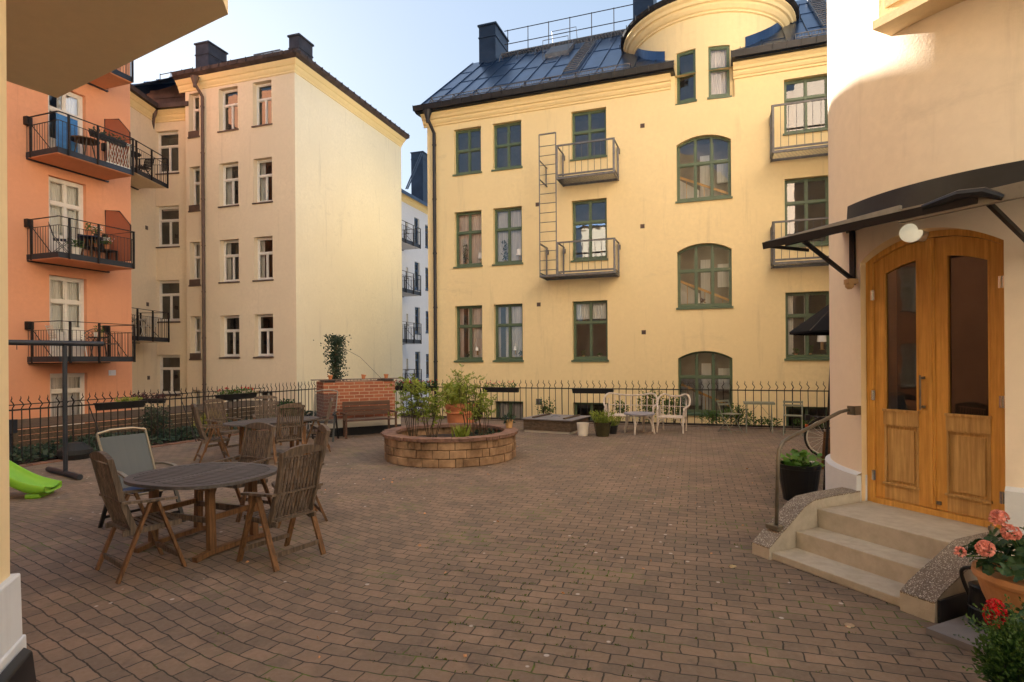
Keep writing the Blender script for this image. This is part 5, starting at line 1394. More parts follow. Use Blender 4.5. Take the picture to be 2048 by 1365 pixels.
# sling chair with aluminium frame
def sling_chair(label, loc, f, fab, frame, back=1.12, tilt=.30):
    t = thing('sling_chair', label, 'chair')
    def bx(s_): return [(s_ * .25, -.12, .40), (s_ * .26, -.12 - tilt * .5, .40 + (back - .40) * .5), (s_ * .265, -.12 - tilt, back)]
    m = MB()
    for s_ in (-1, 1): m.tube(bx(s_), .014, 8)
    m.tube([(-.265, -.12 - tilt, back), (-.12, -.13 - tilt, back + .03), (.12, -.13 - tilt, back + .03), (.265, -.12 - tilt, back)], .016, 8); m.build('back_frame', frame, t)
    m = MB(); n_ = 8
    l, r_ = bx(-1), bx(1)
    def P_(s_, v):
        q = bx(s_); a, b_ = (Vector(q[0]), Vector(q[1])) if v < .5 else (Vector(q[1]), Vector(q[2])); return a.lerp(b_, (v * 2) % 1 if v < 1 else 1)
    for i in range(n_):
        v0, v1 = i / n_ * .93, (i + 1) / n_ * .93
        for j in range(6):
            def Q(v, u_): 
                p = P_(-1, v).lerp(P_(1, v), u_); p.y -= .02 * math.sin(math.pi * u_); return p
            m.face([Q(v0, j / 6), Q(v0, (j + 1) / 6), Q(v1, (j + 1) / 6), Q(v1, j / 6)])
    m.build('back_sling', fab, t, smooth=True)
    m = MB(); m.box(-.235, .235, -.12, .30, .405, .43); m.build('seat', 'navy' if fab == 'slingg' else 'blackp', t, bevel=.012)
    m = MB()
    for s_ in (-1, 1): m.tube([(s_ * .25, -.14, .40), (s_ * .25, .32, .42)], .013, 8)
    m.tube([(-.25, .32, .42), (.25, .32, .42)], .013, 8); m.build('seat_frame', frame, t)
    for s_ in (-1, 1):
        x = s_ * .29
        m = MB(); m.bar((x, .05, .60), (x, .31, 0), .022, .04, up=(1, 0, 0)); m.build('leg', 'blackp', t)
        m = MB(); m.bar((x + s_ * .002, 0, .60), (x + s_ * .002, -.31, 0), .022, .04, up=(1, 0, 0)); m.build('leg', 'blackp', t)
        m = MB(); pa = [(x, -.26, .64), (x, -.05, .655), (x, .12, .645), (x, .24, .61)]
        for i in range(3): m.bar(pa[i], pa[i + 1], .045, .022)
        m.build('armrest', 'alu' if fab == 'slingg' else 'blackp', t)
    for y in (-.25, .25):
        m = MB(); m.bar((-.29, y, .12), (.29, y, .12), .018, .03); m.build('stretcher', 'blackp', t)
    t.location = (*loc, 0); t.rotation_euler = (0, 0, face_dir(f)); return t
sling_chair('grey sling chair with pale metal frame and blue seat, left of the front table', (-4.22, 6.72), (.87, -.49), 'slingg', 'alu', back=1.04)
sling_chair('black mesh folding chair standing by the left end of the brick block', (-4.42, 13.75), (.1, -1), 'slingb', 'gutter')

# ================================================================ ROUND STONE PLANTER
pc = Vector((-1.19, 11.35)); PRR = 1.25
pl_ = thing('stone_planter', 'round raised planter of sandy concrete blocks with a rough red capstone ring', 'planter', (pc.x, pc.y, 0))
m = MB(); rg = random.Random(21); hrow = .148
for row in range(3):
    a = rg.uniform(0, 1)
    end = a + 2 * math.pi; z0 = row * hrow
    while a < end - .02:
        wdt = rg.choice([.30, .30, .15, .30, .13]) / PRR; b_ = min(a + wdt, end)
        if end - b_ < .06: b_ = end
        ns = 4 if wdt > .2 else 2; gp = .006 / PRR
        for (r0, r1) in ((PRR - .16, PRR + rg.uniform(-.008, .008)),):
            v = []; 
            for k in range(ns + 1):
                aa = a + gp + (b_ - a - 2 * gp) * k / ns; e = .012 if k in (0, ns) else 0
                v.append(aa)
            for k in range(ns):
                a0_, a1_ = v[k], v[k + 1]
                f0 = .010 if k == 0 else 0; f1 = .010 if k == ns - 1 else 0
                def pp(r_, aa, z): return (pc.x + r_ * math.cos(aa), pc.y + r_ * math.sin(aa), z)
                zz0, zz1, ch_ = z0 + .004, z0 + hrow - .004, .012
                # chamfered outer face
                m.face([pp(r1 - f0, a0_, zz0 + ch_), pp(r1 - f1, a1_, zz0 + ch_), pp(r1 - f1, a1_, zz1 - ch_), pp(r1 - f0, a0_, zz1 - ch_)])
                m.face([pp(r1 - .014, a0_, zz0), pp(r1 - .014, a1_, zz0), pp(r1 - f1, a1_, zz0 + ch_), pp(r1 - f0, a0_, zz0 + ch_)])
                m.face([pp(r1 - f0, a0_, zz1 - ch_), pp(r1 - f1, a1_, zz1 - ch_), pp(r1 - .014, a1_, zz1), pp(r1 - .014, a0_, zz1)])
                m.face([pp(r0, a0_, zz0), pp(r0, a1_, zz0), pp(r0, a1_, zz1), pp(r0, a0_, zz1)])
                m.face([pp(r1 - .014, a0_, zz1), pp(r1 - .014, a1_, zz1), pp(r0, a1_, zz1), pp(r0, a0_, zz1)])
            for aa, f0 in ((v[0], .01), (v[-1], .01)): m.face([pp(r0, aa, zz0), pp(r1 - f0, aa, zz0), pp(r1 - f0, aa, zz1), pp(r0, aa, zz1)])
        a = b_
m.build('block_wall', M('sandy_block', (.22, .125, .065), .9, var=.35, vs=3.0, bmp=.5, bs=50, col2=(.40, .25, .14)), pl_)
m = MB(); m.lathe((pc.x, pc.y, 0), [(PRR - .03, 0), (PRR - .03, .44)], 60, cap=False); m.build('joint_core', 'soil', pl_)
m = MB(); ncap = 26
for k in range(ncap):
    a0_ = 2 * math.pi * k / ncap + .004; a1_ = 2 * math.pi * (k + 1) / ncap - .004; sub = 5
    jo = [rg.uniform(-.022, .022) for _ in range(sub + 1)]; ji = [rg.uniform(-.02, .02) for _ in range(sub + 1)]; dz_ = rg.uniform(-.004, .004)
    for q in range(sub):
        aa, bb = a0_ + (a1_ - a0_) * q / sub, a0_ + (a1_ - a0_) * (q + 1) / sub
        z0, z1 = .446, .505 + dz_
        ro, rp = PRR + .05 + jo[q], PRR + .05 + jo[q + 1]; ri_, rj = PRR - .21 + ji[q], PRR - .21 + ji[q + 1]
        m.hexa([pp(ro - .02, aa, z0), pp(rp - .02, bb, z0), pp(rj, bb, z0), pp(ri_, aa, z0)], [pp(ro, aa, z1), pp(rp, bb, z1), pp(rj, bb, z1), pp(ri_, aa, z1)])
m.build('capstone', M('red_capstone', (.23, .13, .095), .9, var=.25, vs=6, bmp=.8, bs=40), pl_)
m = MB(); m.lathe((pc.x, pc.y, 0), [(PRR - .17, .30), (.6, .35), (0.01, .37)], 40, cap=False); m.build('soil', 'soil', pl_)

# ---------------------------------------------------------------- plants
def shrub(name, label, cat, base, stems, mat, leafn, size, spread, h, seed, group=None, top=.35, stemr=.008, lw=.45, parent=None):
    rg_ = random.Random(seed); t = thing(name, label, cat, base, group); b0_ = Vector(base)
    s = MB(); l = MB()
    for i in range(stems):
        a = rg_.uniform(0, 6.28); rr_ = spread * rg_.uniform(.3, 1) ; tip = b0_ + Vector((math.cos(a) * rr_, math.sin(a) * rr_, h * rg_.uniform(.6, 1)))
        st0 = b0_ + Vector((math.cos(a) * .05, math.sin(a) * .05, 0)); midp = st0.lerp(tip, .5) + Vector((rg_.gauss(0, .06), rg_.gauss(0, .06), .1 * h))
        path = [st0, st0.lerp(midp, .5) + Vector((rg_.gauss(0, .02), rg_.gauss(0, .02), 0)), midp, midp.lerp(tip, .6) + Vector((rg_.gauss(0, .03), 0, .03)), tip]
        s.tube(path, [stemr, stemr * .9, stemr * .7, stemr * .5, stemr * .2], 5)
        per = leafn // stems
        tw = []
        for q in range(max(3, per // 9)):
            v = rg_.uniform(top, 1) * 4; k = min(3, int(v)); p = path[k].lerp(path[k + 1], v - k)
            d = Vector((rg_.uniform(-1, 1), rg_.uniform(-1, 1), rg_.uniform(-.1, .9))).normalized(); e = p + d * rg_.uniform(.10, .30) * (h / 1.0) ** .5
            s.tube([p, e], [stemr * .35, stemr * .15], 3, caps=False); tw.append((p, e, d))
            for z in range(9):
                f_ = rg_.uniform(.2, 1.0); pp_ = p.lerp(e, f_)
                ld = (d * .6 + Vector((rg_.uniform(-1, 1), rg_.uniform(-1, 1), rg_.uniform(-.6, .6)))); l.leaf(pp_, ld, size * rg_.uniform(.6, 1.3), lw, rng=rg_)
    s.build('stems', 'stem', t); l.build('leaves', mat, t); return t
def clump(l, c, rx, ry, rz, n, size, w=.7, rng=random, up=.3, shell=.3):
    for i in range(n):
        v = Vector((rng.gauss(0, 1), rng.gauss(0, 1), rng.gauss(0, 1))).normalized() * (rng.uniform(shell, 1) ** .6)
        p = Vector(c) + Vector((v.x * rx, v.y * ry, v.z * rz)); l.leaf(p, v + Vector((rng.uniform(-.6, .6), rng.uniform(-.6, .6), up)), size * rng.uniform(.6, 1.3), w, rng=rng)
zp = .34
def pat(px, D, z=zp): p = AT(px, 800, D); return (p.x, p.y, z)
shrub('leafy_shrub', 'tall thin leafy shrub at the left side of the round planter', 'shrub', pat(826, 10.95), 8, 'shrub', 520, .08, .52, 1.30, 31, 'shrubs in the round planter', top=.3)
shrub('leafy_shrub', 'bushy yellow green shrub with branching stems in the middle of the round planter', 'shrub', pat(862, 10.75), 9, 'shrub', 760, .08, .48, 1.08, 32, 'shrubs in the round planter', top=.35)
shrub('leafy_shrub', 'tallest airy shrub at the right of the round planter', 'shrub', pat(941, 11.1), 8, 'shrub', 640, .07, .36, 1.40, 33, 'shrubs in the round planter', top=.3)
shrub('leafy_shrub', 'low spreading shrub leaning right inside the round planter', 'shrub', pat(968, 11.3), 7, 'shrub', 460, .075, .40, .95, 34, 'shrubs in the round planter', top=.35)
l = MB(); rg = random.Random(40)
for k in range(260): 
    a = rg.uniform(-.9, .9); r_ = rg.uniform(.3, .95); p = (pc.x + .1 + r_ * math.cos(a), pc.y + r_ * math.sin(a), .36 + rg.uniform(0, .08)); l.leaf(p, (rg.uniform(-1, 1), rg.uniform(-1, 1), rg.uniform(.2, 1)), rg.uniform(.04, .08), .6, rng=rg)
tag(l.build('ground_cover', 'ivy'), 'dark low ground cover on the soil at the right of the planter', 'ground cover', kind='stuff')
l = MB()
for k in range(90):
    b_ = Vector(pat(925, 10.6)); a = rg.uniform(0, 6.28); d = Vector((math.cos(a) * .35, math.sin(a) * .35, 1)); l.leaf(b_ + Vector((rg.gauss(0, .05), rg.gauss(0, .05), 0)), d, rg.uniform(.2, .42), .06, rng=rg)
tag(l.build('grass_tuft', 'shrub'), 'tuft of long narrow grass blades in front of the right planter shrub', 'grass tuft')
# tan pot with succulent on the rim
rim = AT(1013, 860, 11.6); rim = Vector((rim.x, 11.62, .507))
cpt = Vector((pc.x, pc.y, 0)); dv = Vector((rim.x - pc.x, rim.y - pc.y, 0)).normalized(); rim = Vector((pc.x + dv.x * (PRR - .09), pc.y + dv.y * (PRR - .09), .507))
sp2 = thing('succulent_pot', 'small tan pot with a blue green succulent on the planter rim', 'potted plant', rim)
m = MB(); m.lathe(rim, [(.06, 0), (.082, .16), (.075, .16), (.07, .14), (.002, .14)], 20); m.build('pot', 'tanpot', sp2)
l = MB(); clump(l, rim + Vector((-.03, 0, .17)), .10, .10, .05, 60, .09, .5, rng=rg); l.build('leaves', 'ivy', sp2)
# large terracotta pot behind the planter
tp = AT(921, 840, 13.0); tp = Vector((tp.x, 13.0, 0))
big = thing('terracotta_pot', 'large terracotta pot with a thick rim standing behind the round planter', 'flowerpot', tp)
m = MB(); m.lathe(tp, [(.20, 0), (.27, .35), (.30, .66), (.305, .68), (.335, .69), (.335, .72), (.31, .73), (.315, .76), (.35, .84), (.355, .88), (.33, .88), (.32, .82), (.01, .80)], 36); m.build('pot', 'terra', big)
l = MB()
for k in range(420):
    a = rg.uniform(0, 6.28); r_ = rg.uniform(0, .26); d = Vector((math.cos(a) * .5, math.sin(a) * .5, 1.0)); z = .85 + rg.uniform(0, .35)
    l.leaf(tp + Vector((math.cos(a) * r_ - .12, math.sin(a) * r_, z)), d, rg.uniform(.10, .22), .22, rng=rg)
l.build('leaves', 'shrub', big)

# ---------------------------------------------------------------- balcony boxes on the fences
def flowerbox(label, p, d, L, flowers, seed, plantmat='shrubdk', h=.15, w=.16, group='plant boxes hanging on the iron fences', cat='plant box', dense=1.0):
    rg_ = random.Random(seed); d = Vector((d[0], d[1])).normalized(); nrm = Vector((d.y, -d.x)); 
    t = thing('plant_box', label, cat, p, group); p = Vector(p)
    def Q(a, b_, z): return (p.x + d.x * a + nrm.x * b_, p.y + d.y * a + nrm.y * b_, p.z + z)
    m = MB(); m.hexa([Q(-L / 2 + .02, -w / 2 + .02, -h), Q(L / 2 - .02, -w / 2 + .02, -h), Q(L / 2 - .02, w / 2 - .02, -h), Q(-L / 2 + .02, w / 2 - .02, -h)], [Q(-L / 2, -w / 2, -.015), Q(L / 2, -w / 2, -.015), Q(L / 2, w / 2, -.015), Q(-L / 2, w / 2, -.015)])
    m.hexa([Q(-L / 2 - .01, -w / 2 - .01, -.02), Q(L / 2 + .01, -w / 2 - .01, -.02), Q(L / 2 + .01, w / 2 + .01, -.02), Q(-L / 2 - .01, w / 2 + .01, -.02)], [Q(-L / 2 - .01, -w / 2 - .01, 0), Q(L / 2 + .01, -w / 2 - .01, 0), Q(L / 2 + .01, w / 2 + .01, 0), Q(-L / 2 - .01, w / 2 + .01, 0)])
    m.build('trough', 'blackp', t)
    for a in (-L * .38, L * .22):
        m = MB(); m.tube([Q(a, -w / 2 - .03, .03), Q(a, -w / 2 - .03, -h * .8), Q(a, w / 2 - .05, -h - .01), Q(a, w / 2 + .02, -h * .4)], .005, 4); m.build('hanger', 'iron', t)
    if flowers is None: return t
    l = MB(); fl = MB()
    (a0, a1), hh, sz, col, nf, lm = flowers
    for k in range(int(170 * L * dense)):
        a = L * rg_.uniform(a0, a1); q = Vector(Q(a, rg_.uniform(-w / 2, w / 2), rg_.uniform(-.02, hh * rg_.uniform(.3, 1)))); l.leaf(q, (rg_.uniform(-1, 1), rg_.uniform(-1, 1), rg_.uniform(0, 1.2)), sz * rg_.uniform(.7, 1.4), .55, rng=rg_)
    l.build('foliage', lm, t)
    if nf:
        for k in range(nf):
            a = L * rg_.uniform(a0, a1); q = Vector(Q(a, rg_.uniform(-w / 2, w / 2), hh * rg_.uniform(.6, 1.25)))
            for z in range(12): fl.leaf(q, (rg_.uniform(-1, 1), rg_.uniform(-1, 1), rg_.uniform(-1, 1)), .028, .9, rng=rg_)
        fl.build('flowers', col, t)
    return t
def onl(px, off=.0):   # point on left fence line at pixel column
    t_ = (px - 1024) / FPX; p = LF0; s_ = (t_ * p.y - p.x) / (LFD.x - t_ * LFD.y); q = p + LFD * s_ + sd_ * off; return q
def onr(px, off=.0):
    t_ = (px - 1024) / FPX; p = F0; s_ = (t_ * p.y - p.x) / (EA.x - t_ * EA.y); return p + EA * s_ - EN * off
q = onl(233, .12); flowerbox('long black plant box with sparse green moss on the left fence', (q.x, q.y, 1.03), LFD, .98, ((-.1, .4), .07, .05, None, 0, 'shrubdk' if 0 else 'shrub'), 51)
q = onl(466, .12); flowerbox('black plant box with red begonias on the left fence near the back table', (q.x, q.y, 1.03), LFD, 1.2, ((-.48, .48), .13, .06, 'red', 14, 'shrubd'), 52)
q = onr(832, .0); flowerbox('plant box with bright red geraniums on the fence behind the round planter', (q.x, q.y, 1.03), EA, 1.5, ((-.5, .5), .16, .08, 'red', 34, 'darkleaf'), 53, dense=1.3)
q = onr(1004, .12); flowerbox('black plant box with small pink flowers on the fence right of the planter', (q.x, q.y, 1.02), EA, 1.15, ((-.48, .46), .15, .05, 'pink', 9, 'shrubd'), 54)
q = onr(1187, .12); flowerbox('empty black plant box on the fence above the sandbox', (q.x, q.y, 1.02), EA, 1.2, None, 55)
# heather boxes on the terrace rail beyond the left fence
for px, lab in ((281, 'dark red heather in the left one of two boxes beyond the left fence'), (314, 'dark red heather in the right one of two boxes beyond the left fence')):
    q = AT(px, 800, 15.5); q.z = AT(px, 797, 15.5).z; flowerbox(lab, q, (1, .1), .40, ((-.5, .5), .16, .05, None, 0, 'heath'), px, group='heather boxes beyond the fence', dense=2.4, h=.13)

# ================================================================ SANDBOX AND THINGS BY THE RIGHT FENCE
sb0 = G(1047, 864); sbp = Plane((sb0.x, sb0.y), (G(1143, 869.5) - sb0).xy); bx = thing('sandbox', 'low wooden sandbox with a grey hatch lid and two handle battens', 'sandbox', sb0)
L_ = 1.30; Dp = 1.25
m = MB()
for k in range(3): m.pbox(sbp, 0, L_, .055 + k * .09, .055 + k * .09 + .086, -.035, 0)
for k in range(3): m.pbox(sbp, 0, L_, .055 + k * .09, .055 + k * .09 + .086, -Dp, -Dp + .035)
for k in range(3):
    for u in (.0, L_ - .035): m.pbox(sbp, u + .001, u + .034, .055 + k * .09, .055 + k * .09 + .086, -Dp + .036, -.036)
m.build('box_wall', 'boxw', bx)
m = MB(); m.pbox(sbp, .02, L_ - .02, 0, .055, -Dp + .02, -.02); m.build('footing', 'gplinth', bx)
m = MB(); m.pbox(sbp, -.05, L_ / 2 - .004, .328, .352, -Dp - .04, .05); m.pbox(sbp, L_ / 2 + .004, L_ + .05, .328, .352, -Dp - .04, .05); lid = m.build('lid', 'lid', bx)
for u in (.22, L_ - .22):
    m = MB(); m.pbox(sbp, u - .035, u + .035, .353, .385, -Dp * .9, -.12); m.build('batten', 'boxw', lid)
m = MB(); c = sbp.P(L_ / 2, .353, -Dp * .45); m.tube([c + Vector((-.12, 0, 0)), c + Vector((-.06, .02, .03)), c + Vector((.05, -.02, .035)), c + Vector((.13, .01, 0))], .006, 5); m.build('lid_handle', 'chrome', lid)
def pot(label, px, pyb, r0, r1, h, mat, plant=None, rim=.012, name='flowerpot', n=28, loc=None):
    p = loc or G(px, pyb); p = Vector((p.x, p.y + (r0 if not loc else 0), p.z)); t = thing(name, label, 'flowerpot', p)
    m = MB(); m.lathe(p, [(r0, 0), ((r0 + r1) / 2 + .01, h * .5), (r1, h * .88), (r1 + rim, h * .9), (r1 + rim, h), (r1 - .015, h), (r1 - .02, h * .86), (.002, h * .85)], n); m.build('pot', mat, t)
    if plant: plant(t, p + Vector((0, 0, h)))
    return t
def pot_(label, px, pyb, r0, r1, h, mat): return pot(label, px, pyb, r0, r1, h, mat)
t = thing('white_pot', 'plain cream white tapered pot standing beside the sandbox', 'flowerpot', G(1167, 873) + Vector((0, .12, 0)))
p = WL[t]; m = MB(); m.lathe(p, [(.115, 0), (.15, .31), (.14, .31), (.125, .03), (.002, .03)], 32); m.build('pot', 'whitep', t)
def lav(t, c, seed=61, n=520, r=.24, h=.34, mat='shrub', lean=.5):
    rg_ = random.Random(seed); l = MB()
    for k in range(n):
        a = rg_.uniform(0, 6.28); q = rg_.uniform(0, 1) ** .5 * r * .6; d = Vector((math.cos(a) * lean * q / (r * .6), math.sin(a) * lean * q / (r * .6), 1)); b_ = c + Vector((math.cos(a) * q, math.sin(a) * q, -.04)) + d * rg_.uniform(0, h * .75); l.leaf(b_, d + Vector((rg_.gauss(0, .4), rg_.gauss(0, .4), 0)), rg_.uniform(.04, .10), .3, rng=rg_)
    l.build('leaves', mat, t)
pot('dark olive glazed pot with bushy lavender right of the white pot', 1207, 874.5, .15, .205, .34, 'greenpot', lambda t, c: lav(t, c, lean=.8))
pot('small black pot with green herbs behind the olive glazed pot', 1226, 868.5, .10, .13, .20, 'blackp', lambda t, c: lav(t, c, 62, 260, .16, .3, lean=.6))
# rattan furniture
def arc(pts, n=5):   # catmull-rom
    pts = [Vector(p) for p in pts]; out = []
    for i in range(len(pts) - 1):
        p0, p1, p2, p3 = pts[max(i - 1, 0)], pts[i], pts[i + 1], pts[min(i + 2, len(pts) - 1)]
        for k in range(n):
            t_ = k / n; out.append(.5 * ((2 * p1) + (p2 - p0) * t_ + (2 * p0 - 5 * p1 + 4 * p2 - p3) * t_ ** 2 + (3 * p1 - p0 - 3 * p2 + p3) * t_ ** 3))
    return out + [pts[-1]]
def rattan_seat(label, name, cat, W, loc, f):
    t = thing(name, label, cat); hw = W / 2; r = .014
    m = MB(); n_ = max(4, int(W / .14))
    m.tube(arc([(-hw + .02, .28, 0), (-hw, .26, .38)]), .022, 8); leg = None
    for s_ in (-1, 1):
        a = MB(); a.tube([(s_ * (hw - .02), .30, 0), (s_ * (hw - .03), .27, .38)], .021, 8); a.build('leg', 'wick', t)
        a = MB(); a.tube([(s_ * (hw - .05), -.30, 0), (s_ * (hw - .05), -.26, .38), (s_ * (hw - .04), -.30, .80)], .019, 8); a.build('leg', 'wick', t)
    m = MB(); m.tube([(-hw + .03, .27, .38), (hw - .03, .27, .38), (hw - .05, -.26, .38), (-hw + .05, -.26, .38)], .018, 6, closed=True)
    for k in range(9): y = -.24 + .06 * k; m.tube([(-hw + .05, y, .385), (hw - .05, y, .385)], .009, 5)
    m.build('seat', 'wick', t)
    m = MB()
    top_ = arc([(-hw + .02, .20, .60), (-hw - .06, -.10, .68), (-hw - .05, -.24, .84), (-hw + .06, -.34, .93), (-hw * .4, -.36, .89), (0, -.36, .88), (hw * .4, -.36, .89), (hw - .06, -.34, .93), (hw + .05, -.24, .84), (hw + .06, -.10, .68), (hw - .02, .20, .60)], 6)
    m.tube(top_, .024, 7)
    for s_ in (-1, 1): m.tube(arc([(s_ * (hw - .02), .20, .60), (s_ * (hw - .01), .27, .54), (s_ * (hw - .03), .27, .38)]), .018, 6)
    m.tube([(-hw + .02, -.31, .62), (hw - .02, -.31, .62)], .010, 5)
    m.build('back_hoop', 'wick', t)
    m = MB()
    for k in range(1, n_ * 1):
        x = -hw + .06 + (W - .12) * k / n_; m.tube([(x, -.27, .39), (x, -.31, .62), (x, -.36, .88)], .012, 5)
    for s_ in (-1, 1):
        for k in range(5): y = -.16 + .08 * k; m.tube([(s_ * (hw - .03), y, .39), (s_ * (hw + .0), y, .62 + (.0 if y > 0 else .04))], .008, 5)
    m.build('spindles', 'wick', t)
    m = MB()
    for s_ in (-1, 1): m.tube(arc([(s_ * (hw - .02), .29, .10), (s_ * (hw - .10), .27, .30), (s_ * (hw - .24), .27, .37)]), .010, 5)
    m.tube(arc([(-hw + .03, .28, .15), (-hw + .03, 0, .33), (-hw + .05, -.27, .15)]), .010, 5); m.tube(arc([(hw - .03, .28, .15), (hw - .03, 0, .33), (hw - .05, -.27, .15)]), .010, 5)
    m.build('arch_brace', 'wick', t)
    t.location = loc; t.rotation_euler = (0, 0, face_dir(f)); return t
q = AT(1261, 860, 15.35); rattan_seat('white rattan two seat sofa with hooped back by the right fence', 'rattan_sofa', 'sofa', 1.25, (q.x, 15.45, 0), (-.30, -.95))
q = AT(1346, 860, 14.9); rattan_seat('white rattan armchair with hooped back right of the rattan table', 'rattan_armchair', 'armchair', .68, (q.x, 14.95, 0), (-.45, -.9))
tl = AT(1279, 860, 14.65); t = thing('rattan_table', 'low round white rattan table with grey top in front of the sofa', 'table', (tl.x, 14.65, 0)); p = WL[t]
m = MB(); m.lathe(p, [(.36, .47), (.38, .475), (.385, .50), (.37, .515), (.002, .515)], 32); m.build('table_top', 'wickt', t)
for k in range(4):
    a = R(45 + 15 + 90 * k); m = MB(); m.tube([p + Vector((math.cos(a) * .38, math.sin(a) * .38, 0)), p + Vector((math.cos(a) * .33, math.sin(a) * .33, .30)), p + Vector((math.cos(a) * .33, math.sin(a) * .33, .47))], .021, 8); m.build('leg', 'wick', t)
m = MB()
for k in range(4):
    a, b_ = R(60 + 90 * k), R(150 + 90 * k); P1 = p + Vector((math.cos(a) * .34, math.sin(a) * .34, 0)); P2 = p + Vector((math.cos(b_) * .34, math.sin(b_) * .34, 0))
    m.tube(arc([P1 + Vector((0, 0, .14)), P1.lerp(P2, .2) + Vector((0, 0, .38)), P1.lerp(P2, .5) + Vector((0, 0, .45)), P1.lerp(P2, .8) + Vector((0, 0, .38)), P2 + Vector((0, 0, .14))]), .011, 5)
m.build('arch_brace', 'wick', t)
# bistro set
def bistro_chair(label, loc, f, grp='folding bistro chairs by the right fence'):
    t = thing('bistro_chair', label, 'chair', group=grp); W = .20
    for s_ in (-1, 1):
        m = MB(); m.bar((s_ * W, .20, 0), (s_ * W, -.10, .46), .012, .022, up=(1, 0, 0)); m.bar((s_ * W, -.10, .46), (s_ * (W - .0), -.24, .80), .012, .022, up=(1, 0, 0)); m.build('leg', 'bistro', t)
        m = MB(); m.bar((s_ * (W - .018), -.22, 0), (s_ * (W - .018), .17, .45), .012, .022, up=(1, 0, 0)); m.build('leg', 'bistro', t)
    m = MB()
    for k in range(6): m.bar((-W, -.15 + k * .065, .462), (W, -.15 + k * .065, .462), .05, .014)
    m.build('seat', 'bistro', t)
    for z, y in ((.77, -.235), (.69, -.205)):
        m = MB(); m.bar((-W - .02, y, z), (W + .02, y, z), .014, .048); m.build('back_slat', 'bistro', t)
    m = MB(); m.bar((-W, .17, .05), (W, .17, .05), .01, .01); m.bar((-W, -.18, .05), (W, -.18, .05), .01, .01); m.build('stretcher', 'bistro', t)
    t.location = loc; t.rotation_euler = (0, 0, face_dir(f)); return t
q = AT(1462, 860, 14.7); bistro_chair('sage green folding bistro chair left of the little bistro table', (q.x, 14.75, 0), (.5, -.87))
q = AT(1582, 860, 14.3); bistro_chair('sage green folding bistro chair right of the little bistro table', (q.x, 14.2, 0), (-.45, -.9))
q = AT(1518, 860, 14.75); t = thing('bistro_table', 'small rectangular sage green folding bistro table between two chairs', 'table')
m = MB()
for k in range(5): m.bar((-.36, -.2 + k * .1, .74), (.36, -.2 + k * .1, .74), .09, .016)
m.bar((-.36, -.245, .73), (.36, -.245, .73), .012, .05); m.build('table_top', 'bistro', t)
for s_ in (-1, 1):
    m = MB(); m.bar((s_ * .30, -.22, 0), (s_ * .30, .2, .72), .012, .02, up=(1, 0, 0)); m.build('leg', 'bistro', t)
    m = MB(); m.bar((s_ * .28, .22, 0), (s_ * .28, -.2, .72), .012, .02, up=(1, 0, 0)); m.build('leg', 'bistro', t)
m = MB(); m.tube([(-.28, 0, .36), (0, -.1, .72)], .005, 4); m.tube([(.28, 0, .36), (0, -.1, .72)], .005, 4); m.build('brace', 'bistro', t)
t.location = (q.x, 14.75, 0); t.rotation_euler = (0, 0, math.atan2(EA.y, EA.x))

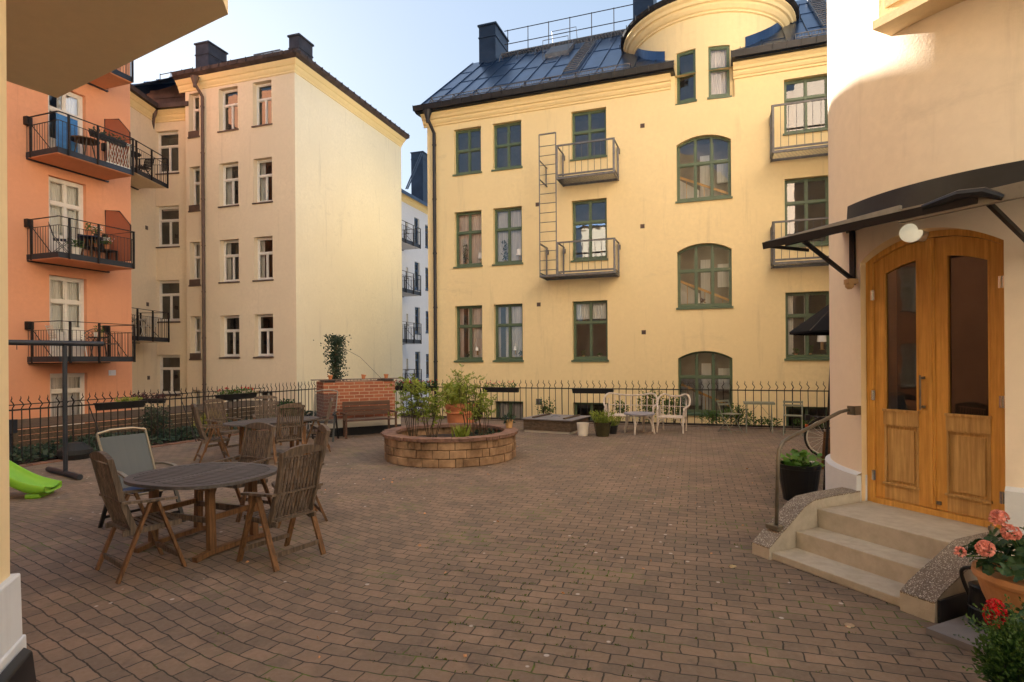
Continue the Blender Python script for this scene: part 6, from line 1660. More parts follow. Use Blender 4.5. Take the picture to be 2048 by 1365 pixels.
# bicycle
def bicycle(loc, rz):
    t = thing('bicycle', 'black city bicycle with chrome rims half hidden behind the rounded wall', 'bicycle'); wb_, r = 1.08, .36
    for x in (0, wb_):
        m = MB(); m.tube([(x + r * math.cos(a), 0, r + r * math.sin(a)) for a in [2 * math.pi * k / 40 for k in range(40)]], .021, 6, closed=True); o = m.build('wheel', 'rubber', t)
        m = MB(); m.tube([(x + (r - .03) * math.cos(a), 0, r + (r - .03) * math.sin(a)) for a in [2 * math.pi * k / 40 for k in range(40)]], .017, 5, closed=True)
        m.tube([(x, -.035, r), (x, .035, r)], .026, 8)
        for k in range(18): a = 2 * math.pi * k / 18; m.tube([(x, .02 * (-1) ** k, r), (x + (r - .03) * math.cos(a), 0, r + (r - .03) * math.sin(a))], .0025, 3)
        m.build('rim', 'rimm', o)
        m = MB()
        for k in range(12):
            a, b_ = R(20 + 13 * k), R(33 + 13 * k); m.face([(x + (r + .035) * math.cos(a), -.03, r + (r + .035) * math.sin(a)), (x + (r + .035) * math.cos(b_), -.03, r + (r + .035) * math.sin(b_)), (x + (r + .035) * math.cos(b_), .03, r + (r + .035) * math.sin(b_)), (x + (r + .035) * math.cos(a), .03, r + (r + .035) * math.sin(a))])
        m.build('mudguard', 'black', t)
    m = MB(); bb = (.46, 0, .29); st_ = (.33, 0, .74); hd = (.92, 0, .78); hd2 = (.95, 0, .62)
    for a, b_ in (((0, 0, r), bb), ((0, 0, r), st_), (bb, (.30, 0, .84)), (bb, hd2), (st_, hd), (hd, (wb_, 0, r)), (hd, (.90, 0, .98))): m.tube([a, b_], .016, 6)
    m.build('frame', 'black', t)
    m = MB(); m.tube([(.68, -.28, 1.0), (.80, -.24, 1.03), (.90, 0, 1.0), (.80, .24, 1.03), (.68, .28, 1.0)], .012, 6); m.build('handlebar', 'chrome', t)
    m = MB(); m.lathe((.28, 0, .86), [(.02, 0), (.10, .03), (.11, .06), (.06, .075), (.001, .08)], 16, sx=1.3, sy=.9); m.build('saddle', 'black', t)
    m = MB(); m.tube([(.20, -.06, .74), (-.28, -.06, .75), (-.28, .06, .75), (.20, .06, .74)], .007, 5)
    m.tube([(-.18, .06, .75), (0, .05, r)], .006, 4); m.tube([(-.18, -.06, .75), (0, -.05, r)], .006, 4); m.box(-.36, -.28, -.06, .06, .68, .78); m.build('luggage_rack', 'black', t)
    m = MB(); m.lathe(bb, [(.001, -.01), (.09, -.01), (.09, .01), (.001, .01)], 16); m.bar((.46, .06, .29), (.46, .08, .13), .02, .02); m.build('crank', 'chrome', t)
    m = MB(); m.bar((-.33, 0, .55), (-.33, 0, .60), .05, .03); m.build('reflector', M('orange_reflector', (.6, .12, .02), .3), t)
    t.location = loc; t.rotation_euler = (0, 0, rz); return t
q = AT(1652, 868, 11.0); bicycle((q.x, 11.0, 0), R(-14))
m = MB(); c_ = Vector((q.x + .30, 11.0, .90)); m.lathe(c_, [(.10, 0), (.16, .05), (.17, .2), (.12, .28), (.001, .30)], 16); tag(m.build('cloth_bag', 'whitep'), 'pale cloth bag on the saddle of the bicycle', 'bag')
# parasol behind the corner
pq = Vector((4.98, 8.7, 0)); t = thing('parasol', 'black parasol half hidden behind the rounded wall', 'parasol', pq)
m = MB(); m.tube([pq, pq + Vector((0, 0, 2.75))], .02, 8); m.build('pole', 'black', t)
m = MB(); n_ = 8
za = AT(1590, 664, 8.7).z; ra_ = pq.x - AT(1590, 664, 8.7).x
for k in range(n_):
    a, b_ = 2 * math.pi * (k + .5) / n_, 2 * math.pi * (k + 1.5) / n_; A_ = pq + Vector((math.cos(a) * ra_ * 1.0, math.sin(a) * ra_, za)); B_ = pq + Vector((math.cos(b_) * ra_, math.sin(b_) * ra_, za)); T = pq + Vector((0, 0, za + .62))
    m.face([A_, B_, T]); m.face([A_, B_, B_ - Vector((0, 0, .03)), A_ - Vector((0, 0, .03))])
m.build('canopy', 'clothb', t)
m = MB()
for k in range(n_): a = 2 * math.pi * (k + .5) / n_; m.tube([pq + Vector((0, 0, za + .6)), pq + Vector((math.cos(a) * ra_, math.sin(a) * ra_, za))], .008, 4)
m.build('rib', 'iron', t)
m = MB(); m.lathe(pq, [(.28, 0), (.28, .06), (.05, .1), (.03, .3), (.002, .3)], 20); m.build('base', 'black', t)
m = MB(); a = G(1648, 992); b_ = AT(1663, 713, a.y + .0); m.tube([a, b_], .018, 8); m.tube([b_, b_ + Vector((0, 0, .04))], .026, 8); tag(m.build('leaning_pole', 'iron'), 'thin black pole leaning against the rounded wall above the black pot', 'pole')
m = MB(); a = G(1660, 945)
for k in range(4): m.bar(Vector((a.x + .02 + k * .09, a.y + .25, 0)), Vector((a.x + .10 + k * .09, a.y + .3, .62)), .07, .018, up=(0, 1, 0))
m.bar((a.x, a.y + .27, .2), (a.x + .45, a.y + .27, .2), .03, .05); m.bar((a.x + .04, a.y + .27, .5), (a.x + .48, a.y + .27, .5), .03, .05)
tag(m.build('wooden_trellis', 'teakl'), 'reddish brown slatted wooden panel leaning by the corner behind the black pot', 'wooden panel')
# black pot with nasturtium
def nast(t, c):
    rg_ = random.Random(71); l = MB(); s = MB()
    for k in range(70):
        a = rg_.uniform(0, 6.28); rr_ = rg_.uniform(.02, .30); h_ = rg_.uniform(.0, .20) * (1.25 - rr_ * 2); p = c + Vector((math.cos(a) * rr_, math.sin(a) * rr_, h_ - .02)); s.tube([c + Vector((math.cos(a) * rr_ * .4, math.sin(a) * rr_ * .4, -.06)), p], .0025, 3, caps=False)
        nrm = Vector((rg_.gauss(0, .5), rg_.gauss(0, .5) - .3, 1)).normalized(); x = nrm.orthogonal().normalized(); y = nrm.cross(x); r_ = rg_.uniform(.025, .05)
        l.face([p + (x * math.cos(b) + y * math.sin(b)) * r_ * (1 + .08 * math.sin(5 * b)) for b in [2 * math.pi * q / 9 for q in range(9)]])
    l.build('leaves', 'nast', t); s.build('stems', 'nast', t)
    f = MB(); p = c + Vector((.06, -.22, .04))
    for b in range(6): a = b * 1.05; f.face([p, p + Vector((math.cos(a) * .035, math.sin(a) * .035 - .005, .025)), p + Vector((math.cos(a + .9) * .035, math.sin(a + .9) * .035 - .005, .025))])
    f.build('flower', 'pale', t)
pq = G(1612, 1006) + Vector((0, .18, 0)); pot('large black plastic pot of bright green nasturtium leaves by the steps', 0, 0, .19, .255, .47, 'blackp', nast, rim=.012, loc=pq)
m = MB(); c = SP(-.38, .95, .012); m.lathe(c, [(.12, 0), (.17, .03), (.165, .03), (.11, .008), (.002, .008)], 28); tag(m.build('white_saucer', 'whitep'), 'white plant saucer on the paving beside the left cheek wall', 'saucer')

# ================================================================ RIGHT FOREGROUND: geranium pot, can, bush
gp = SP(1.90, .15, 0); 
slabp = SP(1.75, .48, 0); m = MB()
SB(m, 1.50, 2.4, -.28, .45, .003, .045); tag(m.build('stone_slab', 'lid'), 'grey stone slab on the paving under the terracotta geranium pot', 'slab')
t = thing('geranium_pot', 'big terracotta pot of salmon pink geraniums beside the entrance steps', 'potted plant', gp + Vector((0, 0, .046))); c = WL[t]
HP = .42
m = MB(); m.lathe(c, [(.14, 0), (.155, .02), (.21, .14), (.26, .26), (.285, .34), (.29, .36), (.308, .37), (.315, .39), (.31, HP), (.28, HP), (.27, HP - .05), (.002, HP - .06)], 48); m.build('pot', 'terral', t, smooth=False)
rg = random.Random(81); l = MB(); s = MB(); f = MB()
tops_ = []
for (px, py, D_) in ((1998, 1037, None), (2022, 1066, None), (1971, 1098, None), (1920, 1104, None)):
    base_ = c + Vector((0, 0, HP)); p = AT(px, py, c.y + (-.05 if px > 1960 else -.02)); tops_.append(p)
    b0 = base_ + Vector((rg.uniform(-.08, .08), rg.uniform(-.05, .05), 0)); s.tube([b0, b0.lerp(p, .6) + Vector((0, 0, .02)), p - Vector((0, 0, .02))], .004, 5)
    f = MB(); n_ = 42 if px != 1920 else 14; rr_ = .042 if px != 1920 else .022
    for k in range(n_):
        v = Vector((rg.gauss(0, 1), rg.gauss(0, 1), rg.gauss(0, .8) + .2)).normalized(); q = p + v * rr_
        u1 = v.orthogonal().normalized(); u2 = v.cross(u1)
        for j in range(4): a = j * 1.57 + rg.uniform(-.3, .3); f.leaf(q, (u1 * math.cos(a) + u2 * math.sin(a)) + v * .4, .022, .95, rng=rg)
    f.build('flower_head', 'pink', t)
for k in range(300):
    a = rg.uniform(0, 6.28); rr_ = .36 * rg.uniform(0, 1) ** .6; p = c + Vector((math.cos(a) * rr_, math.sin(a) * rr_, HP + .02 + rg.uniform(0, .24) * (1.15 - rr_ * 2) + .02))
    nrm = Vector((math.cos(a) * .6 + rg.gauss(0, .4), math.sin(a) * .6 + rg.gauss(0, .4), rg.uniform(.3, 1.1))).normalized(); x = nrm.orthogonal().normalized(); y = nrm.cross(x); r_ = rg.uniform(.022, .044); ph = rg.uniform(0, 6.28)
    ringp = [p + (x * math.cos(b + ph) + y * math.sin(b + ph)) * r_ * (1 + .13 * math.sin(5 * b)) + nrm * .005 * math.sin(2.5 * b) for b in [2 * math.pi * q / 14 for q in range(13)]]
    i0 = len(l.v); l.v += [p - nrm * .006] + ringp
    for q in range(12): l.f.append([i0, i0 + 1 + q, i0 + 2 + q]); l.m.append(0)
    if k % 6 == 0: s.tube([c + Vector((0, 0, HP - .03)), p], .003, 4, caps=False)
l.build('leaves', 'darkleaf', t); s.build('stems', 'shrubd', t)
# red geranium low pot and boxwood bush
rp = G(1985, 1345) ; rp = SP(1.98, -.30, .0)
t = thing('red_geranium', 'single bright red geranium bloom on a small plant below the terracotta pot', 'flower', rp); c = WL[t]
m = MB(); m.lathe(c, [(.06, 0), (.08, .14), (.085, .16), (.075, .16), (.002, .14)], 20); m.build('pot', 'blackp', t)
l = MB(); f = MB(); s = MB(); bl_ = AT(1990, 1228, c.y - .02)
for k in range(110):
    p = c + Vector((rg.gauss(0, .07), rg.gauss(0, .06), .17 + rg.uniform(0, .20))); nrm = Vector((rg.gauss(0, .6), rg.gauss(0, .6) - .2, .8)).normalized(); x = nrm.orthogonal().normalized(); y = nrm.cross(x); r_ = rg.uniform(.014, .026)
    l.face([p + (x * math.cos(b) + y * math.sin(b)) * r_ for b in [2 * math.pi * q / 8 for q in range(8)]])
for k in range(130):
    v = Vector((rg.gauss(0, 1), rg.gauss(0, 1), rg.gauss(0, 1))).normalized(); q = bl_ + Vector((v.x * .05, v.y * .045, v.z * .08)); u1 = v.orthogonal().normalized(); u2 = v.cross(u1)
    for j in range(3): a = j * 2.1 + rg.uniform(0, 1); f.leaf(q, (u1 * math.cos(a) + u2 * math.sin(a)) + v * .4, .02, .95, rng=rg)
s.tube([c + Vector((0, 0, .15)), bl_], .0035, 5)
l.build('leaves', 'darkleaf', t); f.build('petals', 'red', t); s.build('stems', 'shrubd', t)
bc_ = G(2040, 1500); bc_ = Vector((2.66, 3.02, 0))
t = thing('boxwood_bush', 'dense small leaved green boxwood bush in the lower right corner', 'bush', bc_)
m = MB(); m.lathe(bc_, [(.13, 0), (.17, .18), (.18, .20), (.16, .20), (.002, .18)], 24); m.build('pot', 'blackp', t)
l = MB(); clump(l, bc_ + Vector((0, 0, .25)), .24, .24, .20, 4800, .022, .6, rng=rg, up=.5, shell=.35)
for k in range(60):
    a = rg.uniform(0, 6.28); e_ = rg.uniform(-.1, 1.2); d = Vector((math.cos(a) * math.cos(e_), math.sin(a) * math.cos(e_), math.sin(e_))); p0_ = bc_ + Vector((0, 0, .25)) + d * .185
    for z in range(14): l.leaf(p0_ + d * (.012 * z), d + Vector((rg.gauss(0, .8), rg.gauss(0, .8), rg.gauss(0, .8))), .02, .6, rng=rg)
l.build('leaves', 'shrubd', t)
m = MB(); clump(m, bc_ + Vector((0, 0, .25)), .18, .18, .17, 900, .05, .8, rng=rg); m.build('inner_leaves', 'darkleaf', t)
# watering can
wc = SP(1.64, .16, .046); t = thing('watering_can', 'black plastic watering can between the steps and the terracotta pot', 'watering can', wc)
m = MB(); m.lathe(wc, [(.105, 0), (.11, .02), (.105, .10), (.112, .105), (.105, .115), (.10, .22), (.105, .25), (.085, .26), (.002, .262)], 28); m.build('body', 'blackp', t)
m = MB(); w3 = Vector((WR.x, WR.y, 0)); m.tube(arc([wc + Vector((0, 0, .25)) + w3 * .07, wc + Vector((0, 0, .34)) + w3 * .04, wc + Vector((0, 0, .35)) - w3 * .08, wc + Vector((0, 0, .30)) - w3 * .16, wc + Vector((0, 0, .15)) - w3 * .11]), .013, 8); m.build('handle', 'blackp', t)
# round glass light in the paving and small disc
for px, py, lab in ((1465, 1134, 'small round metal disc set in the paving left of the steps'), (1699, 1252, 'small round metal disc set in the paving in front of the steps')):
    p = G(px, py, .003); m = MB(); m.lathe(p, [(.035, 0), (.033, .006), (.002, .007)], 20); tag(m.build('ground_disc', 'chrome'), lab, 'ground light', 'round discs in the paving')

# ================================================================ CARPET RACK, SLIDE
a = G(97, 944); b_ = G(160, 961); pp0 = (a + b_) / 2 + (b_ - a).normalized() * .08; t = thing('carpet_rack', 'dark steel carpet beating rack with one post and horizontal bar', 'rack', pp0)
fd = (b_ - a).normalized(); hd_ = Vector((-fd.y, fd.x, 0)); 
ZR_ = 2.14
m = MB(); m.tube([pp0 + Vector((0, 0, .05)), pp0 + Vector((0, 0, ZR_))], .034, 12); m.build('post', 'gutter' if 0 else 'balc', t)
for i_ in (0,):
    m = MB(); n_ = 12; m.tube([a + Vector((0, 0, .05)), b_ + Vector((0, 0, .05))], .045, 12); m.build('foot', 'balc', t)
m = MB(); m.tube([pp0 + Vector((0, 0, ZR_ + .03)) + hd_ * .55, pp0 + Vector((0, 0, ZR_ + .03)) - hd_ * 2.4], .042, 12); m.tube([pp0 + Vector((0, 0, ZR_)) - hd_ * .62, pp0 + Vector((0, 0, ZR_ - .08)) - hd_ * .62], .006, 5); m.build('crossbar', 'balc', t)
m = MB(); e_ = pp0 - hd_ * 2.3; m.tube([e_ + Vector((0, 0, .05)), e_ + Vector((0, 0, ZR_))], .034, 12); m.build('post', 'balc', t)
m = MB(); m.tube([e_ + Vector((0, 0, .05)) - fd * .6, e_ + Vector((0, 0, .05)) + fd * .7], .045, 12); m.build('foot', 'balc', t)
s0_ = Vector((-6.42, 8.25, 0)); sdn = Vector((-.93, -.20, 0)).normalized(); sw = Vector((-sdn.y, sdn.x, 0)) * .21
t = thing('slide', 'lime green plastic children slide at the left edge', 'slide', s0_)
prof = [(0, .10), (.14, .09), (.30, .14), (.55, .30), (.85, .52), (1.25, .82), (1.5, .98)]
m = MB(); n_ = len(prof)
def SQ(i, w_, z): p = s0_ + sdn * prof[i][0] + sw * w_; return Vector((p.x, p.y, prof[i][1] + z))
cross = [(-1.12, -.02), (-1.12, .10), (-.98, .12), (-.86, .02), (-.3, -.02), (.3, -.02), (.86, .02), (.98, .12), (1.12, .10), (1.12, -.02), (.8, -.06), (-.8, -.06)]
for i in range(n_):
    k_ = .55 if i == 0 else 1
    for w_, z in cross: m.v.append(SQ(i, w_ * (1.02 if i else .92), z * k_))
c_ = len(cross)
for i in range(n_ - 1):
    for j in range(c_): m.f.append([i * c_ + j, i * c_ + (j + 1) % c_, (i + 1) * c_ + (j + 1) % c_, (i + 1) * c_ + j]); m.m.append(0)
m.f.append(list(range(c_))); m.m.append(0)
o = m.build('chute', 'slide', t, smooth=True); o.modifiers.new('s', 'SUBSURF').levels = 1; o.modifiers['s'].render_levels = 2
m = MB(); p = s0_ + sdn * .17; m.hexa([p - sw * .95 + sdn * -.09, p + sw * .95 + sdn * -.09, p + sw * .95 + sdn * .09, p - sw * .95 + sdn * .09], [q + Vector((0, 0, .07)) for q in (p - sw * .95 + sdn * -.09, p + sw * .95 + sdn * -.09, p + sw * .95 + sdn * .09, p - sw * .95 + sdn * .09)]); m.build('foot', 'slide', t, bevel=.02)
m = MB(); p = s0_ + sdn * 1.5
for w_ in (-1, 1): m.bar(p + sw * w_ + sdn * .3, p + sw * w_ + Vector((0, 0, .98)), .05, .05)
m.build('support', 'slide', t)

# ================================================================ IVY BED, TERRACE, BUSHES
l = MB(); rg = random.Random(91)
for k in range(9500):
    s_ = rg.uniform(-1.2, 11.0); o_ = rg.uniform(-.15, 1.9); p = lf0 + LFD * s_ - sd_ * o_
    hh = .10 + .12 * (math.sin(s_ * 2.1) * .5 + .5) * (math.sin(o_ * 3 + s_) * .5 + .5)
    l.leaf((p.x, p.y, rg.uniform(.0, hh)), (rg.uniform(-1, 1), rg.uniform(-1, 1), rg.uniform(-.1, .5)), rg.uniform(.05, .10), .95, rng=rg)
tag(l.build('ivy', 'ivy'), 'dark glossy ivy covering the ground along the left iron fence', 'ivy', kind='stuff')
m = MB(); q0 = lf0 - LFD * 1.5 - sd_ * .05; q1 = lf0 + LFD * 11 - sd_ * .05; q2 = q1 - sd_ * 2.0; q3 = q0 - sd_ * 2.0
m.prism([(q0.x, q0.y), (q1.x, q1.y), (q2.x, q2.y), (q3.x, q3.y)], -1.5, .01); struct(m.build('planting_bed', 'soil'))
def bushy(name, label, cat, c, rx, ry, rz, n, size, mat, seed, group=None):
    rg_ = random.Random(seed); t = thing(name, label, cat, (c[0], c[1], c[2] - rz), group)
    l = MB(); 
    for k in range(7):
        o = Vector((rg_.uniform(-.5, .5) * rx, rg_.uniform(-.5, .5) * ry, rg_.uniform(-.4, .4) * rz)); clump(l, Vector(c) + o, rx * .6, ry * .6, rz * .6, n // 7, size, .65, rng=rg_, shell=.2)
    l.build('leaves', mat, t); s = MB()
    for k in range(5): s.tube([(c[0], c[1], c[2] - rz), (c[0] + rg_.uniform(-.6, .6) * rx, c[1] + rg_.uniform(-.5, .5) * ry, c[2] + rz * .5)], .008, 4)
    s.build('stems', 'stem', t); return t
def on_l(px, off, z): q = onl(px, off); return (q.x, q.y, z)
bushy('dark_bush', 'dark evergreen bush in the ivy behind the left fence', 'bush', on_l(352, -.8, .42), .42, .42, .42, 900, .06, 'ivy', 101)
bushy('yellow_bush', 'bright yellow green bush beyond the fence behind the back table', 'bush', on_l(470, -.9, .32), .50, .45, .36, 1100, .06, 'yellowleaf', 102)
bushy('dark_bush', 'dark green bush beyond the fence left of the brick block', 'bush', on_l(598, -.6, .35), .35, .35, .45, 800, .07, 'darkleaf', 103)
# wooden terrace beyond the ivy
wp0 = lf0 - sd_ * 2.15
TPl = Plane(wp0, LFD)
t = thing('wooden_terrace', 'weathered brown wooden plank deck and rail beyond the ivy bed', 'terrace', TPl.P(0, -1.5))
m = MB()
for k in range(6): m.pbox(TPl, .5 + .0, 10.8, -.32 + k * .125, -.32 + k * .125 + .115, -.03, 0)
m.build('plank_wall', 'boxw', t)
m = MB()
for k in range(16): m.pbox(TPl, -4, 10.6, .435 - .0, .46, -.14 * k - .16, -.14 * k - .05)
m.build('deck', 'boxw', t)
for k in range(7): m = MB(); m.pbox(TPl, .45 + 1.7 * k, .53 + 1.7 * k, -1.5, .43, .005, .08); m.build('post', 'boxw', t)
m = MB(); 
for z in (.95,): m.tube([TPl.P(-4, z - .1, -.6), TPl.P(3, z - .02, -.6), TPl.P(10, z, -.8)], .012, 5)
m.build('thin_rail', 'iron', t)
t2 = thing('round_grill', 'black covered barbecue standing by the terrace beyond the left fence', 'grill', onl(118, -1.5).to_3d())
p = AT(150, 893, 11.4); m = MB(); m.lathe((p.x, p.y, .08), [(.05, -.2), (.22, -.12), (.29, .02), (.28, .10), (.14, .22), (.002, .25)], 20); m.build('lid', 'rubber', t2)
for k in range(3): a = k * 2.1; m = MB(); m.tube([(p.x + .1 * math.cos(a), p.y + .1 * math.sin(a), .2), (p.x + .3 * math.cos(a), p.y + .3 * math.sin(a), -.2)], .015, 5); m.build('leg', 'iron', t2)
t2 = thing('letter_box', 'dark metal letter box on a post beyond the left fence', 'letter box', onl(62, -.7).to_3d()); p = onl(62, -.7)
m = MB(); m.box(p.x - .12, p.x + .12, p.y - .06, p.y + .06, .52, .78); m.build('box', 'balc', t2); m = MB(); m.box(p.x - .03, p.x + .03, p.y - .03, p.y + .03, -.2, .52); m.build('post', 'balc', t2)
# roses and low green behind the right fence
def onr3(px, off, z): q = onr(px, off); return (q.x, q.y, z)
rs = [(1080, -.5, .32, .30, .42, 'small rose bush behind the fence left of the sandbox', 500), (1230, -.7, .3, .3, .35, 'small green bush behind the fence behind the olive pot', 380), (1292, -.55, .50, .42, .52, 'tall rose bush behind the rattan sofa', 1000), (1345, -.6, .42, .40, .45, 'rose bush behind the rattan armchair', 800),
      (1425, -.5, .18, .45, .25, 'low spreading green plants left of the first bistro chair', 480), (1470, -.55, .28, .50, .34, 'green bush behind the first bistro chair', 850), (1535, -.5, .10, .5, .16, 'low green plants behind the bistro table', 320), (1632, -.6, .14, .6, .22, 'low green plants behind the second bistro chair', 420), (812, -.5, .3, .3, .36, 'green bush beyond the fence right of the brick block', 500)]
for i, (px, off, z, rx, rz, lab, n_) in enumerate(rs): bushy('green_bush', lab, 'bush', onr3(px, off, z), rx, .25, rz, n_, .055, 'shrubd', 110 + i, 'bushes behind the right fence')
q0 = CORNER + EN * .05; m = MB(); q = [CORNER + EN * .0 + EA * 0, CORNER + EA * 21, CORNER + EA * 21 + EN * .95, CORNER + EN * .95]; m.prism([(v.x, v.y) for v in q], -1.4, -.01); struct(m.build('flower_bed', 'soil'))
m = MB()
q = [CORNER - EN * .10 + EA * .2, CORNER + EA * 21 - EN * .10, CORNER + EA * 21 + EN * .06, CORNER + EN * .06 + EA * .2]; m.prism([(v.x, v.y) for v in q], .004, .03); struct(m.build('stone_kerb', M('kerb_stone', (.17, .125, .095), .9, var=.3, vs=5)))
# ivy clad post behind the brick block
ip = BP.P(.55, .0, -1.15); t = thing('ivy_post', 'tall post overgrown with trailing ivy rising behind the brick block', 'ivy post', ip)
m = MB(); m.tube([ip, ip + Vector((0, 0, 2.45))], .05, 8); m.build('post', 'boxw', t)
l = MB(); rg = random.Random(120)
for k in range(2000):
    z = rg.uniform(1.2, 2.55); w_ = .085 + .06 * max(0, (z - 1.7) / .8); l.leaf(ip + Vector((rg.gauss(0, w_), rg.gauss(0, w_), z)), (rg.uniform(-1, 1), rg.uniform(-1, 1), rg.uniform(-1, .5)), rg.uniform(.04, .07), .8, rng=rg)
for k in range(9):
    a = rg.uniform(0, 6.28); e = ip + Vector((math.cos(a) * rg.uniform(.15, .40), math.sin(a) * .2, rg.uniform(1.4, 2.0))); pts = arc([ip + Vector((0, 0, 2.4)), ip + Vector((math.cos(a) * .25, math.sin(a) * .15, 2.35)), e])
    for p in pts:
        for z in range(9): l.leaf(p + Vector((rg.gauss(0, .03), rg.gauss(0, .03), rg.gauss(0, .05))), (rg.uniform(-1, 1), rg.uniform(-1, 1), rg.uniform(-1, .3)), rg.uniform(.03, .055), .8, rng=rg)
l.build('ivy_leaves', 'ivy', t)
m = MB(); m.tube([ip + Vector((0, 0, 2.3)), ip + Vector((.6, .2, 1.95)), BP.P(1.75, 1.35, -1.0)], .004, 4); m.build('wire', 'iron', t)

# ================================================================ THINGS ON THE BALCONIES
def P3(pl, u, z, d): return pl.P(u, z, d)
def mini_chair(label, pl, u, z, d, f, mat, fab=None, grp='chairs on the balconies'):
    t = thing('balcony_chair', label, 'chair', group=grp); fab = fab or mat; W = .21
    for s_ in (-1, 1):
        m = MB(); m.bar((s_ * W, .22, 0), (s_ * W, -.16, .50), .014, .026, up=(1, 0, 0)); m.bar((s_ * W, -.16, .50), (s_ * W, -.30, .92), .014, .026, up=(1, 0, 0)); m.build('leg', mat, t)
        m = MB(); m.bar((s_ * (W - .02), -.24, 0), (s_ * (W - .02), .18, .45), .014, .026, up=(1, 0, 0)); m.build('leg', mat, t)
    m = MB()
    for k in range(5): m.bar((-W, -.17 + k * .085, .455), (W, -.17 + k * .085, .455), .06, .014)
    m.build('seat', fab, t); m = MB()
    for k in range(6): m.bar((-W, -.19 - k * .02, .56 + k * .065), (W, -.19 - k * .02, .56 + k * .065), .012, .045)
    m.build('back_slats', fab, t)
    t.location = P3(pl, u, z, d); t.rotation_euler = (0, 0, face_dir(f)); return t
def mini_table(label, pl, u, z, d, r, h, mat, legs=None, grp='tables on the balconies'):
    c = P3(pl, u, z, d); t = thing('balcony_table', label, 'table', c, grp); m = MB(); m.lathe(c, [(r - .01, h - .03), (r, h - .02), (r, h), (.002, h)], 24); m.build('table_top', mat, t)
    for k in range(4): a = .6 + k * 1.57; m = MB(); m.tube([c + Vector((math.cos(a) * r * .75, math.sin(a) * r * .75, 0)), c + Vector((math.cos(a + .3) * r * .45, math.sin(a + .3) * r * .45, h - .03))], .018, 6); m.build('leg', legs or mat, t)
    return t
def mini_pot(label, c, r, h, mat, leaf='shrubd', flower=None, seed=1, sp_=.14, lh=.22, n=90, grp='potted plants on the balconies'):
    rg_ = random.Random(seed); t = thing('potted_plant', label, 'potted plant', c, grp); m = MB(); m.lathe(c, [(r * .7, 0), (r, h * .9), (r * 1.1, h), (r * .9, h), (.002, h * .85)], 14); m.build('pot', mat, t)
    l = MB()
    for k in range(n): a = rg_.uniform(0, 6.28); q = rg_.uniform(0, sp_); l.leaf(Vector(c) + Vector((math.cos(a) * q, math.sin(a) * q, h + rg_.uniform(-.02, lh))), (rg_.uniform(-1, 1), rg_.uniform(-1, 1), rg_.uniform(-.2, 1)), rg_.uniform(.04, .08), .6, rng=rg_)
    l.build('leaves', leaf, t)
    if flower:
        f = MB()
        for k in range(26): l2 = Vector(c) + Vector((rg_.gauss(0, sp_ * .6), rg_.gauss(0, sp_ * .6), h + lh * rg_.uniform(.6, 1.1))); [f.leaf(l2, (rg_.uniform(-1, 1), rg_.uniform(-1, 1), rg_.uniform(-1, 1)), .03, .9, rng=rg_) for _ in range(5)]
        f.build('flowers', flower, t)
    return t
z = ZB[2]; D_ = .75
mini_chair('navy deck chair at the left end of the middle orange balcony', OP, bu[0] + .45, z, .8, (.8, .6), 'iron', 'navy')
tt_ = mini_table('round table with dark blue cloth on the middle orange balcony', OP, bu[0] + 1.35, z, .75, .33, .72, 'navy', 'teakl')
mini_pot('terracotta pot with green plant on the round balcony table', OP.P(bu[0] + 1.22, z + .725, .85), .09, .15, 'terra', seed=2)
mini_pot('dark pot of white flowers on the round balcony table', OP.P(bu[0] + 1.50, z + .725, .8), .08, .12, 'blackp', flower='pale', seed=3)
t = thing('balcony_bench', 'black slatted bench at the right end of the middle orange balcony', 'bench', OP.P(bu[1] - .5, z, .6), 'benches on the balconies')
m = MB(); m.pbox(OP, bu[1] - 1.0, bu[1] - .08, z + .40, z + .44, .25, .75); m.build('seat', 'iron', t); m = MB(); m.pbox(OP, bu[1] - 1.0, bu[1] - .08, z + .44, z + .86, .20, .24); m.build('backrest', 'iron', t)
for u in (bu[1] - .95, bu[1] - .14):
    for d in (.27, .71): m = MB(); m.pbox(OP, u, u + .05, z, z + .4, d, d + .04); m.build('leg', 'iron', t)
mini_pot('left terracotta pot with small flowers on the black balcony bench', OP.P(bu[1] - .62, z + .445, .55), .09, .16, 'terra', flower='pale', seed=4)
mini_pot('right terracotta pot with small flowers on the black balcony bench', OP.P(bu[1] - .34, z + .445, .6), .09, .16, 'terra', flower='pale', seed=5)
mini_pot('leafy plant in a white box on the floor of the middle orange balcony', OP.P(bu[0] + .75, z + .005, .95), .16, .26, 'whitep', seed=6, sp_=.25, n=150)
# top visible balcony
z = ZB[1]
mini_table('round brown wooden table on the upper orange balcony', OP, bu[0] + 1.15, z, .8, .40, .66, 'teakl', 'teak')
q = OP.P(bu[0] + 1.55, z + .83, 1.28); flowerbox('long green leafy plant box on the upper orange balcony rail', q, OP.d, 1.1, ((-.5, .5), .16, .07, None, 0, 'ivy'), 131, group='plant boxes on the balcony rails')
t = thing('lattice_screen', 'white diamond lattice screen at the right end of the upper orange balcony', 'screen', OP.P(bu[1] - .5, z, 1.2)); m = MB()
for k in range(9): 
    u = bu[1] - .78 + k * .09; m.bar(OP.P(u, z + .05, 1.28), OP.P(min(u + .22, bu[1] - .04), z + .80, 1.28), .02, .008); m.bar(OP.P(u, z + .05, 1.285), OP.P(max(u - .22, bu[1] - .8), z + .80, 1.285), .02, .008)
m.build('lattice', 'whitep', t); m = MB(); m.pbox(OP, bu[1] - .82, bu[1] - .03, z + .78, z + .84, 1.26, 1.30); m.pbox(OP, bu[1] - .82, bu[1] - .03, z + .03, z + .07, 1.26, 1.30); m.build('frame', 'whitep', t)
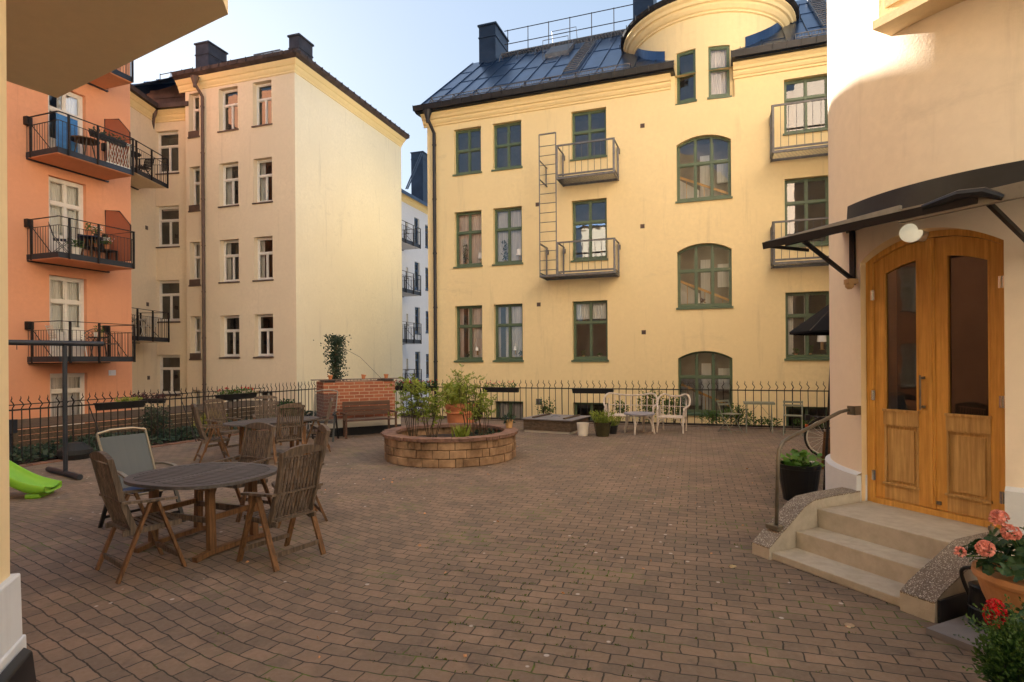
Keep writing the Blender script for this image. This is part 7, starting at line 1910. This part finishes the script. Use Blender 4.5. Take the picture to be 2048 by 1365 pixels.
m = MB(); m.pbox(OP, dc[0] - .0, dc[0] + .62, z + .35, z + 1.35, .35, .38); tag(m.build('blue_towel', 'blue'), 'bright blue cloth hanging in front of the upper orange building door', 'towel')
# lower balcony
z = ZB[3]
mini_chair('white slatted folding chair at the left end of the lowest orange balcony', OP, bu[0] + .38, z, .85, (.5, .86), 'whitep'); mini_chair('white folding chair second from the left on the lowest orange balcony', OP, bu[0] + .95, z, .7, (.7, -.7), 'whitep')
mini_table('small black folding table on the lowest orange balcony', OP, bu[0] + 1.55, z, .8, .28, .62, 'iron')
mini_pot('small white vase with a plant on the black balcony table, left of two', OP.P(bu[0] + 1.45, z + .625, .8), .055, .14, 'whitep', seed=7, sp_=.07, n=30); mini_pot('small pale green vase with a plant on the black balcony table, right of two', OP.P(bu[0] + 1.66, z + .625, .78), .06, .13, 'tanpot', seed=8, sp_=.08, n=40)
t = thing('ornate_bench', 'ornate brown metal bench with curved back on the lowest orange balcony', 'bench', OP.P(bu[1] - .6, z, .6), 'benches on the balconies'); m = MB(); m.pbox(OP, bu[1] - 1.05, bu[1] - .12, z + .40, z + .43, .45, .85); m.build('seat', 'sillb', t)
m = MB(); u0_, u1_ = bu[1] - 1.05, bu[1] - .12
m.tube(arc([OP.P(u0_, z + .42, .45), OP.P(u0_ + .05, z + .70, .42), OP.P((u0_ + u1_) / 2, z + .90, .40), OP.P(u1_ - .05, z + .70, .42), OP.P(u1_, z + .42, .45)]), .015, 5)
for k in range(1, 8):
    for r_ in range(3): u = u0_ + (u1_ - u0_) * k / 8; m.tube([OP.P(u - .05, z + .47 + r_ * .11, .43), OP.P(u + .05, z + .58 + r_ * .11, .43)], .008, 4); m.tube([OP.P(u + .05, z + .47 + r_ * .11, .43), OP.P(u - .05, z + .58 + r_ * .11, .43)], .008, 4)
m.build('backrest', 'sillb', t)
for u in (u0_ + .03, u1_ - .03): m = MB(); m.tube(arc([OP.P(u, z, .9), OP.P(u, z + .25, .80), OP.P(u, z + .42, .85)]), .016, 5); m.build('leg', 'sillb', t)
# wing balconies
zA, zBm = M2.Z(345, 374, 1.3), M2.Z(345, 677, 1.3)
mini_table('black round table on the upper balcony of the cream wing', M2, -1.7, zA, .8, .38, .70, 'iron'); mini_chair('black lounge chair on the upper balcony of the cream wing', M2, -.75, zA, .75, (-.2, -1), 'iron')
mini_pot('big bushy green plant in a dark tub on the lower balcony of the cream wing', M2.P(-2.25, zBm + .0, .95), .22, .30, 'blackp', leaf='darkleaf', seed=9, sp_=.36, lh=.5, n=420)
mini_table('white plastic garden table on the lower balcony of the cream wing', M2, -1.35, zBm, .8, .32, .68, 'whitep'); mini_chair('white plastic chair on the lower balcony of the cream wing', M2, -.55, zBm, .75, (-.1, -1), 'whitep')
# things on the window sills of the yellow building
def lampthing(label, u, z, s=1.0, d=-.265):
    c = Y.P(u, z, d); t = thing('table_lamp', label, 'lamp', c, 'white shaded lamps in the windows'); m = MB(); m.lathe(c, [(.05 * s, 0), (.05 * s, .01), (.03 * s, .03), (.035 * s, .16 * s), (.01, .18 * s)], 12); m.build('base', 'tanpot', t)
    m = MB(); m.lathe(c, [(.105 * s, .18 * s), (.085 * s, .36 * s)], 20, cap=False); m.build('lamp_shade', 'shade', t)
lampthing('white shaded lamp in the left window of the middle row of the yellow building', Y.U(957, 510) - .0, rowsC[1][1] + .06, 1.15); lampthing('white shaded lamp in the second window of the middle row of the yellow building', Y.U(1034.5, 510), rowsC[1][1] + .06, 1.25)
lampthing('white shaded lamp in the left window of the lowest full row of the yellow building', Y.U(949, 700), rowsC[2][1] + .2, .8); lampthing('white shaded lamp in the second window of the lowest full row of the yellow building', Y.U(1026, 700), rowsC[2][1] + .2, .8)
lampthing('white shaded lamp in the rightmost ground floor window of the yellow building', Y.U(1647, 700), rows5[2][1] + .25, 1.3)
for i, (px, r_, lf, lab, hh) in enumerate(((926, rowsC[1], 'ivy', 'tall dark conical plant behind glass in the left middle row window', .62), (1006, rowsC[1], 'ivy', 'tall dark conical plant behind glass in the second middle row window', .68), (933, rowsC[2], 'darkleaf', 'little green potted tree in the left lower window', .16), (1038, rowsC[2], 'darkleaf', 'little green potted tree in the second lower window', .16),
        (1163, rows3[2], 'shrubd', 'leafy potted plant left in the kitchen window of the yellow building', .16), (1196, rows3[2], 'shrubd', 'low herb pot right in the kitchen window of the yellow building', .05), (1594, rows5[2], 'shrubd', 'small green plant left in the rightmost lower window', .14), (1622, rows5[2], 'shrubd', 'bushy green plant middle of the rightmost lower window', .2), (1405, rows4[1], 'heath', 'white pot with purple flowers in the middle arched stair window', .1))):
    mini_pot(lab, Y.P(Y.U(px, 650), r_[1] + .055, -.275), .045, .11, ('terral', 'tanpot', 'whitep')[i % 3], leaf=lf, seed=140 + i, sp_=.10 if hh > .3 else .08, lh=hh, n=160 if hh > .3 else 60, grp='plants in the windows of the yellow building')
